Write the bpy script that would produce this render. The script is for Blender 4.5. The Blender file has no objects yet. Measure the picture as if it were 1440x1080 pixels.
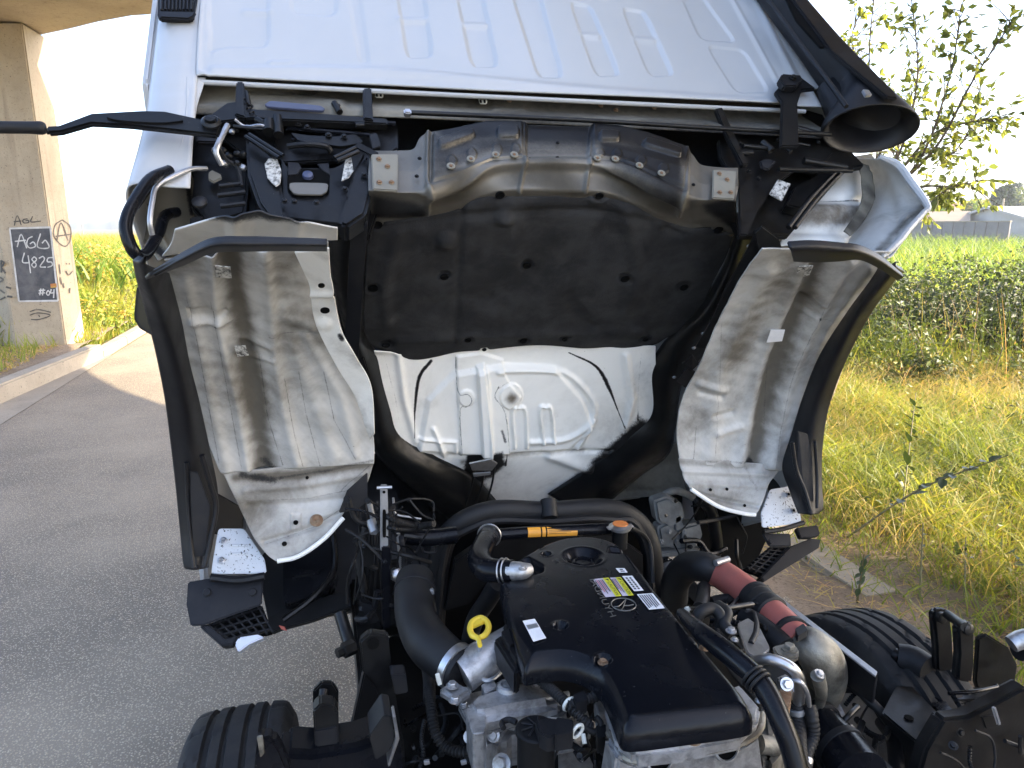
import bpy, bmesh, math, random
import numpy as np
from mathutils import Vector, Matrix, noise as mnoise
random.seed(7); rng = np.random.default_rng(7)
R = math.radians
scene = bpy.context.scene
COL = scene.collection

# ------------------------------------------------------------------ camera
PITCH, YAW, FPX, EYE = R(12.5), R(15), 998.0, 1.6
cam = bpy.data.cameras.new('camera'); cam_o = bpy.data.objects.new('camera', cam)
COL.objects.link(cam_o)
cam_o.location = (0, 0, EYE); cam_o.rotation_euler = (R(90) - PITCH, 0, -YAW)
cam.sensor_fit = 'HORIZONTAL'; cam.sensor_width = 36; cam.lens = 36 * FPX / 1440
cam.clip_start = .02; cam.clip_end = 3000
scene.camera = cam_o
# ------------------------------------------------------------------ sky and sun
SUN_EL, SUN_AZ = R(32), R(111)           # azimuth from +Y (down the road) to +X
w = bpy.data.worlds.new('World'); scene.world = w; w.use_nodes = True
nt = w.node_tree; nt.nodes.clear()
sky = nt.nodes.new('ShaderNodeTexSky'); sky.sky_type = 'NISHITA'; sky.sun_disc = False
sky.sun_elevation = SUN_EL; sky.sun_rotation = SUN_AZ; sky.air_density = .75; sky.dust_density = 2.6; sky.ozone_density = .7
bg = nt.nodes.new('ShaderNodeBackground'); bg.inputs[1].default_value = .13
wo = nt.nodes.new('ShaderNodeOutputWorld')
nt.links.new(sky.outputs[0], bg.inputs[0]); nt.links.new(bg.outputs[0], wo.inputs[0])
sl = bpy.data.lights.new('sun', 'SUN'); sl.energy = 3.0; sl.angle = R(.5); sl.color = (1, .86, .64)
so = bpy.data.objects.new('sun', sl); COL.objects.link(so); so.location = (0, 20, 30)
sdir = Vector((math.sin(SUN_AZ) * math.cos(SUN_EL), math.cos(SUN_AZ) * math.cos(SUN_EL), math.sin(SUN_EL)))
so.rotation_euler = (-sdir).to_track_quat('-Z', 'Y').to_euler()
vs = scene.view_settings
vs.view_transform = 'Standard'; vs.look = 'None'; vs.gamma = 1; vs.use_curve_mapping = False
vs.exposure = 2.72
scene.cycles.use_denoising = True
scene.cycles.max_bounces = 8; scene.cycles.diffuse_bounces = 4; scene.cycles.transparent_max_bounces = 8

# ------------------------------------------------------------------ measuring: pixels of the photograph -> points on real surfaces
CE = np.array([0, 0, EYE])
def ray(u, v):
    a, b = (u - 720) / FPX, (540 - v) / FPX
    x, y, z = a, math.cos(PITCH) + b * math.sin(PITCH), b * math.cos(PITCH) - math.sin(PITCH)
    return np.array([x * math.cos(YAW) + y * math.sin(YAW), -x * math.sin(YAW) + y * math.cos(YAW), z])
def G(u, v, z=0.): r = ray(u, v); return CE + r * (z - EYE) / r[2]
def WX(u, v, X): r = ray(u, v); return CE + r * X / r[0]
def WY(u, v, Y): r = ray(u, v); return CE + r * Y / r[1]
def projv(P):
    d = np.asarray(P) - CE
    x = d[..., 0] * math.cos(YAW) - d[..., 1] * math.sin(YAW); f = d[..., 0] * math.sin(YAW) + d[..., 1] * math.cos(YAW); z = d[..., 2]
    D = f * math.cos(PITCH) - z * math.sin(PITCH); up = f * math.sin(PITCH) + z * math.cos(PITCH)
    D = np.where(abs(D) < 1e-6, 1e-6, D)
    return np.stack([720 + FPX * x / D, 540 - FPX * up / D], -1)
# the tilted cab has its own frame: X across, y forward, z up, turned 44 degrees about its front hinge
TILT = R(44); PIV = np.array([.525, 2.05, .55]); cT, sT = math.cos(TILT), math.sin(TILT)
def W(p):
    p = np.asarray(p, float); x, y, z = p[..., 0], p[..., 1], p[..., 2]
    return PIV + np.stack([x, y * cT + z * sT, -y * sT + z * cT], -1)
def L(P):
    d = np.asarray(P, float) - PIV
    return np.stack([d[..., 0], d[..., 1] * cT - d[..., 2] * sT, d[..., 1] * sT + d[..., 2] * cT], -1)
CL = L(CE)
def cr(u, v): return L(CE + ray(u, v)) - CL
def CX(u, v, k): r = cr(u, v); return W(CL + r * (k - CL[0]) / r[0])
def CY(u, v, k): r = cr(u, v); return W(CL + r * (k - CL[1]) / r[1])
def CZ(u, v, k): r = cr(u, v); return W(CL + r * (k - CL[2]) / r[2])
ARCH = [(-1.55, .12), (-1.3, .20), (-1.2, .23), (-1.05, .262), (-.95, .25), (-.82, .225), (-.67, .175), (-.56, .1), (-.5, .03), (-.45, -.07), (-.42, -.16), (-.40, -.3), (-.38, -.6)]
TUN = [(-1.5, .44), (-.56, .44), (-.2, .275), (.1, .2), (.6, .1)]
def hit(u, v, prof, off=0.):
    r = cr(u, v); best = None
    for i, ((y0, z0), (y1, z1)) in enumerate(zip(prof[:-1], prof[1:])):
        n = np.array([z0 - z1, y1 - y0]); n /= np.linalg.norm(n)
        p0 = np.array([y0, z0]) - n * off; den = n @ r[1:]
        if abs(den) < 1e-9: continue
        t = (n @ (p0 - CL[1:])) / den; p = CL + r * t
        d = np.array([y1 - y0, z1 - z0]); s = ((p[1:] - p0) @ d) / (d @ d)
        e = .02
        if -e <= s <= 1 + e and t > 0 and (best is None or t < best[0]): best = (t, p)
    if best is None: raise ValueError('no hit %s %s' % (u, v))
    return W(best[1])
def CA(u, v, off=0.): return hit(u, v, ARCH, off)
def CT(u, v, off=0.): return hit(u, v, TUN, off)

# ------------------------------------------------------------------ objects
WL = {}
def tag(o, label=None, cat=None, group=None, kind=None):
    if label: o['label'] = label
    if cat: o['category'] = cat
    if group: o['group'] = group
    if kind: o['kind'] = kind
    return o
def empty(name, loc, label, cat, group=None):
    o = bpy.data.objects.new(name, None); COL.objects.link(o); o.location = loc
    WL[o.name] = np.array(loc, float); return tag(o, label, cat, group)
def place(o, parent, center):
    center = np.asarray(center, float)
    if parent is not None:
        o.parent = parent; o.location = Vector(center - WL[parent.name])
    else: o.location = Vector(center)
    WL[o.name] = center
def mesh_np(name, V, faces, mats, smooth=True, sharp=40, attrs=None, midx=None):
    """faces: list of tuples, or an (n,k) int array"""
    me = bpy.data.meshes.new(name)
    V = np.asarray(V, np.float32)
    if isinstance(faces, np.ndarray):
        n, k = faces.shape
        me.vertices.add(len(V)); me.vertices.foreach_set('co', V.ravel())
        me.loops.add(n * k); me.loops.foreach_set('vertex_index', faces.ravel().astype(np.int32))
        me.polygons.add(n); me.polygons.foreach_set('loop_start', np.arange(0, n * k, k, dtype=np.int32))
        me.update(calc_edges=True)
    else:
        me.from_pydata([tuple(map(float, v)) for v in V], [], [tuple(map(int, f)) for f in faces]); me.update()
    for m in (mats if isinstance(mats, (list, tuple)) else [mats]): me.materials.append(m)
    if midx is not None: me.polygons.foreach_set('material_index', np.asarray(midx, np.int32))
    if attrs:
        for k, a in attrs.items():
            at = me.attributes.new(k, 'FLOAT', 'POINT'); at.data.foreach_set('value', np.asarray(a, np.float32).ravel())
    me.polygons.foreach_set('use_smooth', np.full(len(me.polygons), bool(smooth)))
    if smooth and sharp: me.set_sharp_from_angle(angle=R(sharp))
    return me
def obj(name, V, faces, mats, parent=None, smooth=True, sharp=40, attrs=None, midx=None, center=None):
    V = np.asarray(V, float)
    c = V.mean(0) if center is None else np.asarray(center, float)
    o = bpy.data.objects.new(name, mesh_np(name, V - c, faces, mats, smooth, sharp, attrs, midx))
    COL.objects.link(o); place(o, parent, c); return o
class MB:
    """collects pieces of one part"""
    def __init__(s): s.V = []; s.F = []; s.M = []; s.n = 0
    def add(s, VF, m=0):
        V, F = VF; s.V.append(np.asarray(V, float)); s.F += [tuple(int(i) + s.n for i in f) for f in F]; s.M += [m] * len(F); s.n += len(V); return s
    def build(s, name, mats, parent=None, smooth=True, sharp=40): return obj(name, np.concatenate(s.V), s.F, mats, parent, smooth, sharp, midx=s.M)
def bm_vf(bm):
    bm.verts.ensure_lookup_table(); bm.verts.index_update()
    r = ([tuple(v.co) for v in bm.verts], [[v.index for v in f.verts] for f in bm.faces]); bm.free(); return r
def frame_of(n, up=(0, 0, 1)):
    n = np.asarray(n, float); n = n / np.linalg.norm(n); up = np.asarray(up, float)
    if abs(n @ up) > .95: up = np.array([0, 1., 0])
    a = np.cross(up, n); a /= np.linalg.norm(a); return np.stack([a, np.cross(n, a), n], 1)
def box(c, size, rot=None, bev=.003, seg=2):
    bm = bmesh.new(); bmesh.ops.create_cube(bm, size=1)
    for v in bm.verts: v.co = Vector((v.co.x * size[0], v.co.y * size[1], v.co.z * size[2]))
    if bev: bmesh.ops.bevel(bm, geom=bm.edges[:], offset=min(bev, min(size) * .45), segments=seg, affect='EDGES', clamp_overlap=True)
    V, F = bm_vf(bm); V = np.array(V)
    if rot is not None: V = V @ np.asarray(rot).T
    return V + np.asarray(c), F
def cabrot(): return np.array([[1, 0, 0], [0, cT, sT], [0, -sT, cT]])
def rotz(a): return np.array([[math.cos(a), -math.sin(a), 0], [math.sin(a), math.cos(a), 0], [0, 0, 1]])
def plate(pts, th, bev=.003, seg=2, away=None, inset=None):
    """a flat polygon of 3D points given a thickness, away from the reference point `away` (the front face stays where it is)"""
    P = np.array(pts, float); c = P.mean(0)
    n = np.zeros(3)
    for i in range(len(P)): n += np.cross(P[i] - c, P[(i + 1) % len(P)] - c)
    n /= np.linalg.norm(n)
    away = CE if away is None else np.asarray(away)
    if n @ (away - c) < 0: P = P[::-1]; n = -n
    bm = bmesh.new(); vs_ = [bm.verts.new(p) for p in P]; f = bm.faces.new(vs_)
    r = bmesh.ops.extrude_face_region(bm, geom=[f]); top = [g for g in r['geom'] if isinstance(g, bmesh.types.BMFace)]
    for g in r['geom']:
        if isinstance(g, bmesh.types.BMVert): g.co -= Vector(n * th)
    bmesh.ops.recalc_face_normals(bm, faces=bm.faces[:])
    if bev:
        ed = [e for e in bm.edges if len(e.link_faces) == 2 and e.calc_face_angle(0) > .6]
        bmesh.ops.bevel(bm, geom=ed, offset=min(bev, th * .48), segments=seg, affect='EDGES', clamp_overlap=True)
    return bm_vf(bm)
def crom(P, per=6, closed=False):
    P = np.asarray(P, float); n = len(P)
    if n < 3 and not closed:
        t = np.linspace(0, 1, per + 1)[:, None]; return P[0] * (1 - t) + P[1] * t
    out = []
    for i in range(n if closed else n - 1):
        if closed: p0, p1, p2, p3 = P[(i - 1) % n], P[i], P[(i + 1) % n], P[(i + 2) % n]
        else: p1, p2 = P[i], P[i + 1]; p0 = P[i - 1] if i else 2 * p1 - p2; p3 = P[i + 2] if i + 2 < n else 2 * p2 - p1
        for k in range(per):
            t = k / per; out.append(.5 * (2 * p1 + (p2 - p0) * t + (2 * p0 - 5 * p1 + 4 * p2 - p3) * t * t + (3 * p1 - p0 - 3 * p2 + p3) * t ** 3))
    if not closed: out.append(P[-1])
    return np.array(out)
def tube(P, r, sides=12, per=6, ribs=None, caps=True, closed=False, flat=1., smooth=True):
    """round tube through P; r a number or one per point; ribs=(pitch, depth) makes it corrugated"""
    P = np.asarray(P, float); rr = np.full(len(P), r, float) if np.isscalar(r) else np.asarray(r, float)
    Q = crom(np.column_stack([P, rr]), per, closed) if smooth else np.column_stack([P, rr])
    if ribs:
        d = np.r_[0, np.cumsum(np.linalg.norm(np.diff(Q[:, :3], axis=0), axis=1))]; n = max(8, int(d[-1] / ribs[0] * 4))
        s = np.linspace(0, d[-1], n); Q = np.stack([np.interp(s, d, Q[:, k]) for k in range(4)], 1)
        Q[:, 3] += ribs[1] * np.array([1, 1, -1, -1])[np.arange(n) % 4] * .5
    C_, rad = Q[:, :3], Q[:, 3]; n = len(C_)
    T = np.gradient(C_, axis=0) if not closed else np.roll(C_, -1, 0) - np.roll(C_, 1, 0)
    T /= np.maximum(np.linalg.norm(T, axis=1, keepdims=True), 1e-9)
    a = np.cross(T[0], [0, 0, 1.]);
    if np.linalg.norm(a) < .1: a = np.cross(T[0], [1., 0, 0])
    a /= np.linalg.norm(a); V = []
    th = np.linspace(0, 2 * math.pi, sides, endpoint=False)
    for i in range(n):
        a = a - T[i] * (a @ T[i]); a /= np.linalg.norm(a); b = np.cross(T[i], a)
        V.append(C_[i] + rad[i] * (np.cos(th)[:, None] * a + flat * np.sin(th)[:, None] * b))
    V = np.concatenate(V); F = []
    m = n if closed else n - 1
    for i in range(m):
        for k in range(sides):
            k2 = (k + 1) % sides; j = (i + 1) % n
            F.append((i * sides + k, i * sides + k2, j * sides + k2, j * sides + k))
    if caps and not closed: F.append(tuple(range(sides))[::-1]); F.append(tuple((n - 1) * sides + k for k in range(sides)))
    return V, F
def lathe(prof, c, axis, n=20, up=(0, 0, 1)):
    """prof: (radius, height along axis)"""
    Rm = frame_of(axis, up); V = []; F = []
    th = np.linspace(0, 2 * math.pi, n, endpoint=False)
    for r, h in prof:
        for t in th: V.append(np.asarray(c) + Rm @ np.array([r * math.cos(t), r * math.sin(t), h]))
    for i in range(len(prof) - 1):
        for k in range(n): F.append((i * n + k, i * n + (k + 1) % n, (i + 1) * n + (k + 1) % n, (i + 1) * n + k))
    if prof[0][0] > 1e-5: F.append(tuple(range(n))[::-1])
    if prof[-1][0] > 1e-5: F.append(tuple((len(prof) - 1) * n + k for k in range(n)))
    return np.array(V), F
def ring(c, axis, R_, r, n=24, sides=8):
    Rm = frame_of(axis); th = np.linspace(0, 2 * math.pi, n, endpoint=False)
    return tube([np.asarray(c) + Rm @ np.array([R_ * math.cos(t), R_ * math.sin(t), 0]) for t in th], r, sides, 1, closed=True)
_bolts = {}
def bolt(c, axis, r, mat, parent, name='bolt', washer=True):
    key = (round(r, 4), mat.name, washer)
    if key not in _bolts:
        V, F = lathe([(r * 1.5, 0), (r * 1.5, r * .25), (r * 1.02, r * .26)] if washer else [(r, 0)], (0, 0, 0), (0, 0, 1), 16)
        V2, F2 = lathe([(r, r * .2), (r, r * .95), (r * .86, r * 1.1), (0, r * 1.1)], (0, 0, 0), (0, 0, 1), 6)
        m = MB(); m.add((V, F)).add((V2, F2)); _bolts[key] = mesh_np('bolt', np.concatenate(m.V), m.F, mat, True, 30)
    o = bpy.data.objects.new(name, _bolts[key]); COL.objects.link(o)
    Rm = frame_of(axis); o.rotation_euler = Matrix(Rm.tolist()).to_euler(); place(o, parent, c); return o

# ---- sheets pressed in relief
def sdf_poly(px, poly):
    P = np.asarray(poly, float); x, y = px[:, 0], px[:, 1]; d = np.full(len(px), 1e9); s = np.ones(len(px))
    for i in range(len(P)):
        a, b = P[i], P[i - 1]; e = b - a; wx, wy = x - a[0], y - a[1]
        t = np.clip((wx * e[0] + wy * e[1]) / (e @ e + 1e-12), 0, 1)
        d = np.minimum(d, (wx - e[0] * t) ** 2 + (wy - e[1] * t) ** 2)
        c1, c2, c3 = y >= a[1], y < b[1], e[0] * wy > e[1] * wx
        f = (c1 & c2 & c3) | (~c1 & ~c2 & ~c3); s = np.where(f, -s, s)
    return s * np.sqrt(d)
def dist_line(px, line):
    P = np.asarray(line, float); x, y = px[:, 0], px[:, 1]; d = np.full(len(px), 1e9)
    if 4 <= len(P) <= 9: P = crom(P, 4)
    for a, b in zip(P[:-1], P[1:]):
        e = b - a; wx, wy = x - a[0], y - a[1]; t = np.clip((wx * e[0] + wy * e[1]) / (e @ e + 1e-12), 0, 1)
        d = np.minimum(d, (wx - e[0] * t) ** 2 + (wy - e[1] * t) ** 2)
    return np.sqrt(d)
def sm(x, a, b): t = np.clip((x - a) / (b - a), 0, 1); return t * t * (3 - 2 * t)
def ell(cx_, cy_, rx, ry, n=16, rot=0.):
    t = np.linspace(0, 2 * math.pi, n, endpoint=False); c, s = math.cos(rot), math.sin(rot)
    return [(cx_ + rx * math.cos(a) * c - ry * math.sin(a) * s, cy_ + rx * math.cos(a) * s + ry * math.sin(a) * c) for a in t]
def rnd(poly, r=.25, n=4):
    """round the corners of a polygon"""
    P = np.asarray(poly, float); out = []
    for i in range(len(P)):
        a, b, c = P[i - 1], P[i], P[(i + 1) % len(P)]; p, q = b + (a - b) * r, b + (c - b) * r
        for k in range(n + 1): t = k / n; out.append((1 - t) ** 2 * p + 2 * t * (1 - t) * b + t * t * q)
    return out
def nz(P, s, seed=0):
    """cheap smooth noise, about -1..1"""
    P = np.asarray(P) * s; k = np.random.default_rng(seed); v = 0
    for i in range(5):
        d = k.normal(size=3); v = v + np.sin(P @ d * (1 + .6 * i) + k.uniform(0, 6.3)) / (1 + .4 * i)
    return v / 2.4
class Rel:
    """relief features given in photograph pixels, laid on a real sheet"""
    def __init__(s): s.f = []
    def pit(s, poly, depth, soft=4): s.f.append(('p', poly, -depth, soft)); return s
    def boss(s, poly, h, soft=4): s.f.append(('p', poly, h, soft)); return s
    def line(s, line, h, wd): s.f.append(('l', line, h, wd)); return s
    def height(s, px):
        h = np.zeros(len(px))
        for k, g, a, b in s.f:
            if k == 'p': h += a * (1 - sm(sdf_poly(px, g), -b, b * .3))
            else: h += a * np.exp(-(dist_line(px, g) / b) ** 2)
        return h
def soft_region(px, poly, soft): return 1 - sm(sdf_poly(px, poly), -soft, soft)
def sheet(name, rows, nu, nv, mats, parent, rel=None, wob=.0015, wobs=9, dirt=None, black=None, th=.003, smooth_v=True, seed=1, extra=None):
    """a pressed sheet through the lattice rows (each row left to right in the picture), with relief and stains"""
    rows = [np.asarray(r, float) for r in rows]
    def resample(r, n):
        d = np.r_[0, np.cumsum(np.linalg.norm(np.diff(r, axis=0), axis=1))]
        Q = crom(r, 8) if len(r) > 2 else r
        d = np.r_[0, np.cumsum(np.linalg.norm(np.diff(Q, axis=0), axis=1))]; s = np.linspace(0, d[-1], n)
        return np.stack([np.interp(s, d, Q[:, k]) for k in range(3)], 1)
    A_ = np.stack([resample(r, nu) for r in rows])
    k = 8 if smooth_v else 1
    B_ = np.stack([crom(A_[:, i], k) if len(rows) > 2 and smooth_v else A_[:, i] for i in range(nu)], 1)
    d = np.r_[0, np.cumsum(np.linalg.norm(np.diff(B_, axis=0), axis=2).mean(1))]; s = np.linspace(0, d[-1], nv)
    j = np.clip(np.searchsorted(d, s) - 1, 0, len(d) - 2); t = ((s - d[j]) / np.maximum(d[j + 1] - d[j], 1e-9))[:, None, None]
    P = B_[j] * (1 - t) + B_[j + 1] * t
    gu, gv = np.gradient(P, axis=1), np.gradient(P, axis=0); N = np.cross(gu, gv); N /= np.maximum(np.linalg.norm(N, axis=2, keepdims=True), 1e-9)
    sg = np.sign(((CE - P) * N).sum(2)); N = N * (1 if sg.mean() >= 0 else -1)
    V = P.reshape(-1, 3); Nf = N.reshape(-1, 3); px = projv(V)
    h = nz(V, wobs, seed) * wob
    if rel: h = h + rel.height(px)
    if extra is not None: h = h + extra(V, px)
    V = V + Nf * h[:, None]
    at = {'dirt': np.clip(dirt(V, px), 0, 1) if dirt else np.zeros(len(V)), 'black': np.clip(black(V, px), 0, 1) if black else np.zeros(len(V))}
    i = np.arange(nv - 1)[:, None] * nu + np.arange(nu - 1)[None]
    F = np.stack([i, i + 1, i + nu + 1, i + nu], -1).reshape(-1, 4)
    if sg.mean() >= 0: pass
    else: F = F[:, ::-1].copy()
    o = obj(name, V, F, mats, parent, True, None, at)
    if th:
        m = o.modifiers.new('thickness', 'SOLIDIFY'); m.thickness = th; m.offset = -1
    return o

# ------------------------------------------------------------------ materials
class NT:
    def __init__(s, name):
        s.m = bpy.data.materials.new(name); s.m.use_nodes = True; s.t = s.m.node_tree; s.b = s.t.nodes['Principled BSDF']; s.x = 0
    def n(s, t, **kw):
        q = s.t.nodes.new(t)
        for k, v in kw.items(): setattr(q, k, v)
        return q
    def l(s, a, b): s.t.links.new(a, b)
    def coord(s): 
        if not hasattr(s, '_c'): s._c = s.n('ShaderNodeTexCoord').outputs['Object']
        return s._c
    def noise(s, scale, detail=4, rough=.6, dist=0., dim='3D'):
        q = s.n('ShaderNodeTexNoise'); q.inputs['Scale'].default_value = scale; q.inputs['Detail'].default_value = detail; q.inputs['Roughness'].default_value = rough; q.inputs['Distortion'].default_value = dist
        s.l(s.coord(), q.inputs['Vector']); return q.outputs['Fac']
    def ramp(s, fac, stops):
        q = s.n('ShaderNodeValToRGB'); e = q.color_ramp.elements
        while len(e) < len(stops): e.new(.5)
        for el, (p, c) in zip(e, stops): el.position = p; el.color = (*c, 1) if len(c) == 3 else c
        s.l(fac, q.inputs[0]); return q.outputs[0]
    def ramp1(s, fac, a, b, va=0., vb=1.):
        q = s.n('ShaderNodeMapRange'); q.inputs[1].default_value = a; q.inputs[2].default_value = b; q.inputs[3].default_value = va; q.inputs[4].default_value = vb; q.interpolation_type = 'SMOOTHSTEP'
        s.l(fac, q.inputs[0]); return q.outputs[0]
    def mix(s, fac, a, b, mode='MIX'):
        q = s.n('ShaderNodeMix', data_type='RGBA', blend_type=mode)
        for sock, v in ((q.inputs[0], fac), (q.inputs[6], a), (q.inputs[7], b)):
            if isinstance(v, (int, float)): sock.default_value = v
            elif isinstance(v, tuple): sock.default_value = (*v, 1)
            else: s.l(v, sock)
        return q.outputs[2]
    def math(s, op, a, b=None):
        q = s.n('ShaderNodeMath', operation=op)
        for i, v in enumerate((a, b)):
            if v is None: continue
            if isinstance(v, (int, float)): q.inputs[i].default_value = v
            else: s.l(v, q.inputs[i])
        return q.outputs[0]
    def attr(s, name): q = s.n('ShaderNodeAttribute'); q.attribute_name = name; return q.outputs['Fac']
    def set(s, k, v):
        i = s.b.inputs[k]
        if isinstance(v, (int, float)): i.default_value = v
        elif isinstance(v, tuple): i.default_value = (*v, 1) if len(v) == 3 else v
        else: s.l(v, i)
        return s
    def bump(s, h, strength=.3, dist=.002, prev=None):
        q = s.n('ShaderNodeBump'); q.inputs['Strength'].default_value = strength; q.inputs['Distance'].default_value = dist; s.l(h, q.inputs['Height'])
        s.l(q.outputs[0], s.b.inputs['Normal']); return q
def mat(name, col, rough=.5, metal=0., col2=None, scale=8, amt=.5, rough2=None, bump=0., bscale=120, speck=None, coat=0., spec=None):
    """plain material with two-tone wear, fine relief and optional specks (colour, scale, threshold)"""
    t = NT(name); base = col
    if col2 is not None:
        f = t.ramp1(t.noise(scale, 6, .65, .3), .38, .68, 0, amt); base = t.mix(f, col, col2)
        if rough2 is not None: t.set('Roughness', t.ramp1(t.noise(scale * 1.7, 5), .35, .7, rough, rough2))
    if col2 is None or rough2 is None: t.set('Roughness', rough)
    if speck:
        f = t.ramp1(t.noise(speck[1], 2, .5), speck[2], speck[2] + .06); base = t.mix(f, base, speck[0])
    t.set('Base Color', base).set('Metallic', metal)
    if coat: t.set('Coat Weight', coat).set('Coat Roughness', .08)
    if spec is not None: t.set('Specular IOR Level', spec)
    if bump: t.bump(t.noise(bscale, 5, .7), bump, .003)
    return t.m
def painted(name, base, dirtc, blackc=(.007, .007, .008), rough=.38, speck=True, metal=0., wash=.35, ws=5, na=1.):
    """sheet paint with dust and black overspray carried by the sheet's stain values"""
    t = NT(name); n1 = t.noise(ws, 7, .7, .5); n2 = t.noise(38, 5, .7); n3 = t.noise(260, 3, .6)
    d = t.math('ADD', t.attr('dirt'), t.math('MULTIPLY', t.math('SUBTRACT', n1, .5), .9 * na))
    d = t.math('ADD', d, t.math('MULTIPLY', t.math('SUBTRACT', n2, .5), .5 * na))
    f = t.ramp1(d, .05, .95, 0, 1)
    c = t.mix(t.ramp1(n1, .4, .75, 0, wash), base, tuple(.55 * b + .45 * q for b, q in zip(base, dirtc)))
    c = t.mix(f, c, t.mix(n2, dirtc, tuple(q * .62 for q in dirtc)))
    b = t.math('ADD', t.attr('black'), t.math('MULTIPLY', t.math('SUBTRACT', n2, .5), .55 * na)); b = t.math('ADD', b, t.math('MULTIPLY', t.math('SUBTRACT', n3, .5), .5 * na))
    bf = t.ramp1(b, .28, .75)
    c = t.mix(bf, c, blackc)
    if speck: c = t.mix(t.ramp1(t.noise(170, 2, .6), .755, .79), c, tuple(q * .3 for q in dirtc))
    t.set('Base Color', c).set('Metallic', metal)
    t.set('Roughness', t.math('ADD', t.math('MULTIPLY', f, .35), rough))
    t.bump(t.math('ADD', t.noise(70, 5, .75), t.math('MULTIPLY', n3, .4)), .10, .002)
    return t.m
M = dict(
    white=mat('white_cab_paint', (.42, .425, .425), .32, col2=(.375, .38, .38), scale=3, amt=.35, speck=((.25, .24, .22), 190, .74), coat=.25),
    under=painted('white_underbody_paint', (.88, .86, .80), (.16, .125, .085), rough=.42),
    arch=painted('dusty_arch_paint', (.50, .49, .46), (.13, .115, .09), rough=.42, wash=.7, ws=8, na=.75),
    beige=painted('dust_coated_paint', (.20, .185, .145), (.06, .052, .04), rough=.6, wash=.6),
    pressed=painted('bare_pressed_steel_with_overspray', (.165, .152, .128), (.075, .067, .052), rough=.38, metal=.4, speck=False, na=.4, ws=9),
    black=mat('satin_black_chassis_paint', (.0045, .0045, .005), .28, spec=.3, col2=(.009, .009, .0085), scale=14, amt=.8, rough2=.5, bump=.06, bscale=160, speck=((.07, .065, .06), 210, .72)),
    blackdull=mat('dull_black_paint', (.005, .005, .0055), .5, spec=.2, col2=(.011, .0105, .010), scale=9, amt=.7, bump=.08, bscale=90),
    plastic=mat('black_textured_plastic', (.006, .006, .0075), .42, spec=.3, col2=(.011, .011, .012), scale=6, amt=.6, rough2=.6, bump=.12, bscale=420),
    glossy=mat('glossy_black_plastic', (.004, .0045, .0065), .2, spec=.17, col2=(.010, .010, .012), scale=5, amt=.6, rough2=.32, bump=.02, bscale=260, speck=((.09, .085, .08), 170, .735)),
    rubber=mat('black_rubber', (.0085, .0085, .0095), .55, spec=.3, col2=(.017, .0165, .016), scale=11, amt=.6, bump=.12, bscale=180),
    tyre=mat('tyre_rubber', (.013, .013, .0138), .72, spec=.3, col2=(.034, .032, .029), scale=9, amt=.7, bump=.18, bscale=150),
    flap=mat('dusty_grey_rubber_flap', (.0095, .0098, .0125), .5, spec=.28, col2=(.022, .0215, .021), scale=13, amt=.6, bump=.1, bscale=120),
    felt=mat('charcoal_sound_mat', (.019, .019, .020), .9, col2=(.055, .055, .056), scale=9, amt=.6, bump=.5, bscale=300, spec=.25),
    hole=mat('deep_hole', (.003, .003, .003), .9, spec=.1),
    alu=mat('cast_aluminium', (.50, .50, .505), .36, .8, col2=(.17, .165, .16), scale=40, amt=.65, rough2=.5, bump=.3, bscale=260),
    steel=mat('bright_steel', (.55, .55, .56), .28, .95, col2=(.3, .28, .26), scale=22, amt=.5, rough2=.45, bump=.1, bscale=200),
    galv=mat('galvanised_strap', (.42, .43, .45), .42, .8, col2=(.25, .25, .26), scale=30, amt=.5, bump=.1),
    tarn=mat('heat_tarnished_casting', (.27, .255, .215), .45, .7, col2=(.06, .052, .042), scale=14, amt=.95, rough2=.7, bump=.4, bscale=130),
    rust=mat('rusty_fastener', (.20, .11, .06), .7, .4, col2=(.34, .27, .18), scale=60, amt=.8, bump=.4, bscale=300),
    red=mat('red_silicone_hose', (.38, .10, .075), .65, col2=(.27, .09, .07), scale=9, amt=.8, bump=.15, bscale=110),
    yellow=mat('yellow_plastic', (.72, .52, .04), .38, col2=(.5, .36, .05), scale=20, amt=.5),
    orange=mat('orange_cap_print', (.70, .20, .03), .45, col2=(.55, .22, .08), scale=40, amt=.5),
    label=mat('white_sticker', (.75, .75, .76), .5, col2=(.55, .55, .55), scale=40, amt=.35),
    lilac=mat('lilac_sticker', (.52, .47, .55), .5, col2=(.45, .42, .46), scale=40, amt=.4),
    lime=mat('yellow_sticker', (.62, .60, .03), .45, col2=(.5, .48, .04), scale=40, amt=.4),
    amber=mat('orange_sticker', (.75, .33, .03), .45, col2=(.62, .3, .05), scale=30, amt=.5),
    ink=mat('black_ink', (.015, .015, .015), .6),
    redink=mat('red_ink', (.45, .08, .10), .6),
    tie=mat('white_nylon_tie', (.65, .66, .60), .4, col2=(.4, .4, .36), scale=50, amt=.5),
    glass=mat('dark_mirror_glass', (.05, .055, .06), .05, .6),
    chalky=mat('flaked_white_paint', (.52, .51, .47), .6, col2=(.02, .02, .02), scale=130, amt=1., bump=.4, bscale=120),
    speckled=mat('speckled_white_bracket', (.64, .67, .70), .4, col2=(.5, .51, .52), scale=8, amt=.5, speck=((.01, .01, .01), 170, .63)),
)
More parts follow.
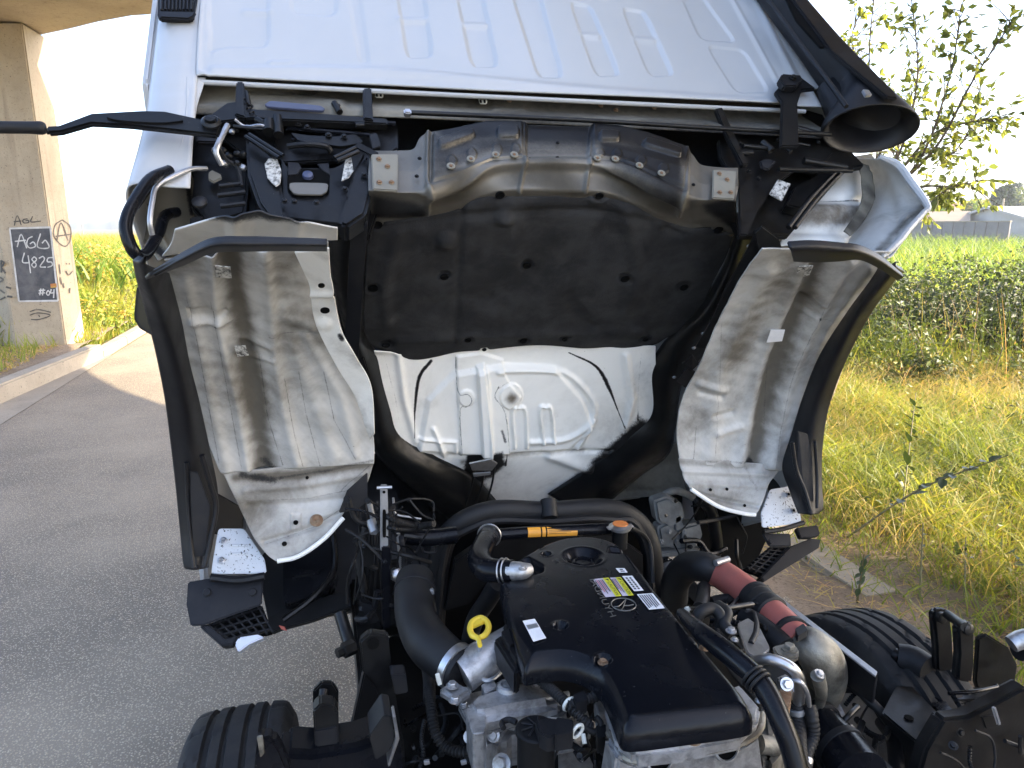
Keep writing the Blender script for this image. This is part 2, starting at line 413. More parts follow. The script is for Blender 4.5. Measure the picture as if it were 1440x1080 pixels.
# =================================================================== SETTING
def leafmat(name, stops, trans=.45, rough=.5):
    t = NT(name); c = t.ramp(t.attr('tone'), stops); t.set('Base Color', c).set('Roughness', rough)
    tr = t.n('ShaderNodeBsdfTranslucent'); t.l(t.mix(1., c, (1.25, 1.2, .7), 'MULTIPLY'), tr.inputs['Color'])
    mx = t.n('ShaderNodeMixShader'); mx.inputs[0].default_value = trans
    out = [q for q in t.t.nodes if q.type == 'OUTPUT_MATERIAL'][0]
    t.l(t.b.outputs[0], mx.inputs[1]); t.l(tr.outputs[0], mx.inputs[2]); t.l(mx.outputs[0], out.inputs[0]); return t.m
def asphalt():
    t = NT('worn_asphalt')
    v = t.n('ShaderNodeTexVoronoi'); v.inputs['Scale'].default_value = 125; t.l(t.coord(), v.inputs['Vector'])
    vs2 = t.n('ShaderNodeTexVoronoi'); vs2.inputs['Scale'].default_value = 210; t.l(t.coord(), vs2.inputs['Vector'])
    sep = t.n('ShaderNodeSeparateColor'); t.l(v.outputs['Color'], sep.inputs[0]); st = t.ramp1(v.outputs['Distance'], .12, .5, 1, 0)
    big = t.noise(.7, 5, .6)
    c = t.ramp(sep.outputs[0], [(0, (.34, .272, .19)), (.45, (.49, .39, .262)), (.8, (.59, .475, .33)), (.96, (.64, .54, .40))])
    c = t.mix(t.math('MULTIPLY', st, .85), (.15, .122, .09), c)
    c = t.mix(t.ramp1(big, .35, .7, 0, .35), c, (.46, .375, .27))
    c = t.mix(t.ramp1(t.noise(240, 2), .62, .7, 0, .5), c, (.48, .46, .42))
    t.set('Base Color', c).set('Roughness', .82)
    t.bump(t.math('ADD', st, t.math('MULTIPLY', vs2.outputs['Distance'], .5)), .55, .004); return t.m
def concrete(name, c1, c2, stain, streak=True):
    t = NT(name); n1 = t.noise(1.6, 7, .65, .4); n2 = t.noise(24, 6, .7)
    c = t.mix(t.ramp1(n1, .33, .68), c1, c2); c = t.mix(t.ramp1(n2, .5, .75, 0, .4), c, stain)
    if streak:
        mp = t.n('ShaderNodeMapping'); mp.inputs['Scale'].default_value = (7, 7, .45); t.l(t.coord(), mp.inputs[0])
        q = t.n('ShaderNodeTexNoise'); q.inputs['Scale'].default_value = 1.5; q.inputs['Detail'].default_value = 6; t.l(mp.outputs[0], q.inputs['Vector'])
        c = t.mix(t.ramp1(q.outputs['Fac'], .55, .75, 0, .55), c, stain)
    c = t.mix(t.ramp1(t.noise(70, 1, .4), .70, .73, 0, .8), c, tuple(x * .35 for x in stain))
    t.set('Base Color', c).set('Roughness', .85); t.bump(t.noise(45, 7, .75), .35, .01); return t.m
def soilmat(name, a, b, c_):
    t = NT(name); c = t.mix(t.ramp1(t.noise(3, 6, .7), .35, .65), a, b); c = t.mix(t.ramp1(t.noise(55, 4, .7), .5, .68), c, c_)
    t.set('Base Color', c).set('Roughness', .9); t.bump(t.noise(35, 7, .8), .8, .02); return t.m
M['asphalt'] = asphalt()
M['conc'] = concrete('weathered_concrete', (.44, .36, .255), (.36, .29, .20), (.22, .17, .12))
M['kerbc'] = concrete('kerb_concrete', (.32, .275, .215), (.24, .205, .16), (.15, .125, .095), False)
M['soil'] = soilmat('dry_soil', (.20, .145, .095), (.28, .21, .145), (.12, .085, .055))
M['meadow'] = soilmat('meadow_ground', (.10, .095, .032), (.17, .135, .055), (.06, .06, .02))
M['hill'] = soilmat('hill_green', (.035, .045, .035), (.05, .055, .042), (.025, .035, .028))
M['grassy'] = leafmat('grass_blades', [(0, (.07, .11, .02)), (.35, (.19, .235, .035)), (.65, (.35, .35, .045)), (1, (.46, .34, .13))], .5)
M['dry'] = leafmat('dry_grass', [(0, (.34, .30, .08)), (.5, (.47, .36, .13)), (1, (.48, .27, .14))], .45)
M['bramble'] = leafmat('bramble_leaves', [(0, (.02, .03, .011)), (.4, (.05, .075, .017)), (.75, (.13, .16, .03)), (1, (.30, .27, .06))], .35)
M['corn'] = leafmat('crop_leaves', [(0, (.08, .15, .02)), (.45, (.21, .28, .035)), (.75, (.46, .36, .06)), (1, (.52, .30, .08))], .5)
M['treeleaf'] = leafmat('sapling_leaves', [(0, (.085, .11, .04)), (.6, (.14, .175, .055)), (1, (.32, .34, .08))], .5, .38)
M['conifer'] = leafmat('conifer_leaves', [(0, (.022, .04, .018)), (1, (.06, .085, .03))], .2)
M['bark'] = mat('bark', (.11, .085, .06), .85, col2=(.18, .15, .11), scale=14, amt=.8, bump=.6, bscale=60)
M['stalk'] = mat('weed_stalk', (.16, .13, .06), .7, col2=(.10, .11, .04), scale=20, amt=.8)

def flat(name, pts, m, z=None, kind='structure'):
    o = obj(name, np.array(pts, float), [tuple(range(len(pts)))], m, None, False, None); return tag(o, kind=kind)
# ground: one sheet to the horizon
flat('ground', [(-1500, -1500, -.05), (1500, -1500, -.05), (1500, 1500, -.05), (-1500, 1500, -.05)], M['meadow'])
flat('road', [(-2.62, -30, 0), (1.92, -30, 0), (1.92, 12, 0), (2.0, 60, 0), (-2.8, 60, 0), (-2.62, 12, 0)], M['asphalt'])
flat('gutter', [(-3.6, -5, .004), (-2.62, -5, .004), (-2.62, 9.9, .004), (-2.66, 9.9, .004), (-2.92, 7.4, .004), (-3.2, 4, .004)], M['kerbc'])
def kerb(name, line, wd, h, n=1, nm=M['kerbc']):
    m = MB(); L_ = np.array(line, float)
    for i in range(len(L_) - 1):
        a, b = L_[i], L_[i + 1]; d = b - a; ln = np.linalg.norm(d); a2 = math.atan2(d[1], d[0])
        k = max(1, int(round(ln / n)))
        for j in range(k):
            c = a + d * (j + .5) / k; nrm = np.array([-math.sin(a2), math.cos(a2)])
            cc = c + nrm * wd * .5
            m.add(box((cc[0], cc[1], h / 2 - .06), (ln / k - .006, wd, h + .12), rotz(a2), .018))
    return m.build(name, nm)
tag(kerb('kerb', [(-3.2, 3.2), (-2.92, 7.3), (-2.66, 9.75)], .17, .175, 2.4), kind='structure')
tag(kerb('kerb', [(-2.72, 9.95), (-2.8, 40)], .14, .07, 1.2), kind='structure')
tag(kerb('kerb', [(2.40, 2.3), (2.40, 9.0)], .20, .032, 1.0), kind='structure')
def terrain(name, x0, x1, y0, y1, nx, ny, z, m, amp=.04, kind='structure', s=2.2, edge=None):
    X, Y = np.meshgrid(np.linspace(x0, x1, nx), np.linspace(y0, y1, ny)); P = np.stack([X.ravel(), Y.ravel(), np.zeros(X.size)], 1)
    P[:, 2] = z + amp * (nz(P, s, 3) + .5 * nz(P, s * 4, 5))
    i = np.arange(ny - 1)[:, None] * nx + np.arange(nx - 1)[None]; F = np.stack([i, i + 1, i + nx + 1, i + nx], -1).reshape(-1, 4)
    return tag(obj(name, P, F, m, None, True, None), kind=kind)
verge = np.array([(-3.37, 3.2), (-3.09, 7.3), (-2.83, 9.72)])
soil = terrain('soil_bank', -7, -3.05, 3, 13, 60, 120, .13, M['soil'], .03)
soil_me = soil.data; off = np.array(soil.location)
for v in soil_me.vertices:
    p = np.array(v.co) + off; xl = np.interp(p[1], verge[:, 1], verge[:, 0]) if p[1] < 9.72 else -2.95
    if p[0] > xl - .3: v.co.x = (xl - .02 - .3 * max(0, min(1, (-3.05 - p[0]) / .3))) - off[0]
terrain('dirt_strip', 1.86, 6.5, -3, 9, 80, 200, .015, M['soil'], .022)
# ---- haze-blue hills far away
def hill(name, az0, az1, dist, top, seed, m=M['hill'], tex=1.):
    n = 260; az = np.radians(np.linspace(az0, az1, n)); r = np.random.default_rng(seed)
    t = np.linspace(0, 1, n); env = np.minimum(1, np.minimum(t, 1 - t) * 5) ** .7
    prof = .55 + .25 * np.sin(t * 6 + seed) + .12 * np.sin(t * 17 + 2 * seed); prof = top * env * prof / prof.max()
    rough_ = np.convolve(r.normal(size=n), np.ones(3) / 3, 'same') * top * .055 * tex; V = []; F = []
    for k, (f, dd) in enumerate([(0, 0), (.35, 30), (.7, 70), (1, 120), (.6, 220), (0, 330)]):
        d = dist + dd; V.append(np.stack([np.sin(az) * d, np.cos(az) * d, prof * f + rough_ * (1 if .3 < f else 0) - .3], 1))
    V = np.concatenate(V)
    for k in range(5):
        for i in range(n - 1): F.append((k * n + i, k * n + i + 1, (k + 1) * n + i + 1, (k + 1) * n + i))
    return tag(obj(name, V, F, m, None, True, None), kind='structure')
hill('hills', -36, 8, 430, 17, 2); hill('hills', 43.5, 51.5, 620, 30, 5); hill('hills', -10, 75, 900, 16, 8)
# ---- overpass
BR = empty('concrete_overpass', (-3.4, 10.4, 0), 'weathered concrete road bridge overhead on a graffiti covered pier at the road edge', 'bridge')
pier = [(-3.74, 10.1), (-3.14, 10.0), (-3.1, 10.6), (-3.4, 11.2), (-4.0, 11.1), (-4.25, 10.6)]
def prism(poly, z0, z1, bev=.02):
    return plate([(x, y, z1) for x, y in poly], z1 - z0, bev, away=(0, 0, 99))
pp = obj('pier', *prism(pier, -.1, 3.88, .015), M['conc'], BR, True, 30)
d_ = np.array([1.43, -1.15]) / np.linalg.norm([1.43, -1.15]); nr = np.array([-d_[1], d_[0]])
p0 = np.array([-3.08, 10.62])
def dk(s, t): return tuple(p0 + d_ * s - nr * t)
edge = [tuple(p) for p in crom([(-3.08, 10.62), (-1.35, 9.22), (1.3, 9.2), (2.8, 7.5), (4.4, 4.75), (8.2, .65), (10.5, -2.6)], 4)]  # unseen stretch of the far edge is bowed to set where its shadow falls
inner = [dk(-40, 3.4)] + [tuple(p) for p in crom([dk(-4, 3.4), (-2.6, 7.3), (-.4, 5.6), (1.1, 3.9), (1.9, 1.7), (2.6, -1.0), (5.2, -5.2)], 4)] + [(14, -20), (20, -18)]  # made-up inner curve, cut back to open the sky above truck and road
obj('deck', *prism([dk(-40, 0)] + edge + inner[::-1], 3.90, 4.75, .05), M['conc'], BR, True, 30)
obj('parapet', *prism([dk(-40, .1)] + [(x - .08, y - .1) for x, y in edge] + [(x - .24, y - .3) for x, y in edge[::-1]] + [dk(-40, .34)], 4.752, 5.5, .02), M['conc'], BR, True, 30)
obj('parapet', *prism(inner[:-2] + [(x + .14, y + .16) for x, y in inner[:-2][::-1]], 4.752, 5.3, .02), M['conc'], BR, True, 30)
obj('pier_cap', *prism([(-3.32, 10.2), (-3.4, 10.9), (-7, 14.2), (-7.4, 13.4)], 3.60, 3.897, .02), M['conc'], BR, True, 30)
# another pier beyond the left frame edge, and the far bank of the deck
pn = np.array([.1, .6]); pn = np.array([-.1, -.6]); 
def plane_hit(u, v, a, b, off):
    a = np.array(a); b = np.array(b); d = (b - a) / np.linalg.norm(b - a); n = np.array([d[1], -d[0]])
    r = ray(u, v); t = (n @ (a + n * off - CE[:2])) / (n @ r[:2]); return CE + r * t
FFa, FFb, RFb = (-3.74, 10.1), (-3.14, 10.0), (-3.1, 10.6)
FF = lambda u, v, o=.004: plane_hit(u, v, FFa, FFb, o)
RF = lambda u, v, o=.004: plane_hit(u, v, FFb, RFb, o)
def ribbon(lines, wd, fn, o=.004, th=.002):
    m = MB()
    for k, ln in enumerate(lines):
        P = crom(np.array(ln, float), 5) if len(ln) > 2 else np.array(ln, float)
        T_ = np.gradient(P, axis=0); T_ /= np.maximum(np.linalg.norm(T_, axis=1, keepdims=True), 1e-6); N_ = np.stack([-T_[:, 1], T_[:, 0]], 1)
        w_ = wd * (1 + .15 * np.sin(np.arange(len(P)) * 1.7 + k)) / 2; oo = o + .0006 * k
        V = [fn(*(p + n * q), oo) for p, n, q in zip(P, N_, w_)] + [fn(*(p - n * q), oo) for p, n, q in zip(P, N_, w_)]
        n = len(P); m.add((V, [(i, i + 1, n + i + 1, n + i) for i in range(n - 1)]))
    return m
M['spray_dark'] = mat('grey_black_wall_paint', (.055, .055, .06), .75, col2=(.14, .13, .125), scale=5, amt=.8, bump=.3, bscale=60)
M['spray_white'] = mat('white_wall_paint', (.60, .58, .55), .7, col2=(.35, .32, .28), scale=8, amt=.7)
M['spray_black'] = mat('faded_black_spray', (.07, .06, .05), .8, col2=(.20, .165, .12), scale=9, amt=.7)
z5 = lambda pts: [(x / 6, 290 + y / 6) for x, y in pts]
mural = obj('mural_panel', [FF(u, v, .004) for u, v in z5([(85, 190), (425, 180), (490, 795), (160, 800)])], [(0, 1, 2, 3)], M['spray_dark'], BR, False)
tag(mural, 'dark painted rectangle with white lettering AGL 4825 #04 on the pier')
ribbon([z5(l) for l in ([(82, 188), (425, 178)], [(425, 178), (490, 797)], [(490, 797), (160, 802)], [(160, 802), (82, 188)])], 2.4, FF, .007).build('painted_border', M['spray_white'], mural, False)
for gl_ in ([[(145, 345), (178, 238), (226, 355)], [(125, 297), (218, 287)]], [[(275, 255), (238, 275), (226, 322), (252, 352), (298, 338), (282, 302), (252, 318)]], [[(342, 230), (316, 342), (412, 350), (385, 288), (355, 312)]],
            [[(206, 392), (190, 470), (245, 478)], [(237, 415), (248, 490), (258, 565)]], [[(290, 425), (270, 450), (305, 490), (290, 517), (268, 492), (308, 452), (290, 425)]], [[(328, 440), (362, 424), (374, 452), (338, 508), (388, 514)]], [[(445, 432), (406, 438), (400, 468), (434, 472), (440, 500), (400, 516)]],
            [[(345, 695), (335, 752)], [(366, 695), (358, 752)], [(328, 712), (382, 708)], [(326, 735), (378, 731)]], [[(405, 710), (392, 735), (408, 752), (420, 728), (405, 710)]], [[(432, 700), (428, 732), (458, 728)], [(456, 700), (452, 775)]]):
    ribbon([z5(l) for l in gl_], 1.7, FF, .0075).build('painted_letter', M['spray_white'], mural, False)
o = obj('painted_flag', [FF(u, v, .0085) for u, v in z5([(425, 655), (476, 650), (480, 685), (428, 690)])], [(0, 1, 2, 3)], mat('red_yellow_paint', (.45, .14, .04), .7, col2=(.5, .35, .06), scale=7, amt=1.), mural, False)
ribbon([z5(l) for l in ([(120, 165), (145, 80), (180, 160)], [(115, 130), (180, 125)], [(232, 105), (195, 115), (200, 140), (240, 138), (238, 120), (215, 122)], [(275, 85), (262, 132), (345, 125)], [(250, 890), (320, 872), (430, 895)], [(250, 920), (320, 900), (425, 920), (330, 955), (262, 955)], [(325, 915), (335, 935)])], 1.6, FF, .004).build('graffiti_tag', M['spray_black'], BR, False)
ribbon([z5(l) for l in ([(525, 115), (465, 160), (455, 250), (510, 320), (560, 335), (597, 270), (590, 170), (525, 115)], [(480, 290), (515, 140), (575, 290)], [(470, 255), (605, 235)], [(500, 490), (510, 575)], [(560, 480), (563, 492)], [(585, 478), (588, 492)], [(555, 545), (580, 580), (615, 545)], [(510, 600), (520, 660)], [(535, 650), (540, 690)], [(590, 690), (588, 735)])], 1.8, RF, .004).build('graffiti_tag', M['spray_black'], BR, False)
LF = lambda u, v, o=.004: plane_hit(u, v, (-4.25, 10.6), FFa, o)
ribbon([z5(l) for l in ([(10, 455), (12, 560)], [(10, 460), (35, 480), (12, 515), (45, 565)], [(0, 600), (25, 620), (0, 640)], [(0, 705), (40, 735)], [(0, 790), (45, 765)], [(50, 680), (95, 695)], [(60, 760), (105, 765)])], 2.6, LF, .004).build('graffiti_tag', M['spray_black'], BR, False)

# ---- vegetation
def sp(u, v, d): r = ray(u, v); return CE + r * d / np.linalg.norm(r[:2])
def blades(name, P, H, wd, lean, tone, m, kind='stuff', segs=3, curl=.5, az=None, droop=0.):
    n = len(P); az = rng.uniform(0, 2 * math.pi, n) if az is None else az
    side = rng.uniform(0, 2 * math.pi, n); V = np.zeros((n, segs * 2 + 1, 3))
    ln = lean * (.3 + rng.random(n)); dx = np.cos(az) * ln * H; dy = np.sin(az) * ln * H; sx, sy = np.cos(side), np.sin(side)
    for k in range(segs + 1):
        t = k / segs; b = t ** (1 + curl); zz = H * (t - droop * t ** 3)
        cx_, cy_, cz_ = P[:, 0] + dx * b, P[:, 1] + dy * b, P[:, 2] + zz
        wk = wd * (1 - t) ** .6
        if k < segs:
            V[:, k * 2] = np.stack([cx_ - sx * wk, cy_ - sy * wk, cz_], 1); V[:, k * 2 + 1] = np.stack([cx_ + sx * wk, cy_ + sy * wk, cz_], 1)
        else: V[:, k * 2] = np.stack([cx_, cy_, cz_], 1)
    nv = segs * 2 + 1; base = np.arange(n)[:, None] * nv; F = []
    for k in range(segs - 1): F.append(base + np.array([[k * 2, k * 2 + 1, k * 2 + 3, k * 2 + 2]]))
    k = segs - 1; F.append(base + np.array([[k * 2, k * 2 + 1, k * 2 + 2, k * 2 + 2]])[:, [0, 1, 2, 2]])
    Q = np.concatenate(F[:-1]); Tt = F[-1][:, :3]
    me = bpy.data.meshes.new(name); Vf = V.reshape(-1, 3).astype(np.float32)
    me.vertices.add(len(Vf)); me.vertices.foreach_set('co', Vf.ravel())
    li = np.concatenate([Q.ravel(), Tt.ravel()]).astype(np.int32); ls = np.concatenate([np.arange(len(Q)) * 4, len(Q) * 4 + np.arange(len(Tt)) * 3]).astype(np.int32)
    me.loops.add(len(li)); me.loops.foreach_set('vertex_index', li); me.polygons.add(len(ls)); me.polygons.foreach_set('loop_start', ls); me.update(calc_edges=True)
    at = me.attributes.new('tone', 'FLOAT', 'POINT'); at.data.foreach_set('value', np.repeat(np.clip(tone, 0, 1), nv).astype(np.float32))
    me.materials.append(m); me.polygons.foreach_set('use_smooth', np.ones(len(ls), bool))
    o = bpy.data.objects.new(name, me); COL.objects.link(o)
    if kind: tag(o, kind=kind)
    return o
def leafmesh(name, P, N, size, tone, m, parent=None, kind='stuff', asp=.5, up=None):
    """loose leaves: folded diamonds at P with normals N"""
    n = len(P); N = N / np.maximum(np.linalg.norm(N, axis=1, keepdims=True), 1e-6)
    A_ = np.cross(N, rng.normal(size=(n, 3))) if up is None else up; A_ = A_ / np.maximum(np.linalg.norm(A_, axis=1, keepdims=True), 1e-6); B_ = np.cross(N, A_)
    s = np.asarray(size)[:, None] if np.ndim(size) else size
    V = np.stack([P, P + A_ * s * .5 + B_ * s * asp * .5 + N * s * .08, P + A_ * s - N * s * .06, P + A_ * s * .5 - B_ * s * asp * .5 + N * s * .08], 1).reshape(-1, 3)
    F = (np.arange(n)[:, None] * 4 + np.array([[0, 1, 2, 3]]))
    o = obj(name, V, F, m, parent, False, None, {'tone': np.repeat(np.clip(tone, 0, 1), 4)})
    if kind: tag(o, kind=kind)
    return o
def clumps(n, centers, radii, hollow=.55):
    k = rng.integers(0, len(centers), n); d = rng.normal(size=(n, 3)); d /= np.linalg.norm(d, axis=1, keepdims=True)
    r = (hollow + (1 - hollow) * rng.random(n)) ** 1; return centers[k] + d * r[:, None] * radii[k], d
def clear(P):  # keep the plants off the road
    return (P[:, 0] > 2.5) | (P[:, 0] < -3.0)
# near meadow on the right
def meadow_pts(n, x0, x1, y0, y1, pw=1.):
    return np.stack([x0 + (x1 - x0) * rng.random(n) ** pw, rng.uniform(y0, y1, n), np.zeros(n)], 1)
def patchy(P, s=.9, seed=4): return .5 + .5 * nz(P * np.array([1, 1, 0]), s, seed)
P = meadow_pts(88000, 2.5, 9.5, .3, 9.5, 1.25); keep = (rng.random(len(P)) < np.clip((P[:, 0] - 2.42) * 1.6, .12, 1)) & (np.hypot(P[:, 0], P[:, 1]) < 10.2 + .8 * rng.normal(size=len(P))); P = P[keep]
Hh = (.14 + .34 * patchy(P, 1.6) ** 1.5) * (.5 + .8 * rng.random(len(P))) * np.clip((P[:, 0] - 2.2) * 1.2, .3, 1)
tn = .12 + .62 * patchy(P, .8, 9) + .24 * rng.normal(size=len(P))
blades('meadow_grass', P, Hh, .0036, 1.15, tn, M['grassy'], curl=.9, droop=.25)
P = meadow_pts(30000, 2.6, 9.5, .5, 9.5, 1.2); P = P[patchy(P, 1.1, 12) + .22 * rng.normal(size=len(P)) > .5]
blades('dry_grass', P, (.15 + .4 * rng.random(len(P))), .0024, 1.3, .25 + .75 * patchy(P, .9, 31) * rng.random(len(P)) ** .5, M['dry'], curl=.7, droop=.3)
P = meadow_pts(9000, 2.7, 9, .6, 9, 1.1); P[:, 2] = .02 + .22 * rng.random(len(P))
leafmesh('meadow_leaves', P, rng.normal(size=(len(P), 3)) + np.array([0, 0, .8]), .05 * (.5 + rng.random(len(P))), .35 + .5 * patchy(P, 1.2, 17) + .2 * rng.normal(size=len(P)), M['bramble'], asp=.4)
P = meadow_pts(3600, 2.2, 2.9, .4, 8, 1.); blades('kerb_weeds', P, .04 + .14 * rng.random(len(P)), .004, 1.2, .1 + .4 * rng.random(len(P)), M['grassy'])
P = meadow_pts(9000, 2.0, 3.4, .3, 6, 1.); P[:, 2] = .02
blades('straw_litter', P, .012 + .02 * rng.random(len(P)), .003, 5., rng.random(len(P)), M['dry'], segs=2)
# seed heads above the grass
P = meadow_pts(900, 3.2, 9, 1, 9.5); h = .35 + .3 * rng.random(len(P)); P[:, 2] = h
leafmesh('seed_heads', P, rng.normal(size=(len(P), 3)), .035, rng.random(len(P)), M['dry'], asp=.25, up=np.tile([[.2, .1, 1.]], (len(P), 1)))
# brambles behind the meadow
def bush(name, cs, rs, n, size, label, group='bramble bushes behind the meadow', m=M['bramble'], tone=.5, canes=14):
    cs = np.array(cs, float); rs = np.array(rs, float); root = empty(name, (*cs.mean(0)[:2], 0), label, 'bush', group)
    wts = rs[:, 0] ** 2; k = rng.choice(len(cs), n, p=wts / wts.sum()); d = rng.normal(size=(n, 3)); d /= np.linalg.norm(d, axis=1, keepdims=True)
    P = cs[k] + d * (.3 + .75 * rng.random(n) ** .7)[:, None] * rs[k]; P[:, 2] = np.abs(P[:, 2]); ct = rng.normal(size=len(cs)) * .2
    mm = MB(); ex = []; en = []
    for c in cs[:5]: mm.add(tube([(c[0], c[1], -.05), (c[0] + .1, c[1], c[2] * .5), tuple(c)], [.012, .009, .004], 5, 3))
    for _ in range(canes):
        c = cs[rng.integers(len(cs))]; a_ = rng.uniform(0, 6.3); ln = .35 + .5 * rng.random(); h = c[2] + .15 + .4 * rng.random()
        Q = crom([(c[0], c[1], c[2] * .5), (c[0] + math.cos(a_) * ln * .4, c[1] + math.sin(a_) * ln * .4, h), (c[0] + math.cos(a_) * ln, c[1] + math.sin(a_) * ln, h - .1 - .3 * rng.random())], 9); mm.add(tube(Q, np.linspace(.005, .0015, len(Q)), 4, 1))
        for q in Q[6:]:
            for _k in range(3): ex.append(q + rng.normal(size=3) * .03); en.append(rng.normal(size=3) + np.array([0, 0, .8]))
    tag(mm.build('canes', M['bark'], root), kind='stuff')
    tn = tone + ct[k] + .22 * nz(P, 1.6, 3) + .17 * rng.normal(size=n) + .25 * d[:, 2].clip(0)  # leaves on clump tops coloured paler, imitating sunlit crowns
    if ex: P = np.concatenate([P, ex]); d = np.concatenate([d, en]); tn = np.r_[tn, np.full(len(ex), tone + .25)]
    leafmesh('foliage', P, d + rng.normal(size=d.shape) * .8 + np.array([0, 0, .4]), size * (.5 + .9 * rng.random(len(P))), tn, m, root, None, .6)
    return root
def bank(x0, y0, x1, y1, k, h, r, seed):
    q = np.random.default_rng(seed); t = q.random(k); sc = .35 + .9 * q.random(k) ** 1.6
    return np.stack([x0 + (x1 - x0) * t + q.normal(size=k) * .55, y0 + (y1 - y0) * t + q.normal(size=k) * .55, h * (.15 + .75 * q.random(k) * (.55 + .45 * np.sin(t * 9 + seed)))], 1), np.stack([r * sc] * 3, 1) * np.array([1, 1, .8])
for a, lab in [((4.9, 9.0, 6.2, 8.0, 34, 1.15, .5, 1), 'dense dark green bramble bush nearest the cab fender'), ((6.3, 7.8, 7.6, 6.7, 38, 1.1, .5, 2), 'wide bramble bush in the middle of the hedge line'),
               ((7.7, 6.9, 9.6, 5.2, 36, 1.15, .5, 3), 'bramble bush at the right end of the hedge line'), ((5.2, 11.6, 8.6, 9.6, 46, 1.2, .6, 4), 'tall yellow green bush behind the hedge line'), ((8.8, 9.8, 13.5, 7.6, 50, 1.2, .6, 6), 'rounded leafy bush far right behind the hedge line')]:
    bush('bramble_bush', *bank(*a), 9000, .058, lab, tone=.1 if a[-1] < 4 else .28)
P = np.stack([rng.uniform(4.2, 9.5, 1800), rng.uniform(4.6, 9.2, 1800), np.zeros(1800)], 1); q_ = np.hypot(P[:, 0], P[:, 1]); P = P[(q_ > 8.2) & (q_ < 10.6)]
blades('shade_toned_and_dry_stalks', P, .45 + .6 * rng.random(len(P)), .0028, .28, .3 * rng.random(len(P)), M['grassy'])  # low tones imitate grass standing in the shade of the bushes
P = P[:160] + rng.normal(size=(160, 3)) * .2; P[:, 2] = 0; blades('shade_toned_and_dry_stalks', P, .6 + .5 * rng.random(len(P)), .003, .3, .4 + .5 * rng.random(len(P)), M['dry'])
P = np.stack([rng.uniform(4.0, 9.8, 16000), rng.uniform(3.6, 9.6, 16000), np.zeros(16000)], 1); q_ = np.hypot(P[:, 0], P[:, 1]); P = P[(q_ > 7.6 + 1.5 * patchy(P, 1.3, 44)) & (q_ < 11.2)]
blades('tall_weeds', P, (.3 + .55 * rng.random(len(P))) * (.5 + .7 * patchy(P, 1.7, 45)), .006, .6, .05 + .38 * patchy(P, 1.1, 46) + .2 * rng.normal(size=len(P)), M['grassy'], droop=.15)
for i_, (u_, D_, h_, lab_) in enumerate([(1225, 8.6, .5, 'low leafy clump in the meadow just past the fender'), (1300, 8.3, .42, 'small green clump in the meadow left of centre of the verge'), (1385, 8.8, .55, 'leafy clump standing before the hedge toward the right edge')]):
    c_ = sp(u_, 319, D_); bush('weed_clump', *bank(c_[0] - .6, c_[1] + .5, c_[0] + .6, c_[1] - .5, 10, h_, .34, 31 + i_), 2200, .055, lab_, 'leafy clumps in the meadow', tone=.38, canes=8)
# field of low crop reaching back to the wall
P = np.stack([rng.uniform(5, 60, 30000), 13 + 42 * rng.random(30000) ** 1.2, np.zeros(30000)], 1)
blades('field_crop', P, (.3 + .35 * rng.random(len(P))) * (.7 + P[:, 1] / 28), .03, .8, .12 + .42 * patchy(P, .12, 2) + .15 * rng.normal(size=len(P)), M['corn'], curl=.8)
# crop and weeds beyond the pier, left
P = np.stack([-3.4 - 22 * rng.random(26000), 15 + 40 * rng.random(26000) ** 1.2, np.zeros(26000)], 1)
blades('maize_crop', P, 1.0 + .45 * rng.random(len(P)), .035, .55, .15 + .018 * (P[:, 1] - 12) + .2 * rng.normal(size=len(P)), M['corn'], curl=1.2, droop=.1)
P = np.stack([-3.0 - 5.5 * rng.random(16000) ** 1.3, 10.2 + 6 * rng.random(16000), np.zeros(16000)], 1)
blades('verge_weeds', P, (.15 + .6 * rng.random(len(P))) * np.clip(.25 + (-2.9 - P[:, 0]) * .8, .25, 1), .012, .6, .3 + .5 * patchy(P, .8, 6) + .2 * rng.normal(size=len(P)), M['grassy'])
bush('verge_shrub', *bank(-3.3, 12.0, -3.9, 13.2, 12, .6, .4, 12), 3500, .07, 'low straggly shrub on the verge just past the pier', None, M['corn'], .3)
bush('verge_shrub', *bank(-3.9, 14.5, -5.2, 16, 14, 1.0, .55, 14), 3500, .09, 'bright green leafy shrub at the edge of the crop', None, M['corn'], .35)
P = np.stack([rng.uniform(-4.4, -3.15, 2200), rng.uniform(6.8, 9.9, 2200), np.full(2200, .15)], 1)
blades('bank_litter', P, .02 + .05 * rng.random(len(P)), .007, 2.5, rng.random(len(P)), M['dry'], segs=2)
P = np.stack([rng.uniform(-4.2, -3.2, 380), rng.uniform(7.6, 9.95, 380), np.full(380, .15)], 1)
blades('bank_weeds', P, .08 + .16 * rng.random(len(P)), .006, .7, .25 + .3 * rng.random(len(P)), M['grassy'])

# sapling to the right of the cab
SAP = empty('sapling_tree', (4.15, 4.6, 0), 'young slender tree with sparse drooping leaves against the sky at right', 'tree')
lp = mesh_np('leaf', [(0, 0, 0), (.022, .018, .004), (.05, .021, 0), (.085, 0, -.012), (.05, -.021, 0), (.022, -.018, .004), (.045, 0, -.006)], [(0, 1, 6), (1, 2, 6), (2, 3, 6), (3, 4, 6), (4, 5, 6), (5, 0, 6)], M['treeleaf'], True, None, {'tone': [.4] * 7})
lp2 = mesh_np('leaf', [(0, 0, 0), (.022, .017, .008), (.048, .019, .006), (.08, 0, -.02), (.048, -.019, .006), (.022, -.017, .008), (.043, 0, -.008)], [(0, 1, 6), (1, 2, 6), (2, 3, 6), (3, 4, 6), (4, 5, 6), (5, 0, 6)], M['treeleaf'], True, None, {'tone': [.95] * 7})
trunk = MB(); twigs = []
tb = sp(1178, 319, 6.2); tb[2] = 0; 
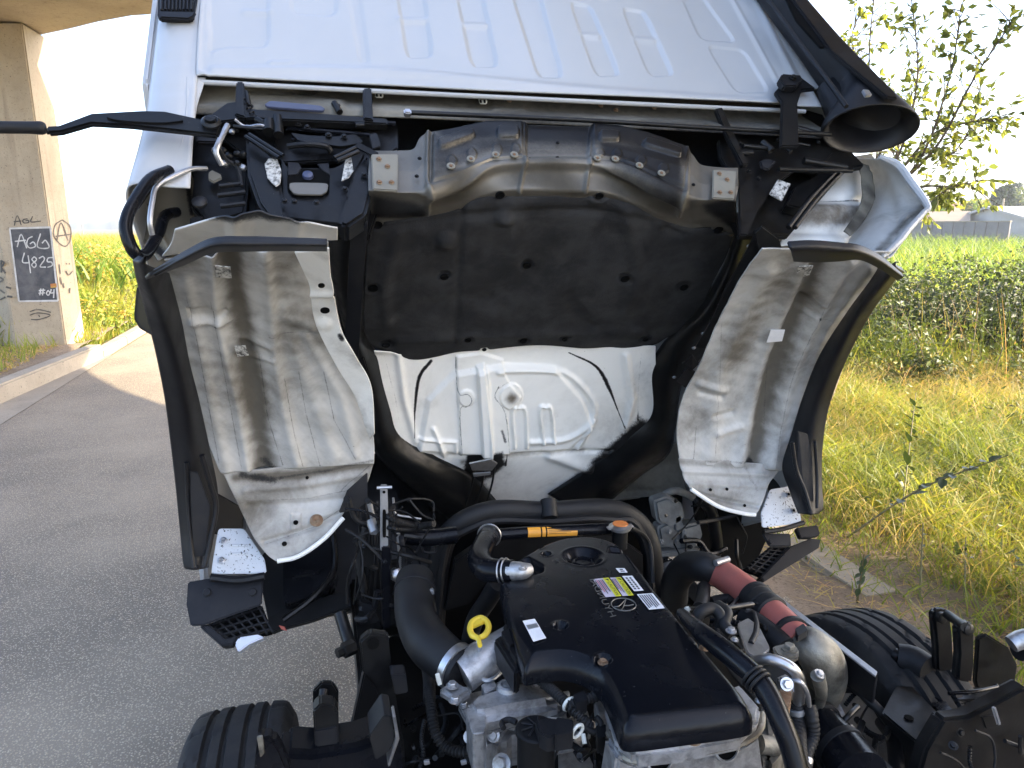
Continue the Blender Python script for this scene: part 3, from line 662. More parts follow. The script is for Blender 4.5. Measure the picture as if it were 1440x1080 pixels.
trunk.add(tube([tb, sp(1188, 480, 6.2), sp(1215, 300, 6.1)], [.04, .034, .026], 8, 6))
limbs = [[sp(1215, 300, 6.1), sp(1235, 200, 6.0), sp(1222, 90, 5.9), sp(1235, -60, 5.9)], [sp(1215, 300, 6.1), sp(1265, 215, 5.8), sp(1290, 110, 5.7), sp(1283, 10, 5.6)], [sp(1215, 300, 6.1), sp(1290, 230, 5.6), sp(1335, 110, 5.5), sp(1352, 5, 5.5)],
         [sp(1225, 290, 6.1), sp(1310, 215, 5.7), sp(1370, 110, 5.5), sp(1428, 25, 5.4)], [sp(1225, 295, 6.1), sp(1300, 200, 5.9), sp(1350, 175, 5.7), sp(1412, 165, 5.6)], [sp(1225, 300, 6.1), sp(1290, 265, 5.8), sp(1340, 262, 5.6), sp(1375, 256, 5.5)],
         [sp(1220, 300, 6.1), sp(1255, 240, 6.2), sp(1275, 150, 6.3), sp(1320, 60, 6.4)], [sp(1220, 300, 6.1), sp(1245, 150, 6.3), sp(1200, 70, 6.3), sp(1205, 20, 6.3)], [sp(1222, 300, 6.1), sp(1290, 215, 6.0), sp(1340, 215, 5.9), sp(1385, 140, 5.9)], [sp(1225, 300, 6.1), sp(1265, 280, 5.9), sp(1300, 290, 5.8), sp(1320, 275, 5.7)]]
leaves = []
for lb in limbs:
    Q = crom(np.array(lb), 10); trunk.add(tube(lb, [.014, .009, .006, .002], 6, 6))
    for i in range(9, len(Q) - 1):
        for s_ in range(2):
            if rng.random() < .82:
                d = Q[i + 1] - Q[i]; d /= np.linalg.norm(d); d2 = d + rng.normal(size=3) * .75; d2 /= np.linalg.norm(d2); ln = .08 + .20 * rng.random()
                e = Q[i] + d2 * ln + np.array([0, 0, -.02]); trunk.add(tube([Q[i], (Q[i] + e) / 2 + np.array([0, 0, .012]), e], [.0035, .0025, .0012], 4, 2))
                for k in range(int(3 + 3 * rng.random())): leaves.append((Q[i] + (e - Q[i]) * (.35 + .65 * rng.random()), d2))
        if rng.random() < .5: leaves.append((Q[i], Q[i + 1] - Q[i]))
trunk.build('trunk', M['bark'], SAP)
random.shuffle(leaves)
for p, d in leaves[:300]:
    o = bpy.data.objects.new('leaf', lp if random.random() < .62 else lp2); COL.objects.link(o)
    d = d / np.linalg.norm(d) + rng.normal(size=3) * .6 + np.array([0, 0, -.55]); o.rotation_euler = Vector(d).to_track_quat('X', 'Z').to_euler(); o.rotation_euler.rotate_axis('X', rng.uniform(-1.2, 1.2))
    s_ = .55 + .4 * random.random(); o.scale = (s_, s_, s_); place(o, SAP, p)
P = np.array([p for p, d in leaves[300:]]); D = np.array([d for p, d in leaves[300:]]); 
if len(P):
    D = D / np.linalg.norm(D, axis=1, keepdims=True) + rng.normal(size=D.shape) * .6 + np.array([0, 0, -.55]); Nn = np.cross(D, rng.normal(size=D.shape))
    leafmesh('foliage', P, Nn, .06, np.where(rng.random(len(P)) < .35, .95, .4), M['treeleaf'], SAP, 'stuff', .5, D)
M['weedleaf'] = leafmat('weed_leaves', [(0, (.022, .04, .014)), (1, (.05, .075, .02))], .2)
lp3 = lp.copy(); lp3.materials[0] = M['weedleaf']
# tall weeds standing in the meadow
def weed(base, tip, bend, nl, ls, label, branches=0, cat='weed'):
    base, tip = np.array(base), np.array(tip); root = empty('tall_weed', base, label, cat, 'tall weeds in the meadow')
    mid = (base + tip) / 2 + np.array(bend); Q = crom([base, mid, tip], 10); m = MB().add(tube(Q, np.linspace(.006, .0022, len(Q)), 5, 1))
    m.build('stem', M['stalk'], root)
    me = lp3
    for k in range(nl):
        t = .35 + .63 * (k + rng.random() * .6) / nl; i = min(int(t * (len(Q) - 1)), len(Q) - 2); d = Q[i + 1] - Q[i]; d /= np.linalg.norm(d)
        sd = np.cross(d, [0.3, -1, .2]); sd /= np.linalg.norm(sd); d = d * .45 + sd * (1 if k % 2 else -1) * .95 + rng.normal(size=3) * .2
        o = bpy.data.objects.new('leaf', me); COL.objects.link(o); o.rotation_euler = Vector(d).to_track_quat('X', 'Z').to_euler(); s_ = abs(ls) * (.7 + .5 * random.random()); o.scale = (s_,) * 3; place(o, root, Q[i])
    return root
def gp(u, v, d): return sp(u, v, d)
b0 = G(1185, 760); dd = np.linalg.norm(b0[:2])
weed(b0, gp(1418, 640, dd * .92), (0, 0, .06), 17, .85, 'leafy weed stem arching low to the right over the grass')
b0 = G(1262, 770); weed(b0, gp(1288, 552, 4.6), (0, 0, 0), 16, 1.0, 'upright leafy weed crossing the arching stem')
b0 = G(1293, 850); weed(b0, gp(1298, 735, 3.4), (0, 0, 0), 9, -.35, 'thin dark dried flower stalk near the kerb')
b0 = G(1205, 850); weed(b0, gp(1215, 780, 2.9), (0, 0, 0), 8, -.5, 'small pale green weed growing at the end of the kerb')
b0 = G(1356, 860); weed(b0, gp(1358, 755, 3.6), (0, 0, 0), 8, -.35, 'dry brown stalk at the far right of the verge')

# ---- the far side of the field
wl = empty('boundary_wall', (41, 41, 0), 'long grey concrete boundary wall across the far field', 'wall')
wm = mat('grey_render', (.17, .155, .155), .8, col2=(.12, .11, .11), scale=1.5, amt=.8)
a, b = sp(1284, 319, 60)[:2], sp(1421, 319, 57)[:2]
for k in range(9):
    c0, c1 = a + (b - a) * k / 9, a + (b - a) * (k + 1) / 9; c = (c0 + c1) / 2; an = math.atan2(*(b - a)[::-1])
    obj('panel', *box((c[0], c[1], .85), (np.linalg.norm(c1 - c0) - .04, .18, 2.1), rotz(an), .02), wm, wl)
obj('coping', *box(((a + b)[0] / 2, (a + b)[1] / 2, 1.94), (np.linalg.norm(b - a), .28, .07), rotz(an), .01), M['kerbc'], wl)
def house(c, ang, wx, wy, h, rise, wallc, roofc, label, wins=3):
    root = empty('house', (*c, 0), label, 'house', 'buildings beyond the wall'); Rz = rotz(ang); T_ = lambda P: (np.array(P) @ Rz.T) + np.array([*c, 0])
    x, y = wx / 2, wy / 2
    obj('wall', T_([(-x, -y, -.1), (x, -y, -.1), (x, y, -.1), (-x, y, -.1), (-x, -y, h), (x, -y, h), (x, y, h), (-x, y, h), (-x, 0, h + rise), (x, 0, h + rise)]), [(0, 1, 5, 4), (1, 2, 6, 9, 5), (2, 3, 7, 6), (3, 0, 4, 8, 7)], wallc, root, False)
    e = .35; th = .16; V = []
    for s_ in (-1, 1):
        V += [(-x - e, s_ * (y + e), h - e * rise / y), (x + e, s_ * (y + e), h - e * rise / y), (x + e, 0, h + rise), (-x - e, 0, h + rise)]
    V = np.array(V + [(p[0], p[1], p[2] + th) for p in V]); F = [(0, 1, 2, 3), (4, 5, 6, 7), (8, 9, 10, 11), (12, 13, 14, 15), (0, 1, 9, 8), (4, 5, 13, 12), (0, 3, 11, 8), (1, 2, 10, 9), (4, 7, 15, 12), (5, 6, 14, 13)]
    obj('roof', T_(V), F, roofc, root, False)
    for k in range(wins):
        xx = -x + wx * (k + .5) / wins
        f = obj('window', *box(T_([(xx, -y - .02, h * .55)])[0], (1.1, .08, 1.1), Rz, .01), M['label'], root)
        obj('pane', *box(T_([(xx, -y - .05, h * .55)])[0], (.9, .06, .9), Rz, .005), M['glass'], f)
    return root
tile = mat('terracotta_tiles', (.36, .17, .10), .7, col2=(.28, .2, .14), scale=3, amt=.8, bump=.4, bscale=8)
tan = mat('tan_roof_sheet', (.20, .155, .11), .7, col2=(.16, .125, .09), scale=1, amt=.6)
wht = mat('white_render', (.42, .40, .37), .8, col2=(.34, .32, .30), scale=1, amt=.5)
hc = lambda u, D: tuple(sp(u, 319, D)[:2])
house(hc(1372, 74), -.80, 10.5, 7, 1.9, .55, wht, tan, 'long low tan roofed shed behind the grey wall')
house(hc(1456, 66), -.25, 7, 8, 2.1, .8, wht, wht, 'white gabled house at the right edge behind the wall')
house(hc(1348, 112), -.8, 5, 5, 3.2, 1.2, tile, tile, 'small red walled house showing above the tan roof')
house(hc(1302, 66), -.8, 5, 5, 1.9, .7, tan, tan, 'small tan building at the left end of the wall')
def tree(c, h, r, shape, label, m, n=2600, size=.5):
    root = empty('far_tree', (*c, 0), label, 'tree', 'trees beyond the field')
    obj('trunk', *tube([(c[0], c[1], -.2), (c[0], c[1], h * .6)], [r * .12, r * .05], 6, 2), M['bark'], root)
    k = 34; q = rng.random(k); a_ = rng.uniform(0, 6.3, k)
    if shape == 'cone': rr = r * (1 - q) * .8; cs = np.stack([c[0] + np.cos(a_) * rr, c[1] + np.sin(a_) * rr, h * (.1 + .9 * q)], 1); rs = np.stack([r * (.55 - .4 * q)] * 3, 1)
    else: rr = r * .75 * np.sqrt(rng.random(k)); cs = np.stack([c[0] + np.cos(a_) * rr, c[1] + np.sin(a_) * rr, h * (.45 + .42 * q)], 1); rs = np.full((k, 3), r * .36)
    P, d = clumps(n, cs, rs, .4)
    leafmesh('crown', P, d + rng.normal(size=d.shape) * .5, size * (.6 + .8 * rng.random(n)), .4 + .3 * nz(P, .5, 2) + .2 * rng.normal(size=n), m, root, None, .7)
for u, D, h, r, s_, lab in [(1399, 84, 5.3, 1.2, 'cone', 'left one of the dark pair of conifers by the white house'), (1409, 86, 5.1, 1.1, 'cone', 'right one of the dark pair of conifers by the white house'), (1422, 120, 7.8, 2.2, 'cone', 'distant pointed tree above the white house'),
                            (1384, 88, 4.2, 2.0, 'round', 'yellow green round tree left of the conifers'), (1434, 110, 5.8, 4.0, 'round', 'broad tree behind the white house'), (1340, 130, 4.2, 3.4, 'round', 'dark wide tree behind the red house'), (1312, 70, 3.0, 1.2, 'round', 'leafy tree at the left end of the wall')]:
    p = sp(u, 319, D); tree((p[0], p[1]), h, r, s_, lab, M['conifer'] if s_ == 'cone' else M['corn'] if D < 90 else M['bramble'])
for u, D, h, lab in [(1406, 64, 3.6, 'thin pale pole beside the white house'), (116, 120, 4.2, 'thin utility pole in the far left field')]:
    p = sp(u, 319, D); o = obj('utility_pole', *tube([(p[0], p[1], -.2), (p[0], p[1], h)], [.09, .06], 8, 1), M['kerbc']); tag(o, lab, 'pole')

# ---- summer haze over the fields: one even box of air
bm = bmesh.new(); bmesh.ops.create_cube(bm, size=1)
for v in bm.verts: v.co = Vector((v.co.x * 3300, v.co.y * 3300, -1.2 + (v.co.z + .5) * 37))
hz = bpy.data.meshes.new('haze'); bm.to_mesh(hz); bm.free()
hm = bpy.data.materials.new('thin_haze'); hm.use_nodes = True; hm.node_tree.nodes.clear()
pv = hm.node_tree.nodes.new('ShaderNodeVolumePrincipled'); pv.inputs['Color'].default_value = (.86, .92, 1, 1); pv.inputs['Density'].default_value = .0009; pv.inputs['Anisotropy'].default_value = .2
ho = hm.node_tree.nodes.new('ShaderNodeOutputMaterial'); hm.node_tree.links.new(pv.outputs[0], ho.inputs['Volume']); hz.materials.append(hm)
hzo = bpy.data.objects.new('haze', hz); COL.objects.link(hzo); tag(hzo, kind='stuff')
# =================================================================== THE TRUCK: tilted cab
TR = empty('tilt_cab_truck', (.525, 1.3, 0), 'white light truck with its cab tilted forward, showing the dusty underside and the engine', 'truck')
CR = cabrot(); up_c = CR @ np.array([0, 0, 1.]); back_c = CR @ np.array([0, -1., 0])     # cab up, cab rearward
yb = lambda k: (lambda u, v: CY(u, v, k))
zb = lambda k: (lambda u, v: CZ(u, v, k))
RW = -1.20
def pl(name, poly, fn, th, m, parent=TR, bev=.003, away=None):
    return obj(name, *plate([fn(*p) for p in poly], th, bev, away=away), m, parent, True, 35)
# ---- rear wall of the cab, pressed ribs traced from the photograph
rel = Rel()
S6 = 2.2
def slot(poly, d=.006): rel.pit(rnd(poly, .2), d, S6)
slot([(556, -60), (559, 0), (572, 82), (609, 81), (597, -10), (594, -60)]); rel.line([(562, 27), (598, 27)], .005, 4)
slot([(640, -60), (643, 0), (664, 95), (701, 94), (680, -5), (676, -60)]); rel.line([(655, 33), (682, 34)], .005, 4)
slot([(710, -60), (723, 3), (757, 109), (793, 109), (762, 0), (752, -60)])
slot([(801, 1), (832, 8), (873, 106), (838, 107)]); rel.line([(822, 47), (842, 49)], .005, 4)
slot([(874, 9), (907, 15), (949, 106), (913, 107)]); rel.line([(896, 53), (920, 55)], .005, 4)
slot([(993, 63), (1047, 69), (1083, 130), (1035, 131)], .004)
slot([(940, -60), (968, -60), (992, 0), (1037, 60), (985, 56), (960, 0)], .004)
slot([(296, 95), (298, 72), (322, 66), (379, 68), (380, -60), (290, -60)], .005)
rel.line([(345, 15), (378, 17)], .004, 4)
slot([(409, -60), (409, 20), (474, 24), (474, -60)], .004); rel.line([(380, 90), (408, 90)], .004, 3)
slot([(487, -60), (490, 0), (506, 90), (520, 90), (507, 0), (504, -60)], .003)
rel.line([(283, -60), (278, 100), (290, 108)], .005, 3); rel.line([(1062, 0), (1092, 60), (1125, 125)], .006, 5); rel.line([(1030, 0), (1058, 50), (1100, 128)], .004, 3)
rel.line([(300, 100), (540, 102), (800, 125), (1095, 146)], .006, 6)
def rear_row(zc, y=RW): return [W((x, y, zc)) for x in (-.75, -.4, 0, .4, .77)]
sheet('rear_panel', [rear_row(1.72, -1.17), rear_row(1.4, -1.195), rear_row(1.0), rear_row(.78), rear_row(.727)], 300, 230, M['white'], TR, rel, wob=.0012, wobs=4, th=.004)
obj('panel_flange', *tube([W((-.745, RW + .012, .722)), W((-.3, RW + .014, .722)), W((.3, RW + .014, .721)), W((.72, RW + .012, .720))], .0055, 8, 6), M['white'], TR)
# corner pillar panels
def corner(sx, name, zs):
    rows = []
    for zc in zs:
        f = max(0, (.62 - zc) / .25); o_ = .012 * f
        rows.append([W((sx * x, y, zc)) for x, y in [(.748, RW + .004), (.785, RW + .002), (.822 + o_, RW + .012 - .02 * f), (.845 + o_, RW + .04 - .03 * f), (.852 + o_, RW + .12 - .03 * f), (.855 + o_, RW + (.45 if sx < 0 else .16))]])
    r = Rel().line([(228, 86), (268, 86)], .003, 3).line([(218, 128), (262, 129)], .003, 3).line([(280, 20), (262, 150), (260, 220)], .003, 4)
    return sheet(name, rows[::-1], 60, 90, M['white'], TR, r if sx < 0 else None, wob=.001, th=.003)
corner(-1, 'corner_panel', [.40, .46, .55, .65, .8, 1.0, 1.3, 1.7]); corner(1, 'corner_panel', [.80, .86, 1.0, 1.3, 1.7])
# inner edge strip of the left corner between the opening and the outer skin
sheet('corner_return', [[CY(*p, RW + d) for p, d in zip(r, (.0, .01))] for r in ([(262, 108), (290, 108)], [(262, 128), (284, 128)], [(262, 150), (277, 152)], [(256, 195), (272, 196)], [(240, 236), (270, 236)])], 12, 40, M['white'], TR, wob=.0006)
# vent grille
vg = pl('vent_grille', [(222, -14), (278, -12), (272, 24), (265, 27), (224, 25), (221, 20)], yb(RW - .012), .012, M['plastic'])
for k in range(9):
    u = 228 + k * 5.2; obj('slat', *tube([CY(u, -10, RW - .016), CY(u - .8, 14, RW - .016)], .0028, 6, 1), M['plastic'], vg)
pl('frame', [(222, 15), (276, 16), (272, 23), (265, 26), (224, 24)], yb(RW - .018), .008, M['plastic'], vg)
# ---- recessed sill below the rear wall, dusty
def dsill(V, px): return .55 + .3 * nz(V, 6, 3) + .5 * np.exp(-((px[:, 1] - (112 + (px[:, 0] - 290) * .05)) / 12) ** 2)
relS = Rel().line([(350, 138), (420, 140), (480, 146)], .008, 5).pit(ell(430, 125, 18, 10), .006, 2).pit(ell(387, 120, 6, 5), .004, 1.5).pit(ell(474, 127, 6, 5), .004, 1.5)
for u, v in ((716, 142), (845, 149), (866, 155), (920, 152), (958, 155), (1035, 155), (705, 137), (730, 140)): relS.boss(ell(u, v, 4, 4), .004, 1)
relS.boss([(694, 131), (742, 134), (740, 158), (692, 156)], .004, 1.5)
sheet('sill_beam', [[CY(*p, RW + .03) for p in ((276, 108), (500, 108), (800, 128), (1110, 150))], [CY(*p, RW + .055) for p in ((274, 122), (500, 122), (800, 140), (1130, 163))],
      [CY(*p, RW + .05) for p in ((274, 140), (500, 142), (800, 157), (1150, 176))], [CY(*p, RW + .015) for p in ((274, 147), (500, 150), (800, 165), (1160, 183))], [CY(*p, RW + .02) for p in ((274, 160), (500, 163), (800, 176), (1165, 195))]],
      260, 60, M['beige'], TR, relS, dirt=dsill, black=lambda V, px: sm(px[:, 1] - (150 + (px[:, 0] - 270) * .035), 0, 14) * .7 + .5 * soft_region(px, [(405, 128), (450, 122), (448, 132), (410, 137)], 3))
for u, v in ((533, 132), (679, 141)):
    c = obj('clip', *box(CY(u, v, RW + .03), (.018, .010, .02), CR, .002), M['tie'], TR)
    for d in (-3, 2.4): obj('slot', *box(CY(u + d, v + 1.5, RW + .022), (.0045, .004, .008), CR, .0005), M['hole'], c)
for u, v in ((387, 120), (474, 127), (716, 142), (845, 149), (866, 155), (920, 152), (1035, 155)): bolt(CY(u, v, RW + .05), back_c, .0042, M['rust'], TR)
# black bulkhead behind the latches
pl('rear_bulkhead', [(272, 150), (1170, 192), (1180, 250), (1110, 330), (1040, 330), (1000, 240), (600, 190), (540, 270), (520, 330), (300, 320), (268, 240)], yb(RW + .10), .02, M['black'])
# long latch rod
rod = obj('latch_rod', *tube([CY(568, 158, RW - .005), CY(800, 168, RW - .005), CY(1000, 180, RW - .005), CY(1168, 189, RW - .005)], .0055, 10, 4), M['black'], TR)
obj('rod_end', *box(CY(573, 159, RW - .008), (.016, .014, .016), CR, .003), M['steel'], rod)
# ---- pressed crossmember
relC = Rel()
relC.boss(rnd([(613, 206), (664, 191), (668, 202), (618, 221)]), .010, 3).boss(rnd([(697, 188), (728, 188), (728, 205), (697, 205)]), .010, 3)
relC.boss(rnd([(840, 193), (869, 195), (868, 208), (840, 208)]), .010, 3).boss(rnd([(903, 203), (955, 219), (953, 231), (899, 214)]), .010, 3)
for u, v in ((634, 234), (662, 224), (697, 218), (723, 218), (840, 223), (865, 224), (899, 233), (930, 244)): relC.boss(ell(u, v, 7, 8), .0035, 1.5)
relC.line([(602, 180), (600, 250), (601, 297)], .007, 3.5).line([(737, 178), (736, 232), (730, 268)], .006, 3).line([(832, 180), (826, 235), (822, 268)], .006, 3).line([(966, 212), (964, 270), (955, 300)], .006, 3.5)
relC.boss([(608, 192), (680, 176), (735, 176), (735, 230), (690, 232), (650, 250), (606, 262)], .010, 6).boss([(832, 178), (885, 182), (966, 212), (960, 268), (910, 250), (870, 234), (830, 232)], .010, 6)
relC.line([(606, 270), (650, 256), (690, 238), (740, 234), (825, 234), (875, 240), (920, 262), (960, 282)], .012, 9)
def Cx(u, v, y): return CY(u, v, y)
top = [(520, 211), (560, 211), (582, 209), (596, 192), (640, 182), (690, 177), (737, 178), (800, 180), (850, 181), (890, 189), (935, 203), (968, 216), (984, 231), (1010, 235), (1038, 236)]
mid = [(518, 240), (560, 240), (585, 240), (598, 232), (640, 226), (690, 214), (737, 212), (800, 213), (850, 214), (890, 222), (935, 236), (966, 246), (985, 258), (1010, 262), (1038, 262)]
lip = [(518, 268), (560, 271), (588, 271), (600, 270), (640, 254), (690, 236), (737, 232), (800, 233), (850, 236), (890, 250), (935, 268), (962, 276), (985, 281), (1010, 282), (1034, 283)]
low = [(522, 305), (560, 306), (590, 302), (603, 297), (640, 285), (690, 270), (737, 266), (800, 268), (850, 270), (890, 284), (930, 302), (960, 312), (985, 315), (1010, 322), (1034, 330)]
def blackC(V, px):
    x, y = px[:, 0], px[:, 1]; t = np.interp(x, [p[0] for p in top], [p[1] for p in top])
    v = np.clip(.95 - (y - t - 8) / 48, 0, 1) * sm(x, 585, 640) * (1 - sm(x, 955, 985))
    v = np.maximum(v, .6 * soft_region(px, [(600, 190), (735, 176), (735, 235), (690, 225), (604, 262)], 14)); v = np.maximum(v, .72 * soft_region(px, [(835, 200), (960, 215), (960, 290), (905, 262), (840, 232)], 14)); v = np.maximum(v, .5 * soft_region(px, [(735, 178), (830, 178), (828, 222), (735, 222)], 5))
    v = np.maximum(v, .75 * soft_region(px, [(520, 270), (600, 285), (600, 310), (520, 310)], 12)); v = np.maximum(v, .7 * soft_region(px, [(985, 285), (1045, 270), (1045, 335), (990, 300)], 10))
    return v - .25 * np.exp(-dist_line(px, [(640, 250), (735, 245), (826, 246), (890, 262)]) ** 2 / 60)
for i_, f_ in enumerate(relC.f): relC.f[i_] = (f_[0], f_[1], f_[2] * (1.05 if f_[0] == 'p' else 1.3), f_[3] * (.5 if f_[0] == 'p' else .8))
sheet('rear_crossmember', [[Cx(*p, RW + .012) for p in top], [Cx(*p, RW + .002) for p in mid], [Cx(*p, RW + .006) for p in lip], [CT(p[0], p[1], .004) for p in low], [CT(p[0], p[1] + 22, -.004) for p in low]], 360, 130, M['pressed'], TR, relC, smooth_v=False, wob=.0014, wobs=16,
      dirt=lambda V, px: .25 + .3 * nz(V, 14, 8) + .35 * soft_region(px, [(600, 250), (735, 232), (826, 232), (960, 265), (950, 300), (740, 262), (605, 290)], 6), black=blackC, extra=lambda V, px: .004 * sm(px[:, 0], 578, 596) * (1 - sm(px[:, 0], 972, 988)))
for u, v in ((634, 234), (662, 224), (697, 218), (723, 218), (840, 223), (865, 224), (899, 233), (930, 244)):
    wsh = obj('washer', *lathe([(.0088, 0), (.0088, .002), (.0082, .003), (.0045, .003), (.0035, .0015), (0, .0015)], CY(u, v, RW - .0165), back_c, 20), M['beige'], TR); bolt(CY(u, v, RW - .0185), back_c, .0034, M['rust'], wsh, washer=False)
for nm, poly in (('bolt_plate', [(522, 216), (560, 216), (559, 268), (524, 266)]), ('bolt_plate', [(1003, 238), (1036, 240), (1033, 280), (1002, 278)])):
    bp = pl(nm, poly, yb(RW - .010), .006, M['beige'], bev=.002); xs = [p[0] for p in poly]; ys = [p[1] for p in poly]
    for fx, fy in ((.28, .15), (.3, .78), (.75, .78), (.6, .35)): bolt(CY(min(xs) + fx * (max(xs) - min(xs)), min(ys) + fy * (max(ys) - min(ys)), RW - .011), back_c, .0038, M['rust'], bp)
for u, v in ((590, 223), (586, 248), (975, 260), (784, 222), (745, 224), (815, 226), (784, 201)): bolt(CY(u, v, RW - .006), back_c, .003, M['blackdull'], TR)
# ---- sound mat over the engine tunnel
matpoly_t = [(518, 322), (530, 308), (600, 297), (640, 288), (672, 270), (705, 268), (740, 268), (835, 268), (875, 275), (925, 298), (965, 312), (1000, 312), (1030, 322)]
left = [(517, 330), (514, 380), (511, 420), (511, 455), (514, 480), (522, 490)]
right = [(1033, 330), (1022, 360), (1004, 395), (985, 430), (960, 460), (926, 481)]
bot = [(524, 491), (560, 502), (590, 507), (625, 501), (660, 494), (720, 489), (760, 487), (800, 491), (850, 488), (875, 493), (900, 490), (924, 482)]
def lerp_row(t):
    l = crom(np.array(left), 8); r_ = crom(np.array(right), 8); a = l[int(t * (len(l) - 1))]; b = r_[int(t * (len(r_) - 1))]
    tt = np.interp(np.linspace(0, 1, 13), np.linspace(0, 1, len(matpoly_t)), np.arange(len(matpoly_t)))
    T_ = np.array(matpoly_t); Bt = np.stack([np.interp(np.linspace(0, 1, 13), np.linspace(0, 1, len(bot)), np.array(bot)[:, k]) for k in (0, 1)], 1); u_ = np.linspace(0, 1, 13)[:, None]
    base = T_ * (1 - t) + Bt * t; corr_a = a - base[0]; corr_b = b - base[-1]
    return base + corr_a * (1 - u_) + corr_b * u_
relM = Rel()
plugs = [(703, 274, 8, 5), (843, 275, 7, 5), (1010, 323, 9, 6), (625, 389, 8, 5), (741, 373, 8, 5), (879, 392, 9, 6), (525, 405, 9, 6), (962, 404, 9, 6), (543, 485, 8, 4), (658, 478, 7, 4), (736, 479, 8, 4), (794, 477, 6, 3), (908, 477, 7, 4), (531, 316, 8, 5), (681, 491, 5, 3)]
for u, v, a, b in plugs: relM.pit(ell(u, v, a + 2, b + 2), .007, 3)
relM.boss(ell(709, 305, 14, 12), .012, 9).boss(ell(628, 338, 16, 14), .014, 10).boss(ell(927, 318, 10, 8), .008, 6).boss(ell(840, 280, 16, 10), .006, 6)
relM.line([(540, 320), (690, 300), (860, 300), (960, 330)], -.006, 6).line([(650, 280), (640, 480)], -.004, 5).line([(560, 480), (720, 470), (900, 468)], .006, 6).line([(800, 420), (820, 450), (850, 470)], -.005, 8).line([(560, 330), (540, 400), (545, 460)], .006, 10).line([(560, 445), (620, 425), (690, 420)], -.004, 10).line([(720, 300), (725, 380)], .004, 12).line([(880, 300), (900, 380), (880, 440)], .006, 10)
im = sheet('sound_mat', [[CT(u, v, .006 + (.006 if .02 < t < .98 else 0)) for u, v in lerp_row(t)] for t in (0, .05, .2, .4, .6, .8, .95, 1)], 200, 110, M['felt'], TR, relM, wob=.004, wobs=14, th=.006, seed=5)
for u, v, a, b in plugs:
    c = CT(u, v, .009); rr = a * .0013
    obj('plug', *lathe([(rr, 0), (rr, .0025), (rr * .9, .0035), (rr * .8, .0028), (0, .002)], c, W((0, 0, 0)) - W((0, 0, 1)), 16), M['hole'], im)
# ---- white floor pan in front of the tunnel
def CTn(u, v, o_=0.): return CT(u, v, o_)
relP = Rel()
relP.boss([(585, 640), (600, 560), (640, 520), (700, 510), (780, 515), (820, 560), (834, 600), (800, 632), (640, 640)], .010, 8)
relP.boss([(641, 500), (676, 495), (708, 505), (707, 520), (716, 535), (731, 553), (716, 568), (712, 580), (716, 640), (646, 640), (642, 560)], .006, 2)
relP.boss([(668, 512), (680, 508), (692, 640), (676, 640)], .012, 4).line([(683, 515), (690, 635)], .006, 4)
relP.boss(ell(654, 553, 12, 12), .004, 2).boss(ell(717, 552, 17, 18), .004, 2)
relP.line([(722, 625), (719, 574), (727, 569), (737, 574), (739, 625)], .007, 3).line([(762, 620), (757, 572), (765, 568), (773, 572), (777, 618)], .008, 3)
relP.line([(608, 600), (624, 640)], .008, 5).line([(812, 628), (835, 590)], .010, 6).line([(590, 615), (640, 618), (640, 635)], .005, 4).line([(745, 618), (800, 612), (836, 580), (820, 545), (780, 519), (700, 518)], .006, 6)
relP.line([(560, 500), (568, 560), (585, 620)], .006, 8).line([(880, 500), (890, 560), (880, 600)], .006, 8).line([(560, 635), (720, 638), (860, 635)], -.006, 5).line([(775, 640), (830, 660)], .010, 12)
def dirtP(V, px): return .05 + .18 * nz(V, 10, 2) + .5 * np.exp(-(dist_line(px, [(650, 650), (720, 640), (820, 634)]) / 4) ** 2) + .9 * np.exp(-(dist_line(px, [(717, 552), (716, 553)]) / 9) ** 2)
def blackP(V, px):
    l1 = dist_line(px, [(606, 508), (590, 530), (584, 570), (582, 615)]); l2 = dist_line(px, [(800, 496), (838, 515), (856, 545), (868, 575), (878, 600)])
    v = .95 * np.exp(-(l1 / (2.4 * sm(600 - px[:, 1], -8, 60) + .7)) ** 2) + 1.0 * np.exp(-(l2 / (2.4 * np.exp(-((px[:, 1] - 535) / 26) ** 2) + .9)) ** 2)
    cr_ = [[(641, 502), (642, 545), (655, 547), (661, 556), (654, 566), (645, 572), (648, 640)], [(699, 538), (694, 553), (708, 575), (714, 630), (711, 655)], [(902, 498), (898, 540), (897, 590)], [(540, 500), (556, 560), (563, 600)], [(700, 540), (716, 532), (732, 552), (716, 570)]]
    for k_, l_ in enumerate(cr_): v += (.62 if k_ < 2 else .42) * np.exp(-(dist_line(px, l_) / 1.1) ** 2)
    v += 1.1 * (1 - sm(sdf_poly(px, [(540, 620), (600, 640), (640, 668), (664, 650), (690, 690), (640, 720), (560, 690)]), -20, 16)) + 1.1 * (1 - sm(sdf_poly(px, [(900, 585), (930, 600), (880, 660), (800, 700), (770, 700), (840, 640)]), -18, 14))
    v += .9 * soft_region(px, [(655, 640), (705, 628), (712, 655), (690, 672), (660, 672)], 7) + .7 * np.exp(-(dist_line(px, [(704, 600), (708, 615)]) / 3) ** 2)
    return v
for i_, f_ in enumerate(relP.f): relP.f[i_] = (f_[0], f_[1], f_[2] * 1.5, f_[3] * .62)
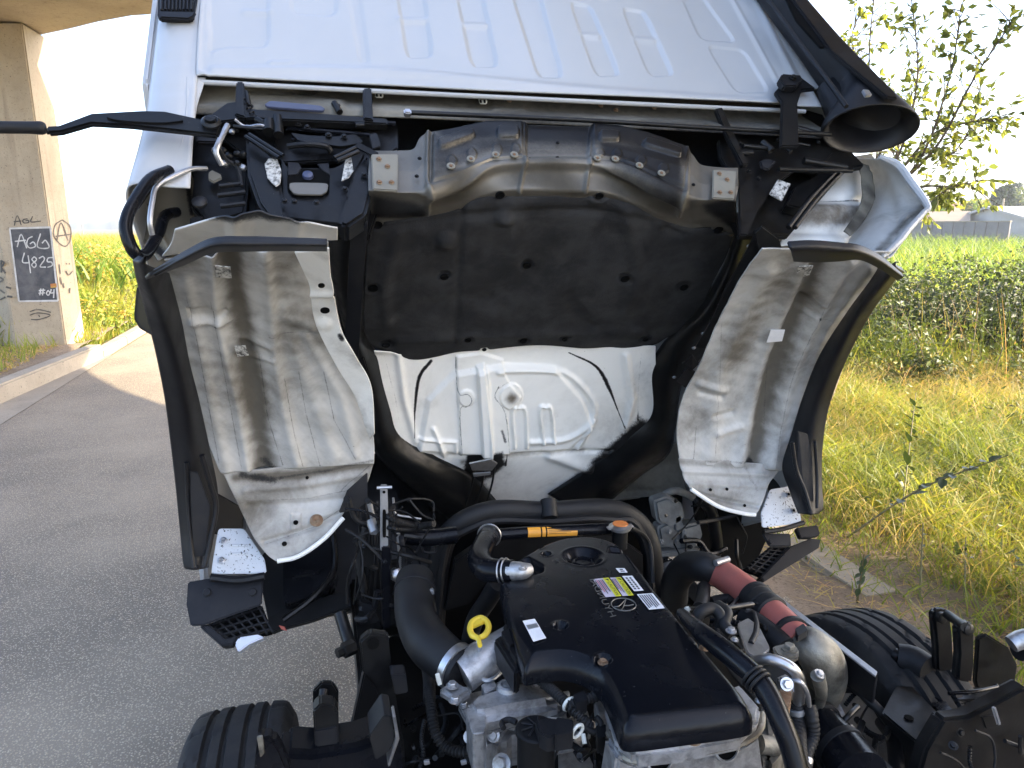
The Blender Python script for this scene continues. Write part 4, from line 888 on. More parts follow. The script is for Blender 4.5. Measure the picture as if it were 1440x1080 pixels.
sheet('floor_pan', [[CTn(*p, o_) for p, o_ in zip(r, (.02, 0, 0, 0, .02))] for r in ([(526, 494), (604, 497), (720, 482), (840, 484), (922, 487)], [(529, 506), (610, 506), (720, 500), (830, 500), (922, 498)], [(540, 550), (620, 550), (720, 550), (820, 550), (922, 550)], [(552, 600), (630, 600), (720, 600), (810, 600), (916, 595)],
      [(575, 640), (650, 640), (720, 640), (800, 640), (885, 635)], [(610, 680), (660, 680), (720, 680), (780, 680), (850, 670)], [(640, 720), (670, 720), (710, 720), (750, 720), (800, 710)])], 330, 240, M['under'], TR, relP, wob=.002, wobs=8, dirt=dirtP, black=blackP)
for u, v in ((654, 553), (717, 552)):
    q = obj('captive_nut', *lathe([(.011, 0), (.011, .003), (.006, .004), (.005, .008), (.0036, .008), (.0036, .002), (0, .002)], CT(u, v, .018), -W((0, .42, -.9)) + W((0, 0, 0)) , 16), M['rust'], TR)
# dark floor and toe board further down, behind the engine bay
pl('toe_board', [(520, 640), (560, 625), (650, 690), (700, 730), (900, 700), (960, 640), (960, 760), (900, 830), (560, 900), (505, 870), (500, 700)], lambda u, v: CY(u, v, .28), .02, M['black'])
# right hand grey inner fender seen past the rail
sheet('inner_footwell', [[CY(*p, .05) for p in r] for r in ([(800, 700), (850, 668), (905, 640), (955, 622)], [(815, 705), (870, 682), (920, 668), (960, 655)], [(830, 710), (880, 702), (930, 696), (965, 690)])], 60, 50, M['beige'], TR, Rel().line([(870, 690), (900, 660), (950, 650)], .01, 8).line([(840, 700), (890, 692), (940, 690)], .008, 5), wob=.006, wobs=10, dirt=lambda V, px: .35 + 0 * px[:, 0], black=lambda V, px: .75 * soft_region(px, [(800, 680), (850, 660), (850, 700), (800, 720)], 20))
# ---- black main rails either side of the pan
def rail(name, rows, m=M['black'], rel=None): return sheet(name, rows, 14, 90, m, TR, rel, wob=.0015, wobs=11, th=.004)
rail('floor_rail', [[CT(*a, .03), CT(*b, .055), CT(*c, .01)] for a, b, c in (((462, 330), (492, 320), (520, 312)), ((468, 400), (485, 400), (514, 400)), ((485, 470), (500, 470), (514, 468)), ((500, 520), (515, 520), (535, 505)), ((516, 570), (530, 570), (553, 575)), ((524, 610), (540, 620), (568, 612)), ((530, 640), (590, 660), (610, 640)), ((580, 690), (640, 695), (664, 668)), ((640, 740), (690, 725), (700, 705)))])
rail('floor_rail', [[CT(*a, .01), CT(*b, .05), CT(*c, .03)] for a, b, c in (((1033, 330), (1042, 330), (1060, 330)), ((1010, 385), (1025, 385), (1050, 380)), ((975, 440), (1000, 440), (1030, 430)), ((930, 485), (960, 490), (1000, 490)), ((912, 525), (940, 530), (960, 540)), ((912, 580), (935, 590), (950, 600)), ((880, 615), (915, 630), (940, 640)), ((830, 655), (870, 668), (900, 670)), ((770, 695), (810, 715), (850, 712)))])
for k in range(11):
    t = k / 10; u = 1062 - t * 115 + 8 * math.sin(t * 3); v = 325 + t * 205; o = obj('stud', *lathe([(.006, 0), (.0055, .003), (.003, .005), (0, .0055)], CT(u, v, .06), W((0, 0, 0)) - W((0, 0, 1)), 10), M['galv'] if k % 3 else M['blackdull'], TR)
# rubber sealing strips hanging from the rails
pl_strip = lambda name, rows, m: sheet(name, rows, 16, 60, m, TR, None, wob=.004, wobs=16, th=.005)
pl_strip('seal_strip', [[CT(*a, .085), CT(*b, .09)] for a, b in (((494, 330), (517, 312)), ((491, 360), (515, 352)), ((489, 400), (511, 400)), ((487, 440), (508, 440)), ((484, 480), (505, 490)), ((484, 514), (503, 506)))], M['flap'])
pl_strip('seal_strip', [[CT(*a, .085), CT(*b, .10)] for a, b in (((1060, 330), (1086, 348)), ((1040, 370), (1070, 390)), ((1018, 410), (1052, 408)), ((1006, 440), (1040, 440)), ((990, 470), (1020, 478)), ((978, 490), (1004, 496)))], M['rubber'])
pl('seal_bracket', [(1060, 328), (1072, 318), (1095, 335), (1104, 362), (1085, 376), (1072, 372)], lambda u, v: CT(u, v, .11), .006, M['rubber'])
for poly in ([(495, 538), (510, 528), (528, 558), (508, 568)],): pl('rubber_tab', poly, lambda u, v: CT(u, v, .08), .006, M['flap'])
pl('rubber_tab', [(495, 512), (512, 502), (520, 528), (510, 534), (498, 522)], lambda u, v: CT(u, v, .075), .006, M['blackdull'])
for poly in ([(950, 536), (967, 515), (982, 526), (969, 549)], [(962, 510), (974, 497), (984, 512), (974, 522)]): pl('rubber_tab', poly, lambda u, v: CT(u, v, .08), .006, M['flap'])
# ---- dusty wheel arches
def arch_rows(Lr, n=6): return [[CA(*(np.array(a) + (np.array(b) - np.array(a)) * t), 0) for t in np.linspace(0, 1, n)] for a, b in Lr]
relA = Rel().line([(318, 345), (330, 400), (342, 470), (358, 560), (370, 655)], -.020, 17).line([(372, 360), (380, 430), (390, 520), (402, 590), (418, 650)], .012, 9).line([(300, 360), (304, 430), (318, 500), (335, 570), (350, 660)], .010, 8).line([(262, 395), (285, 500), (300, 580), (318, 660)], .006, 9)
relA.pit([(262, 430), (318, 434), (322, 442), (300, 452), (266, 446)], .010, 5).line([(270, 452), (300, 450), (328, 452)], .006, 4).line([(340, 480), (378, 486)], .006, 4).line([(345, 506), (385, 504)], .005, 3)
relA.line([(400, 440), (470, 470)], .010, 12).line([(410, 480), (455, 600), (470, 640)], .007, 10).line([(430, 470), (480, 560), (500, 640)], .006, 7)
def dirtA(V, px):
    v = .27 + .18 * nz(V, 7, 4) + .17 * nz(V, 25, 14) + .8 * np.exp(-(dist_line(px, [(320, 345), (330, 400), (343, 470), (360, 570), (370, 655)]) / 16) ** 2) + .35 * np.exp(-(dist_line(px, [(395, 400), (415, 500), (440, 560)]) / 30) ** 2) * sm(560 - px[:, 1], 0, 100)
    return v + .3 * np.exp(-(dist_line(px, [(250, 370), (330, 352), (460, 362)]) / 22) ** 2) - .25 * soft_region(px, [(400, 570), (500, 560), (520, 640), (410, 650)], 25)
def crease(lines, wd=1.3): return lambda px: sum(np.exp(-(dist_line(px, l) / wd) ** 2) for l in lines)
crA = crease([[(262, 415), (278, 480), (292, 560), (308, 650)], [(296, 420), (306, 470), (322, 560), (340, 660)], [(420, 520), (430, 580), (450, 655)], [(400, 530), (412, 600), (426, 655)], [(455, 520), (470, 590), (500, 645)], [(364, 500), (376, 590), (398, 655)], [(275, 450), (300, 455), (328, 452)], [(378, 470), (440, 462)]])
sheet('wheel_arch', arch_rows([((231, 366), (462, 342)), ((236, 388), (462, 362)), ((248, 440), (468, 420)), ((262, 500), (488, 490)), ((277, 560), (515, 560)), ((292, 620), (526, 620)), ((310, 665), (526, 652))], 7), 170, 200, M['arch'], TR, relA, wob=.0035, wobs=12, extra=lambda V, px: .0006 * nz(V, 34, 21) + .0005 * nz(V, 75, 22), dirt=dirtA, black=lambda V, px: .55 * crA(px) + .6 * np.exp(-(dist_line(px, [(370, 652), (395, 668)]) / 9) ** 2) + .5 * np.exp(-(dist_line(px, [(430, 665), (525, 648)]) / 4) ** 2), seed=11)
relB = Rel().line([(345, 690), (430, 682), (510, 668)], .006, 5).line([(350, 712), (430, 708), (500, 700)], -.005, 5).boss([(408, 722), (424, 722), (424, 746), (408, 746)], .003, 1).boss(ell(445, 732, 10, 9), .004, 2).line([(372, 762), (430, 745), (480, 722)], -.008, 4)
sheet('arch_front', arch_rows([((313, 664), (527, 648)), ((330, 700), (512, 690)), ((343, 728), (486, 718)), ((358, 758), (458, 752)), ((376, 780), (426, 776)), ((388, 789), (404, 788))], 6), 110, 90, M['arch'], TR, relB, wob=.004, wobs=14, dirt=lambda V, px: .44 + .26 * nz(V, 12, 6) + .5 * np.exp(-(dist_line(px, [(330, 672), (420, 668), (525, 650)]) / 6) ** 2),  # besides real dirt, extra dirt value darkens this face against the light it catches
      black=lambda V, px: .7 * np.exp(-(dist_line(px, [(340, 668), (385, 676)]) / 8) ** 2) + .55 * np.exp(-(dist_line(px, [(395, 672), (460, 662), (525, 648)]) / 3.5) ** 2) + .5 * crease([[(345, 705), (430, 702), (490, 690)], [(375, 765), (440, 742), (480, 716)], [(520, 655), (490, 680), (480, 690)]])(px), seed=12)
for u, v, r_ in ((416, 735, .006), (400, 765, .006), (432, 672, .004)): obj('drain_hole', *lathe([(r_, 0), (r_, .002), (0, .002)], CA(u, v, .006), back_c, 14), M['hole'], TR)
q = obj('captive_nut', *lathe([(.016, 0), (.016, .002), (.009, .004), (.009, .007), (.006, .007), (0, .003)], CA(445, 732, .006), back_c, 18), M['rust'], TR)
obj('hem', *tube([CA(390, 789, .006), CA(420, 782, .008), CA(455, 758, .008), CA(483, 728, .008)], .006, 8, 6), M['under'], TR)
relR = Rel().line([(1160, 345), (1128, 430), (1092, 510), (1072, 590), (1062, 655)], -.020, 15).line([(1135, 365), (1105, 430), (1070, 520), (1052, 600), (1042, 650)], .012, 9).line([(1195, 365), (1150, 440), (1112, 530), (1095, 600), (1085, 655)], .014, 10).line([(1220, 375), (1170, 450), (1130, 540), (1108, 620)], .006, 7)
relR.line([(1080, 380), (1045, 450), (1010, 530), (1000, 640)], .008, 12).pit([(1120, 415), (1165, 430), (1150, 445), (1118, 440)], .010, 5).line([(985, 540), (1020, 548)], .008, 5).line([(985, 552), (1015, 558)], -.008, 4).line([(1010, 610), (1040, 600)], .007, 5).line([(1005, 585), (1030, 580)], -.006, 4)
crR = crease([[(1165, 420), (1118, 510), (1095, 600), (1088, 660)], [(1120, 430), (1085, 500), (1078, 600)], [(1015, 450), (1010, 540), (1005, 640)], [(970, 570), (980, 600), (975, 645)], [(1150, 445), (1170, 450)]])
sheet('wheel_arch', arch_rows([((1072, 350), (1252, 354)), ((1055, 372), (1240, 374)), ((1015, 440), (1195, 440)), ((985, 510), (1150, 506)), ((960, 560), (1130, 560)), ((952, 610), (1113, 610)), ((956, 652), (1100, 662))], 7), 160, 190, M['arch'], TR, relR, wob=.0035, wobs=12, extra=lambda V, px: .0006 * nz(V, 34, 21) + .0005 * nz(V, 75, 22),
      dirt=lambda V, px: .29 + .18 * nz(V, 7, 4) + .17 * nz(V, 25, 14) + .75 * np.exp(-(dist_line(px, [(1160, 345), (1128, 430), (1092, 510), (1072, 590), (1062, 655)]) / 13) ** 2) + .4 * np.exp(-(dist_line(px, [(1130, 360), (1060, 440), (1035, 500)]) / 22) ** 2), black=lambda V, px: .5 * crR(px) + .5 * np.exp(-(dist_line(px, [(960, 648), (1060, 650)]) / 3.5) ** 2) + .5 * np.exp(-(dist_line(px, [(1055, 645), (1070, 668)]) / 7) ** 2), seed=13)
sheet('arch_front', arch_rows([((953, 644), (1103, 654)), ((962, 675), (1082, 680)), ((978, 694), (1075, 700)), ((1005, 708), (1068, 715)), ((1040, 719), (1062, 724))], 6), 90, 60, M['arch'], TR, Rel().line([(960, 662), (1080, 668)], .006, 4).line([(970, 680), (1075, 684)], .005, 4).line([(975, 692), (1020, 704), (1065, 712)], -.008, 3), wob=.004, wobs=14,
      dirt=lambda V, px: .38 + .25 * nz(V, 12, 6) + .3 * np.exp(-(dist_line(px, [(955, 650), (1060, 655)]) / 6) ** 2), black=lambda V, px: .4 * np.exp(-(dist_line(px, [(1045, 650), (1065, 690)]) / 4) ** 2), seed=14)
for u, v in ((999, 689), (1022, 688), (1047, 711)): obj('drain_hole', *lathe([(.0045, 0), (.0045, .002), (0, .002)], CA(u, v, .006), back_c, 12), M['hole'], TR)
obj('hem', *tube([CA(972, 688, .008), CA(1010, 712, .008), CA(1045, 722, .008), CA(1062, 724, .008)], .006, 8, 6), M['under'], TR)
for poly in ([(302, 374), (324, 376), (326, 392), (304, 390)], [(329, 487), (345, 486), (350, 500), (334, 502)], [(1084, 464), (1104, 464), (1100, 480), (1078, 482)], [(1122, 375), (1144, 374), (1138, 388), (1120, 390)]): pl('spec_tag', poly, lambda u, v: CA(u, v, .010), .002, M['chalky'] if poly[0][0] != 1084 else M['label'], bev=.0005)
# inner bracket plates of the left arch
bk = sheet('arch_bracket', [[CA(*p, o_) for p, o_ in zip(r, (.02, .04))] for r in ([(414, 355), (462, 350)], [(428, 385), (464, 385)], [(436, 405), (468, 405)], [(440, 440), (474, 440)], [(450, 470), (482, 470)], [(476, 520), (502, 505)], [(500, 560), (522, 545)], [(520, 620), (526, 610)])], 24, 90, M['under'], TR, Rel().line([(434, 414), (470, 414)], .006, 3).boss(ell(457, 455, 12, 10), .006, 6), dirt=lambda V, px: .2 + .25 * nz(V, 18, 3), black=lambda V, px: .8 * np.exp(-(dist_line(px, [(478, 472), (481, 476)]) / 5) ** 2))
for u, v, r_ in ((452, 401, .006), (457, 436, .009)): obj('slot', *lathe([(r_, 0), (r_, .002), (0, .002)], CA(u, v, .05), W((0, 0, 0)) - W((0, 0, 1)), 14), M['hole'], bk)
# ---- upper inside corners of the arches
sheet('corner_cavity', [[CY(u, v, RW + .16) for u, v in r] for r in ([(196, 255), (235, 245), (275, 240), (330, 235)], [(180, 275), (220, 270), (270, 265), (330, 262)], [(190, 310), (230, 305), (280, 300), (330, 295)], [(205, 340), (240, 335), (290, 325), (335, 320)], [(222, 365), (255, 352), (300, 342), (340, 330)])], 60, 60, M['beige'], TR, Rel().boss([(190, 280), (205, 300), (225, 345), (240, 350), (215, 290)], .02, 12).line([(205, 290), (235, 350)], .008, 4), wob=.004, wobs=14, dirt=lambda V, px: .05 + .3 * nz(V, 12, 3) + .4 * np.exp(-(dist_line(px, [(240, 355), (300, 340)]) / 9) ** 2), black=lambda V, px: .9 * np.exp(-(dist_line(px, [(222, 350), (236, 362)]) / 8) ** 2) + .8 * np.exp(-(dist_line(px, [(262, 245), (270, 300)]) / 5) ** 2))
sheet('arch_top', [[CA(*p, 0.01) for p in r] for r in ([(246, 326), (330, 304), (395, 306), (475, 322)], [(240, 346), (330, 322), (400, 320), (475, 328)], [(228, 362), (330, 346), (400, 340), (475, 338)])], 90, 30, M['arch'], TR, Rel().line([(330, 300), (328, 340)], .006, 9).line([(365, 298), (362, 338)], -.005, 11).line([(420, 300), (418, 335)], .004, 9), wob=.004, wobs=12, dirt=lambda V, px: .1 + .3 * nz(V, 12, 3), black=lambda V, px: .8 * (1 - sm(px[:, 1], 304, 322)))
relK = Rel().line([(1230, 250), (1250, 280), (1262, 320), (1250, 350)], -.012, 12).line([(1300, 290), (1270, 310), (1255, 330)], .008, 6)
sheet('corner_panel', [[CY(*p, RW + d) for p, d in zip(r, (.14, .08, .05, .03))] for r in ([(1205, 222), (1228, 224), (1240, 223), (1252, 222)], [(1222, 250), (1248, 250), (1268, 250), (1274, 248)], [(1228, 280), (1258, 280), (1290, 284), (1303, 289)], [(1215, 310), (1245, 316), (1270, 318), (1285, 312)], [(1195, 335), (1225, 342), (1245, 348), (1258, 345)], [(1190, 352), (1220, 360), (1236, 362), (1245, 360)])], 50, 60, M['arch'], TR, relK, wob=.003, wobs=8, dirt=lambda V, px: .15 + .2 * nz(V, 9, 3) + .5 * np.exp(-(dist_line(px, [(1300, 295), (1265, 318), (1235, 350)]) / 5) ** 2), black=lambda V, px: .45 * np.exp(-(dist_line(px, [(1296, 298), (1266, 318), (1255, 340), (1232, 350)]) / 3) ** 2))
obj('fender_hem', *tube([CY(*p, RW + .02) for p in ((1236, 220), (1262, 232), (1280, 255), (1304, 289), (1298, 300), (1280, 320), (1262, 342), (1240, 362))], [.006, .010, .010, .008, .007, .008, .008, .006], 8, 5), M['white'], TR)
sheet('step_panel', [[CY(*p, RW + d) for p, d in zip(r, (.16, .14, .15))] for r in ([(1170, 240), (1200, 236), (1222, 245)], [(1150, 275), (1190, 274), (1214, 278)], [(1138, 282), (1185, 282), (1212, 284)], [(1110, 318), (1160, 312), (1200, 312)], [(1095, 345), (1150, 340), (1195, 345)])], 50, 50, M['under'], TR, Rel().line([(1145, 279), (1212, 280)], -.010, 4).line([(1120, 300), (1200, 298)], .014, 10).line([(1105, 320), (1190, 326)], -.012, 6), wob=.003, wobs=14, dirt=lambda V, px: .1 + .55 * sm(px[:, 1], 284, 296) * (1 - sm(px[:, 1], 312, 322)) + .2 * nz(V, 10, 2), black=lambda V, px: .7 * np.exp(-(dist_line(px, [(1142, 281), (1210, 280)]) / 2) ** 2))
sheet('sealer_strip', [[CY(*p, RW + .10) for p in r] for r in ([(1206, 228), (1222, 232)], [(1212, 255), (1230, 262)], [(1212, 280), (1228, 286)], [(1200, 305), (1214, 312)], [(1186, 325), (1196, 332)])], 12, 60, M['beige'], TR, wob=.004, wobs=60, dirt=lambda V, px: .5 + .4 * nz(V, 40, 2))
pl('inner_cavity', [(1100, 235), (1225, 215), (1262, 260), (1260, 345), (1180, 352), (1090, 350)], yb(RW + .24), .01, M['beige'])
pl('inner_cavity', [(185, 258), (270, 236), (345, 240), (350, 345), (225, 362), (195, 330)], yb(RW + .24), .01, M['beige'])
# dark rubber mud flaps over the arches
def flapsheet(rows): return sheet('arch_flap', [[CA(*p, o_) for p, o_ in zip(r, offs)] for r, offs in rows], 90, 26, M['flap'], TR, None, wob=.003, wobs=8, th=.005)
flapsheet([([(216, 378), (260, 352), (300, 334), (350, 332), (410, 333), (460, 334)], [.10] * 6), ([(212, 388), (260, 364), (300, 347), (350, 346), (410, 346), (460, 347)], [.115] * 6), ([(206, 394), (260, 374), (300, 357), (350, 355), (410, 355), (460, 356)], [.10] * 6)])
flapsheet([([(1108, 340), (1140, 338), (1180, 341), (1210, 345), (1240, 360), (1268, 384)], [.10] * 6), ([(1112, 352), (1140, 352), (1180, 354), (1210, 357), (1240, 370), (1270, 390)], [.115] * 6), ([(1116, 367), (1140, 369), (1180, 368), (1208, 366), (1236, 378), (1262, 394)], [.10] * 6)])
# ---- black outer fender trims
def fender(name, rows, side):
    r = []
    for a, b, c in rows: r.append([CX(*a, side * .90) if 0 else CA(*a, .05), CA(*b, .065), CA(*c, .01)] if side < 0 else [CA(*a, .01), CA(*b, .065), CA(*c, .05)])
    return sheet(name, r, 30, 120, M['plastic'], TR, None, wob=.0015, wobs=5, th=.012)
fender('fender_trim', [((186, 366), (205, 372), (238, 384)), ((192, 395), (212, 402), (245, 410)), ((205, 440), (228, 445), (256, 455)), ((220, 500), (246, 502), (266, 510)), ((232, 560), (260, 560), (280, 566)), ((240, 620), (268, 622), (294, 630)), ((247, 680), (272, 684), (306, 692)), ((253, 740), (274, 744), (302, 740)), ((258, 792), (278, 796), (294, 780)), ((262, 800), (279, 801), (293, 798))], -1)
fender('fender_trim', [((1238, 370), (1256, 374), (1272, 382)), ((1225, 392), (1242, 396), (1258, 396)), ((1190, 440), (1205, 442), (1222, 446)), ((1152, 500), (1172, 506), (1188, 512)), ((1128, 560), (1148, 566), (1166, 572)), ((1113, 610), (1138, 620), (1157, 626)), ((1100, 655), (1130, 668), (1156, 676)), ((1110, 690), (1135, 705), (1158, 712)), ((1122, 722), (1140, 724), (1152, 722))], 1)
def inset(poly, m, o_): return pl('trim_inset', poly, lambda u, v: CA(u, v, o_), .006, m, bev=.002)
inset([(266, 662), (279, 664), (296, 712), (288, 782), (272, 784), (268, 720)], M['flap'], .078); inset([(1122, 606), (1136, 610), (1142, 640), (1145, 706), (1132, 706), (1120, 660)], M['flap'], .076)
obj('trim_bead', *tube([CA(*p, .085) for p in ((284, 640), (296, 680), (304, 712), (296, 760), (288, 796))], .006, 8, 5), M['plastic'], TR)
obj('trim_bead', *tube([CA(*p, .085) for p in ((262, 650), (264, 700), (268, 760), (272, 798))], .005, 8, 5), M['plastic'], TR)
obj('trim_bead', *tube([CA(*p, .085) for p in ((1114, 622), (1120, 660), (1132, 690), (1140, 718))], .006, 8, 5), M['plastic'], TR)
obj('trim_bead', *tube([CA(*p, .085) for p in ((1146, 620), (1149, 670), (1149, 715))], .005, 8, 5), M['plastic'], TR)
# ---- lower front corners: speckled brackets, guards and bumper grilles
FY = -.36
br = pl('step_bracket', rnd([(307, 743), (343, 743), (372, 786), (375, 806), (297, 807), (299, 790)], .12), yb(FY - .05), .004, M['speckled'])
for u, v in ((314, 760), (311, 788)): obj('nut', *lathe([(.0085, 0), (.0085, .002), (.006, .003), (.005, .006), (.0032, .006), (0, .002)], CY(u, v, FY - .055), back_c, 12), M['galv'], br)
for y_ in (767, 779): obj('rib', *tube([CY(322, y_, FY - .052), CY(348, y_, FY - .052)], .003, 6, 2), M['speckled'], br)
br = pl('step_bracket', rnd([(1083, 688), (1113, 683), (1119, 690), (1128, 735), (1072, 742), (1070, 722)], .12), yb(FY - .05), .004, M['speckled'])
for u, v in ((1109, 695), (1116, 718)): obj('nut', *box(CY(u, v, FY - .055), (.016, .006, .016), CR, .002), M['galv'], br); obj('hole', *lathe([(.004, 0), (.004, .002), (0, .002)], CY(u, v, FY - .059), back_c, 10), M['hole'], TR)
obj('trim_lip', *tube([CY(296, 812, FY - .05), CY(335, 816, FY - .05), CY(372, 810, FY - .05)], .010, 8, 6), M['plastic'], TR)
obj('trim_lip', *tube([CY(1074, 748, FY - .05), CY(1100, 744, FY - .05), CY(1130, 735, FY - .05)], .007, 8, 6), M['plastic'], TR)
gd = pl('mud_guard', [(264, 818), (300, 812), (370, 814), (368, 850), (340, 860), (286, 879), (268, 880), (262, 850)], yb(FY - .03), .008, M['flap'])
for u, v in ((291, 833), (355, 833)): obj('rivet', *lathe([(.010, 0), (.010, .001), (.008, .003), (0, .003)], CY(u, v, FY - .033), back_c, 14), M['flap'], gd)
gd = pl('mud_guard', [(1072, 750), (1112, 750), (1113, 768), (1082, 768)], yb(FY - .03), .008, M['flap'])
obj('rivet', *lathe([(.007, 0), (.007, .001), (.006, .003), (0, .003)], CY(1084, 762, FY - .033), back_c, 14), M['flap'], gd)
pl('step_pad', [(1120, 742), (1150, 738), (1154, 752), (1140, 756), (1126, 756)], yb(FY - .02), .02, M['plastic'])
sheet('inner_liner', [[CY(*p, FY + d) for p, d in zip(r, (.0, .06))] for r in ([(300, 690), (345, 716)], [(300, 715), (342, 735)], [(300, 750), (342, 760)])], 20, 20, M['rubber'], TR)
sheet('inner_liner', [[CY(*p, FY + d) for p, d in zip(r, (.06, .0))] for r in ([(1082, 668), (1105, 655)], [(1080, 685), (1112, 680)], [(1080, 700), (1118, 690)])], 20, 20, M['rubber'], TR)
pl('liner_flap', [(476, 722), (488, 690), (517, 664), (517, 706), (500, 718)], lambda u, v: CA(u, v, .02), .005, M['flap'])
def grille(nm, quad, nx, ny, y, m=M['plastic'], r=.0035, skew=0):
    q = np.array(quad, float); f = lambda s, t: q[0] * (1 - s) * (1 - t) + q[1] * s * (1 - t) + q[2] * s * t + q[3] * (1 - s) * t
    g = pl(nm, quad, yb(y + .05), .02, M['hole'])
    for k in range(nx): s = (k + .5) / nx; a, b = f(s, 0), f(min(1, s + skew), 1); obj('grille_bar', *box((CY(*a, y) + CY(*b, y)) / 2, (.004, .02, np.linalg.norm(CY(*a, y) - CY(*b, y))), frame_of(CY(*a, y) - CY(*b, y), back_c) @ np.eye(3), .001), m, g)
    for k in range(ny): t = (k + .5) / ny; a, b = f(0, t), f(1, t); obj('grille_bar', *box((CY(*a, y) + CY(*b, y)) / 2, (.004, .02, np.linalg.norm(CY(*a, y) - CY(*b, y))), frame_of(CY(*a, y) - CY(*b, y), back_c), .001), m, g)
    return g
grille('bumper_grille', [(288, 879), (368, 850), (384, 890), (315, 906)], 7, 4, FY + .02, skew=.1)
grille('bumper_grille', [(1083, 769), (1112, 769), (1075, 812), (1046, 800)], 3, 8, FY + .02)
pl('bumper_end', [(280, 880), (292, 878), (318, 900), (334, 893), (328, 906), (312, 908)], yb(FY - .02), .04, M['plastic'])
pl('bumper_end', [(1112, 768), (1140, 757), (1155, 758), (1152, 770), (1075, 818), (1070, 812)], yb(FY - .0), .05, M['plastic'])
pl('lamp_lens', [(330, 905), (336, 896), (362, 892), (372, 896), (350, 906), (335, 917)], yb(FY - .03), .03, mat('clear_lamp_lens', (.62, .65, .72), .12))
# black washer tank and pipes hanging under the left floor
tk = pl('washer_tank', rnd([(398, 770), (442, 764), (472, 755), (474, 800), (466, 822), (430, 840), (398, 850)], .2), lambda u, v: CY(u, v, -.22), .15, M['glossy'], bev=.03)
pl('tank_shelf', rnd([(397, 797), (440, 800), (452, 793), (450, 806), (400, 812)], .2), lambda u, v: CY(u, v, -.235), .03, M['glossy'], bev=.008)
obj('tank_strap', *tube([CY(468, 745, -.25), CY(470, 800, -.25), CY(440, 840, -.26), (CY(398, 872, -.26))], .008, 8, 6), M['black'], TR)
pl('lower_shield', [(375, 870), (400, 855), (480, 832), (500, 850), (440, 872), (395, 884), (382, 890)], lambda u, v: CY(u, v, -.15), .03, M['blackdull'])
pl('front_bulkhead', [(360, 790), (400, 745), (500, 700), (548, 650), (560, 700), (560, 880), (500, 858), (440, 868), (380, 885)], lambda u, v: CY(u, v, -.08), .03, M['black'])
# ---- latch on the left
pl('latch_plate', [(300, 158), (340, 145), (350, 155), (520, 168), (560, 172), (560, 208), (520, 232), (470, 225), (400, 228), (340, 215), (306, 190)], yb(RW + .045), .012, M['black'])
pl('latch_strip', rnd([(372, 146), (380, 141), (450, 148), (457, 152), (454, 156), (376, 150)], .2), yb(RW + .0), .006, mat('sky_tinted_plastic', (.06, .068, .11), .25), bev=.001)  # blue sky reflection is put into the strip's base colour
pl('latch_frame', [(332, 114), (330, 160), (346, 165), (343, 114)], yb(RW - .002), .02, M['black']); pl('latch_frame', [(510, 124), (511, 166), (525, 168), (522, 122)], yb(RW - .002), .02, M['black']); pl('latch_frame', [(296, 160), (318, 144), (346, 140), (352, 152), (470, 160), (545, 166), (545, 174), (352, 166), (300, 172)], yb(RW + .004), .02, M['black'])
hook = pl('latch_bracket', [(384, 196), (396, 226), (400, 305), (480, 314), (495, 250), (512, 215), (498, 214), (482, 230), (470, 236), (404, 236), (396, 222)], yb(RW + .035), .03, M['black'], bev=.006)
op = pl('latch_opening', rnd([(404, 236), (464, 238), (463, 270), (454, 276), (412, 275), (404, 266)], .2), yb(RW + .030), .004, M['hole'], hook, bev=.001)
pl('opening_floor', rnd([(407, 256), (462, 257), (460, 269), (452, 274), (414, 273), (407, 265)], .25), yb(RW + .026), .004, M['pressed'], hook, bev=.001)
obj('opening_knob', *lathe([(.011, 0), (.010, .006), (0, .009)], CY(433, 248, RW + .028), back_c, 16), mat('blue_grey_knob', (.05, .06, .11), .3), hook)
for poly in ([(405, 227), (420, 229), (424, 236), (418, 245), (405, 246)], [(446, 230), (462, 229), (464, 246), (452, 238)]): pl('opening_tab', poly, yb(RW + .027), .004, M['flap'], hook, bev=.001)
for u0, v0, u1, v1, w_ in ((352, 163, 556, 174, .006), (370, 176, 392, 178, .008), (404, 180, 520, 190, .005), (410, 196, 470, 200, .004), (470, 172, 488, 173, .004), (418, 180, 434, 183, .003)): obj('latch_ledge', *tube([CY(u0, v0, RW + .028), CY((u0 + u1) / 2, (v0 + v1) / 2, RW + .026), CY(u1, v1, RW + .028)], w_, 8, 3), M['glossy'], TR)
pl('latch_lever', rnd([(408, 186), (432, 190), (470, 192), (500, 188), (512, 200), (480, 206), (452, 202), (420, 198)], .2), yb(RW + .018), .008, M['black'])
pl('latch_gusset', [(496, 206), (504, 198), (534, 214), (528, 222)], yb(RW + .0), .006, M['blackdull']); pl('latch_hasp', rnd([(519, 188), (530, 186), (536, 205), (524, 210)], .2), yb(RW + .012), .012, M['black'])
pl('box_top_sheen', [(274, 188), (308, 190), (312, 200), (276, 199)], yb(RW + .03), .01, M['flap'])  # added paler plate imitating sky light on the top face of the box
for k in range(16):
    u = 320 + 8 * (k % 8) + rng.uniform(-3, 3); v = 168 + 14 * (k // 8) + rng.uniform(-4, 6); obj('latch_bit', *lathe([(.004, 0), (.0055, .002), (.0055, .007), (.003, .010), (0, .010)], CY(u, v, RW + .02), back_c + rng.normal(size=3) * .5, 8), M['black'] if k % 3 else M['galv'], TR)
for k in range(10):
    u = 304 + 4.2 * k; v = 214 + 10 * math.sin(k * 1.9) + 2 * k; obj('latch_bit', *lathe([(.005, 0), (.007, .003), (.007, .010), (.004, .014), (0, .014)], CY(u, v, RW + .035), back_c + rng.normal(size=3) * .6, 10), M['black'] if k % 4 else M['galv'], TR)
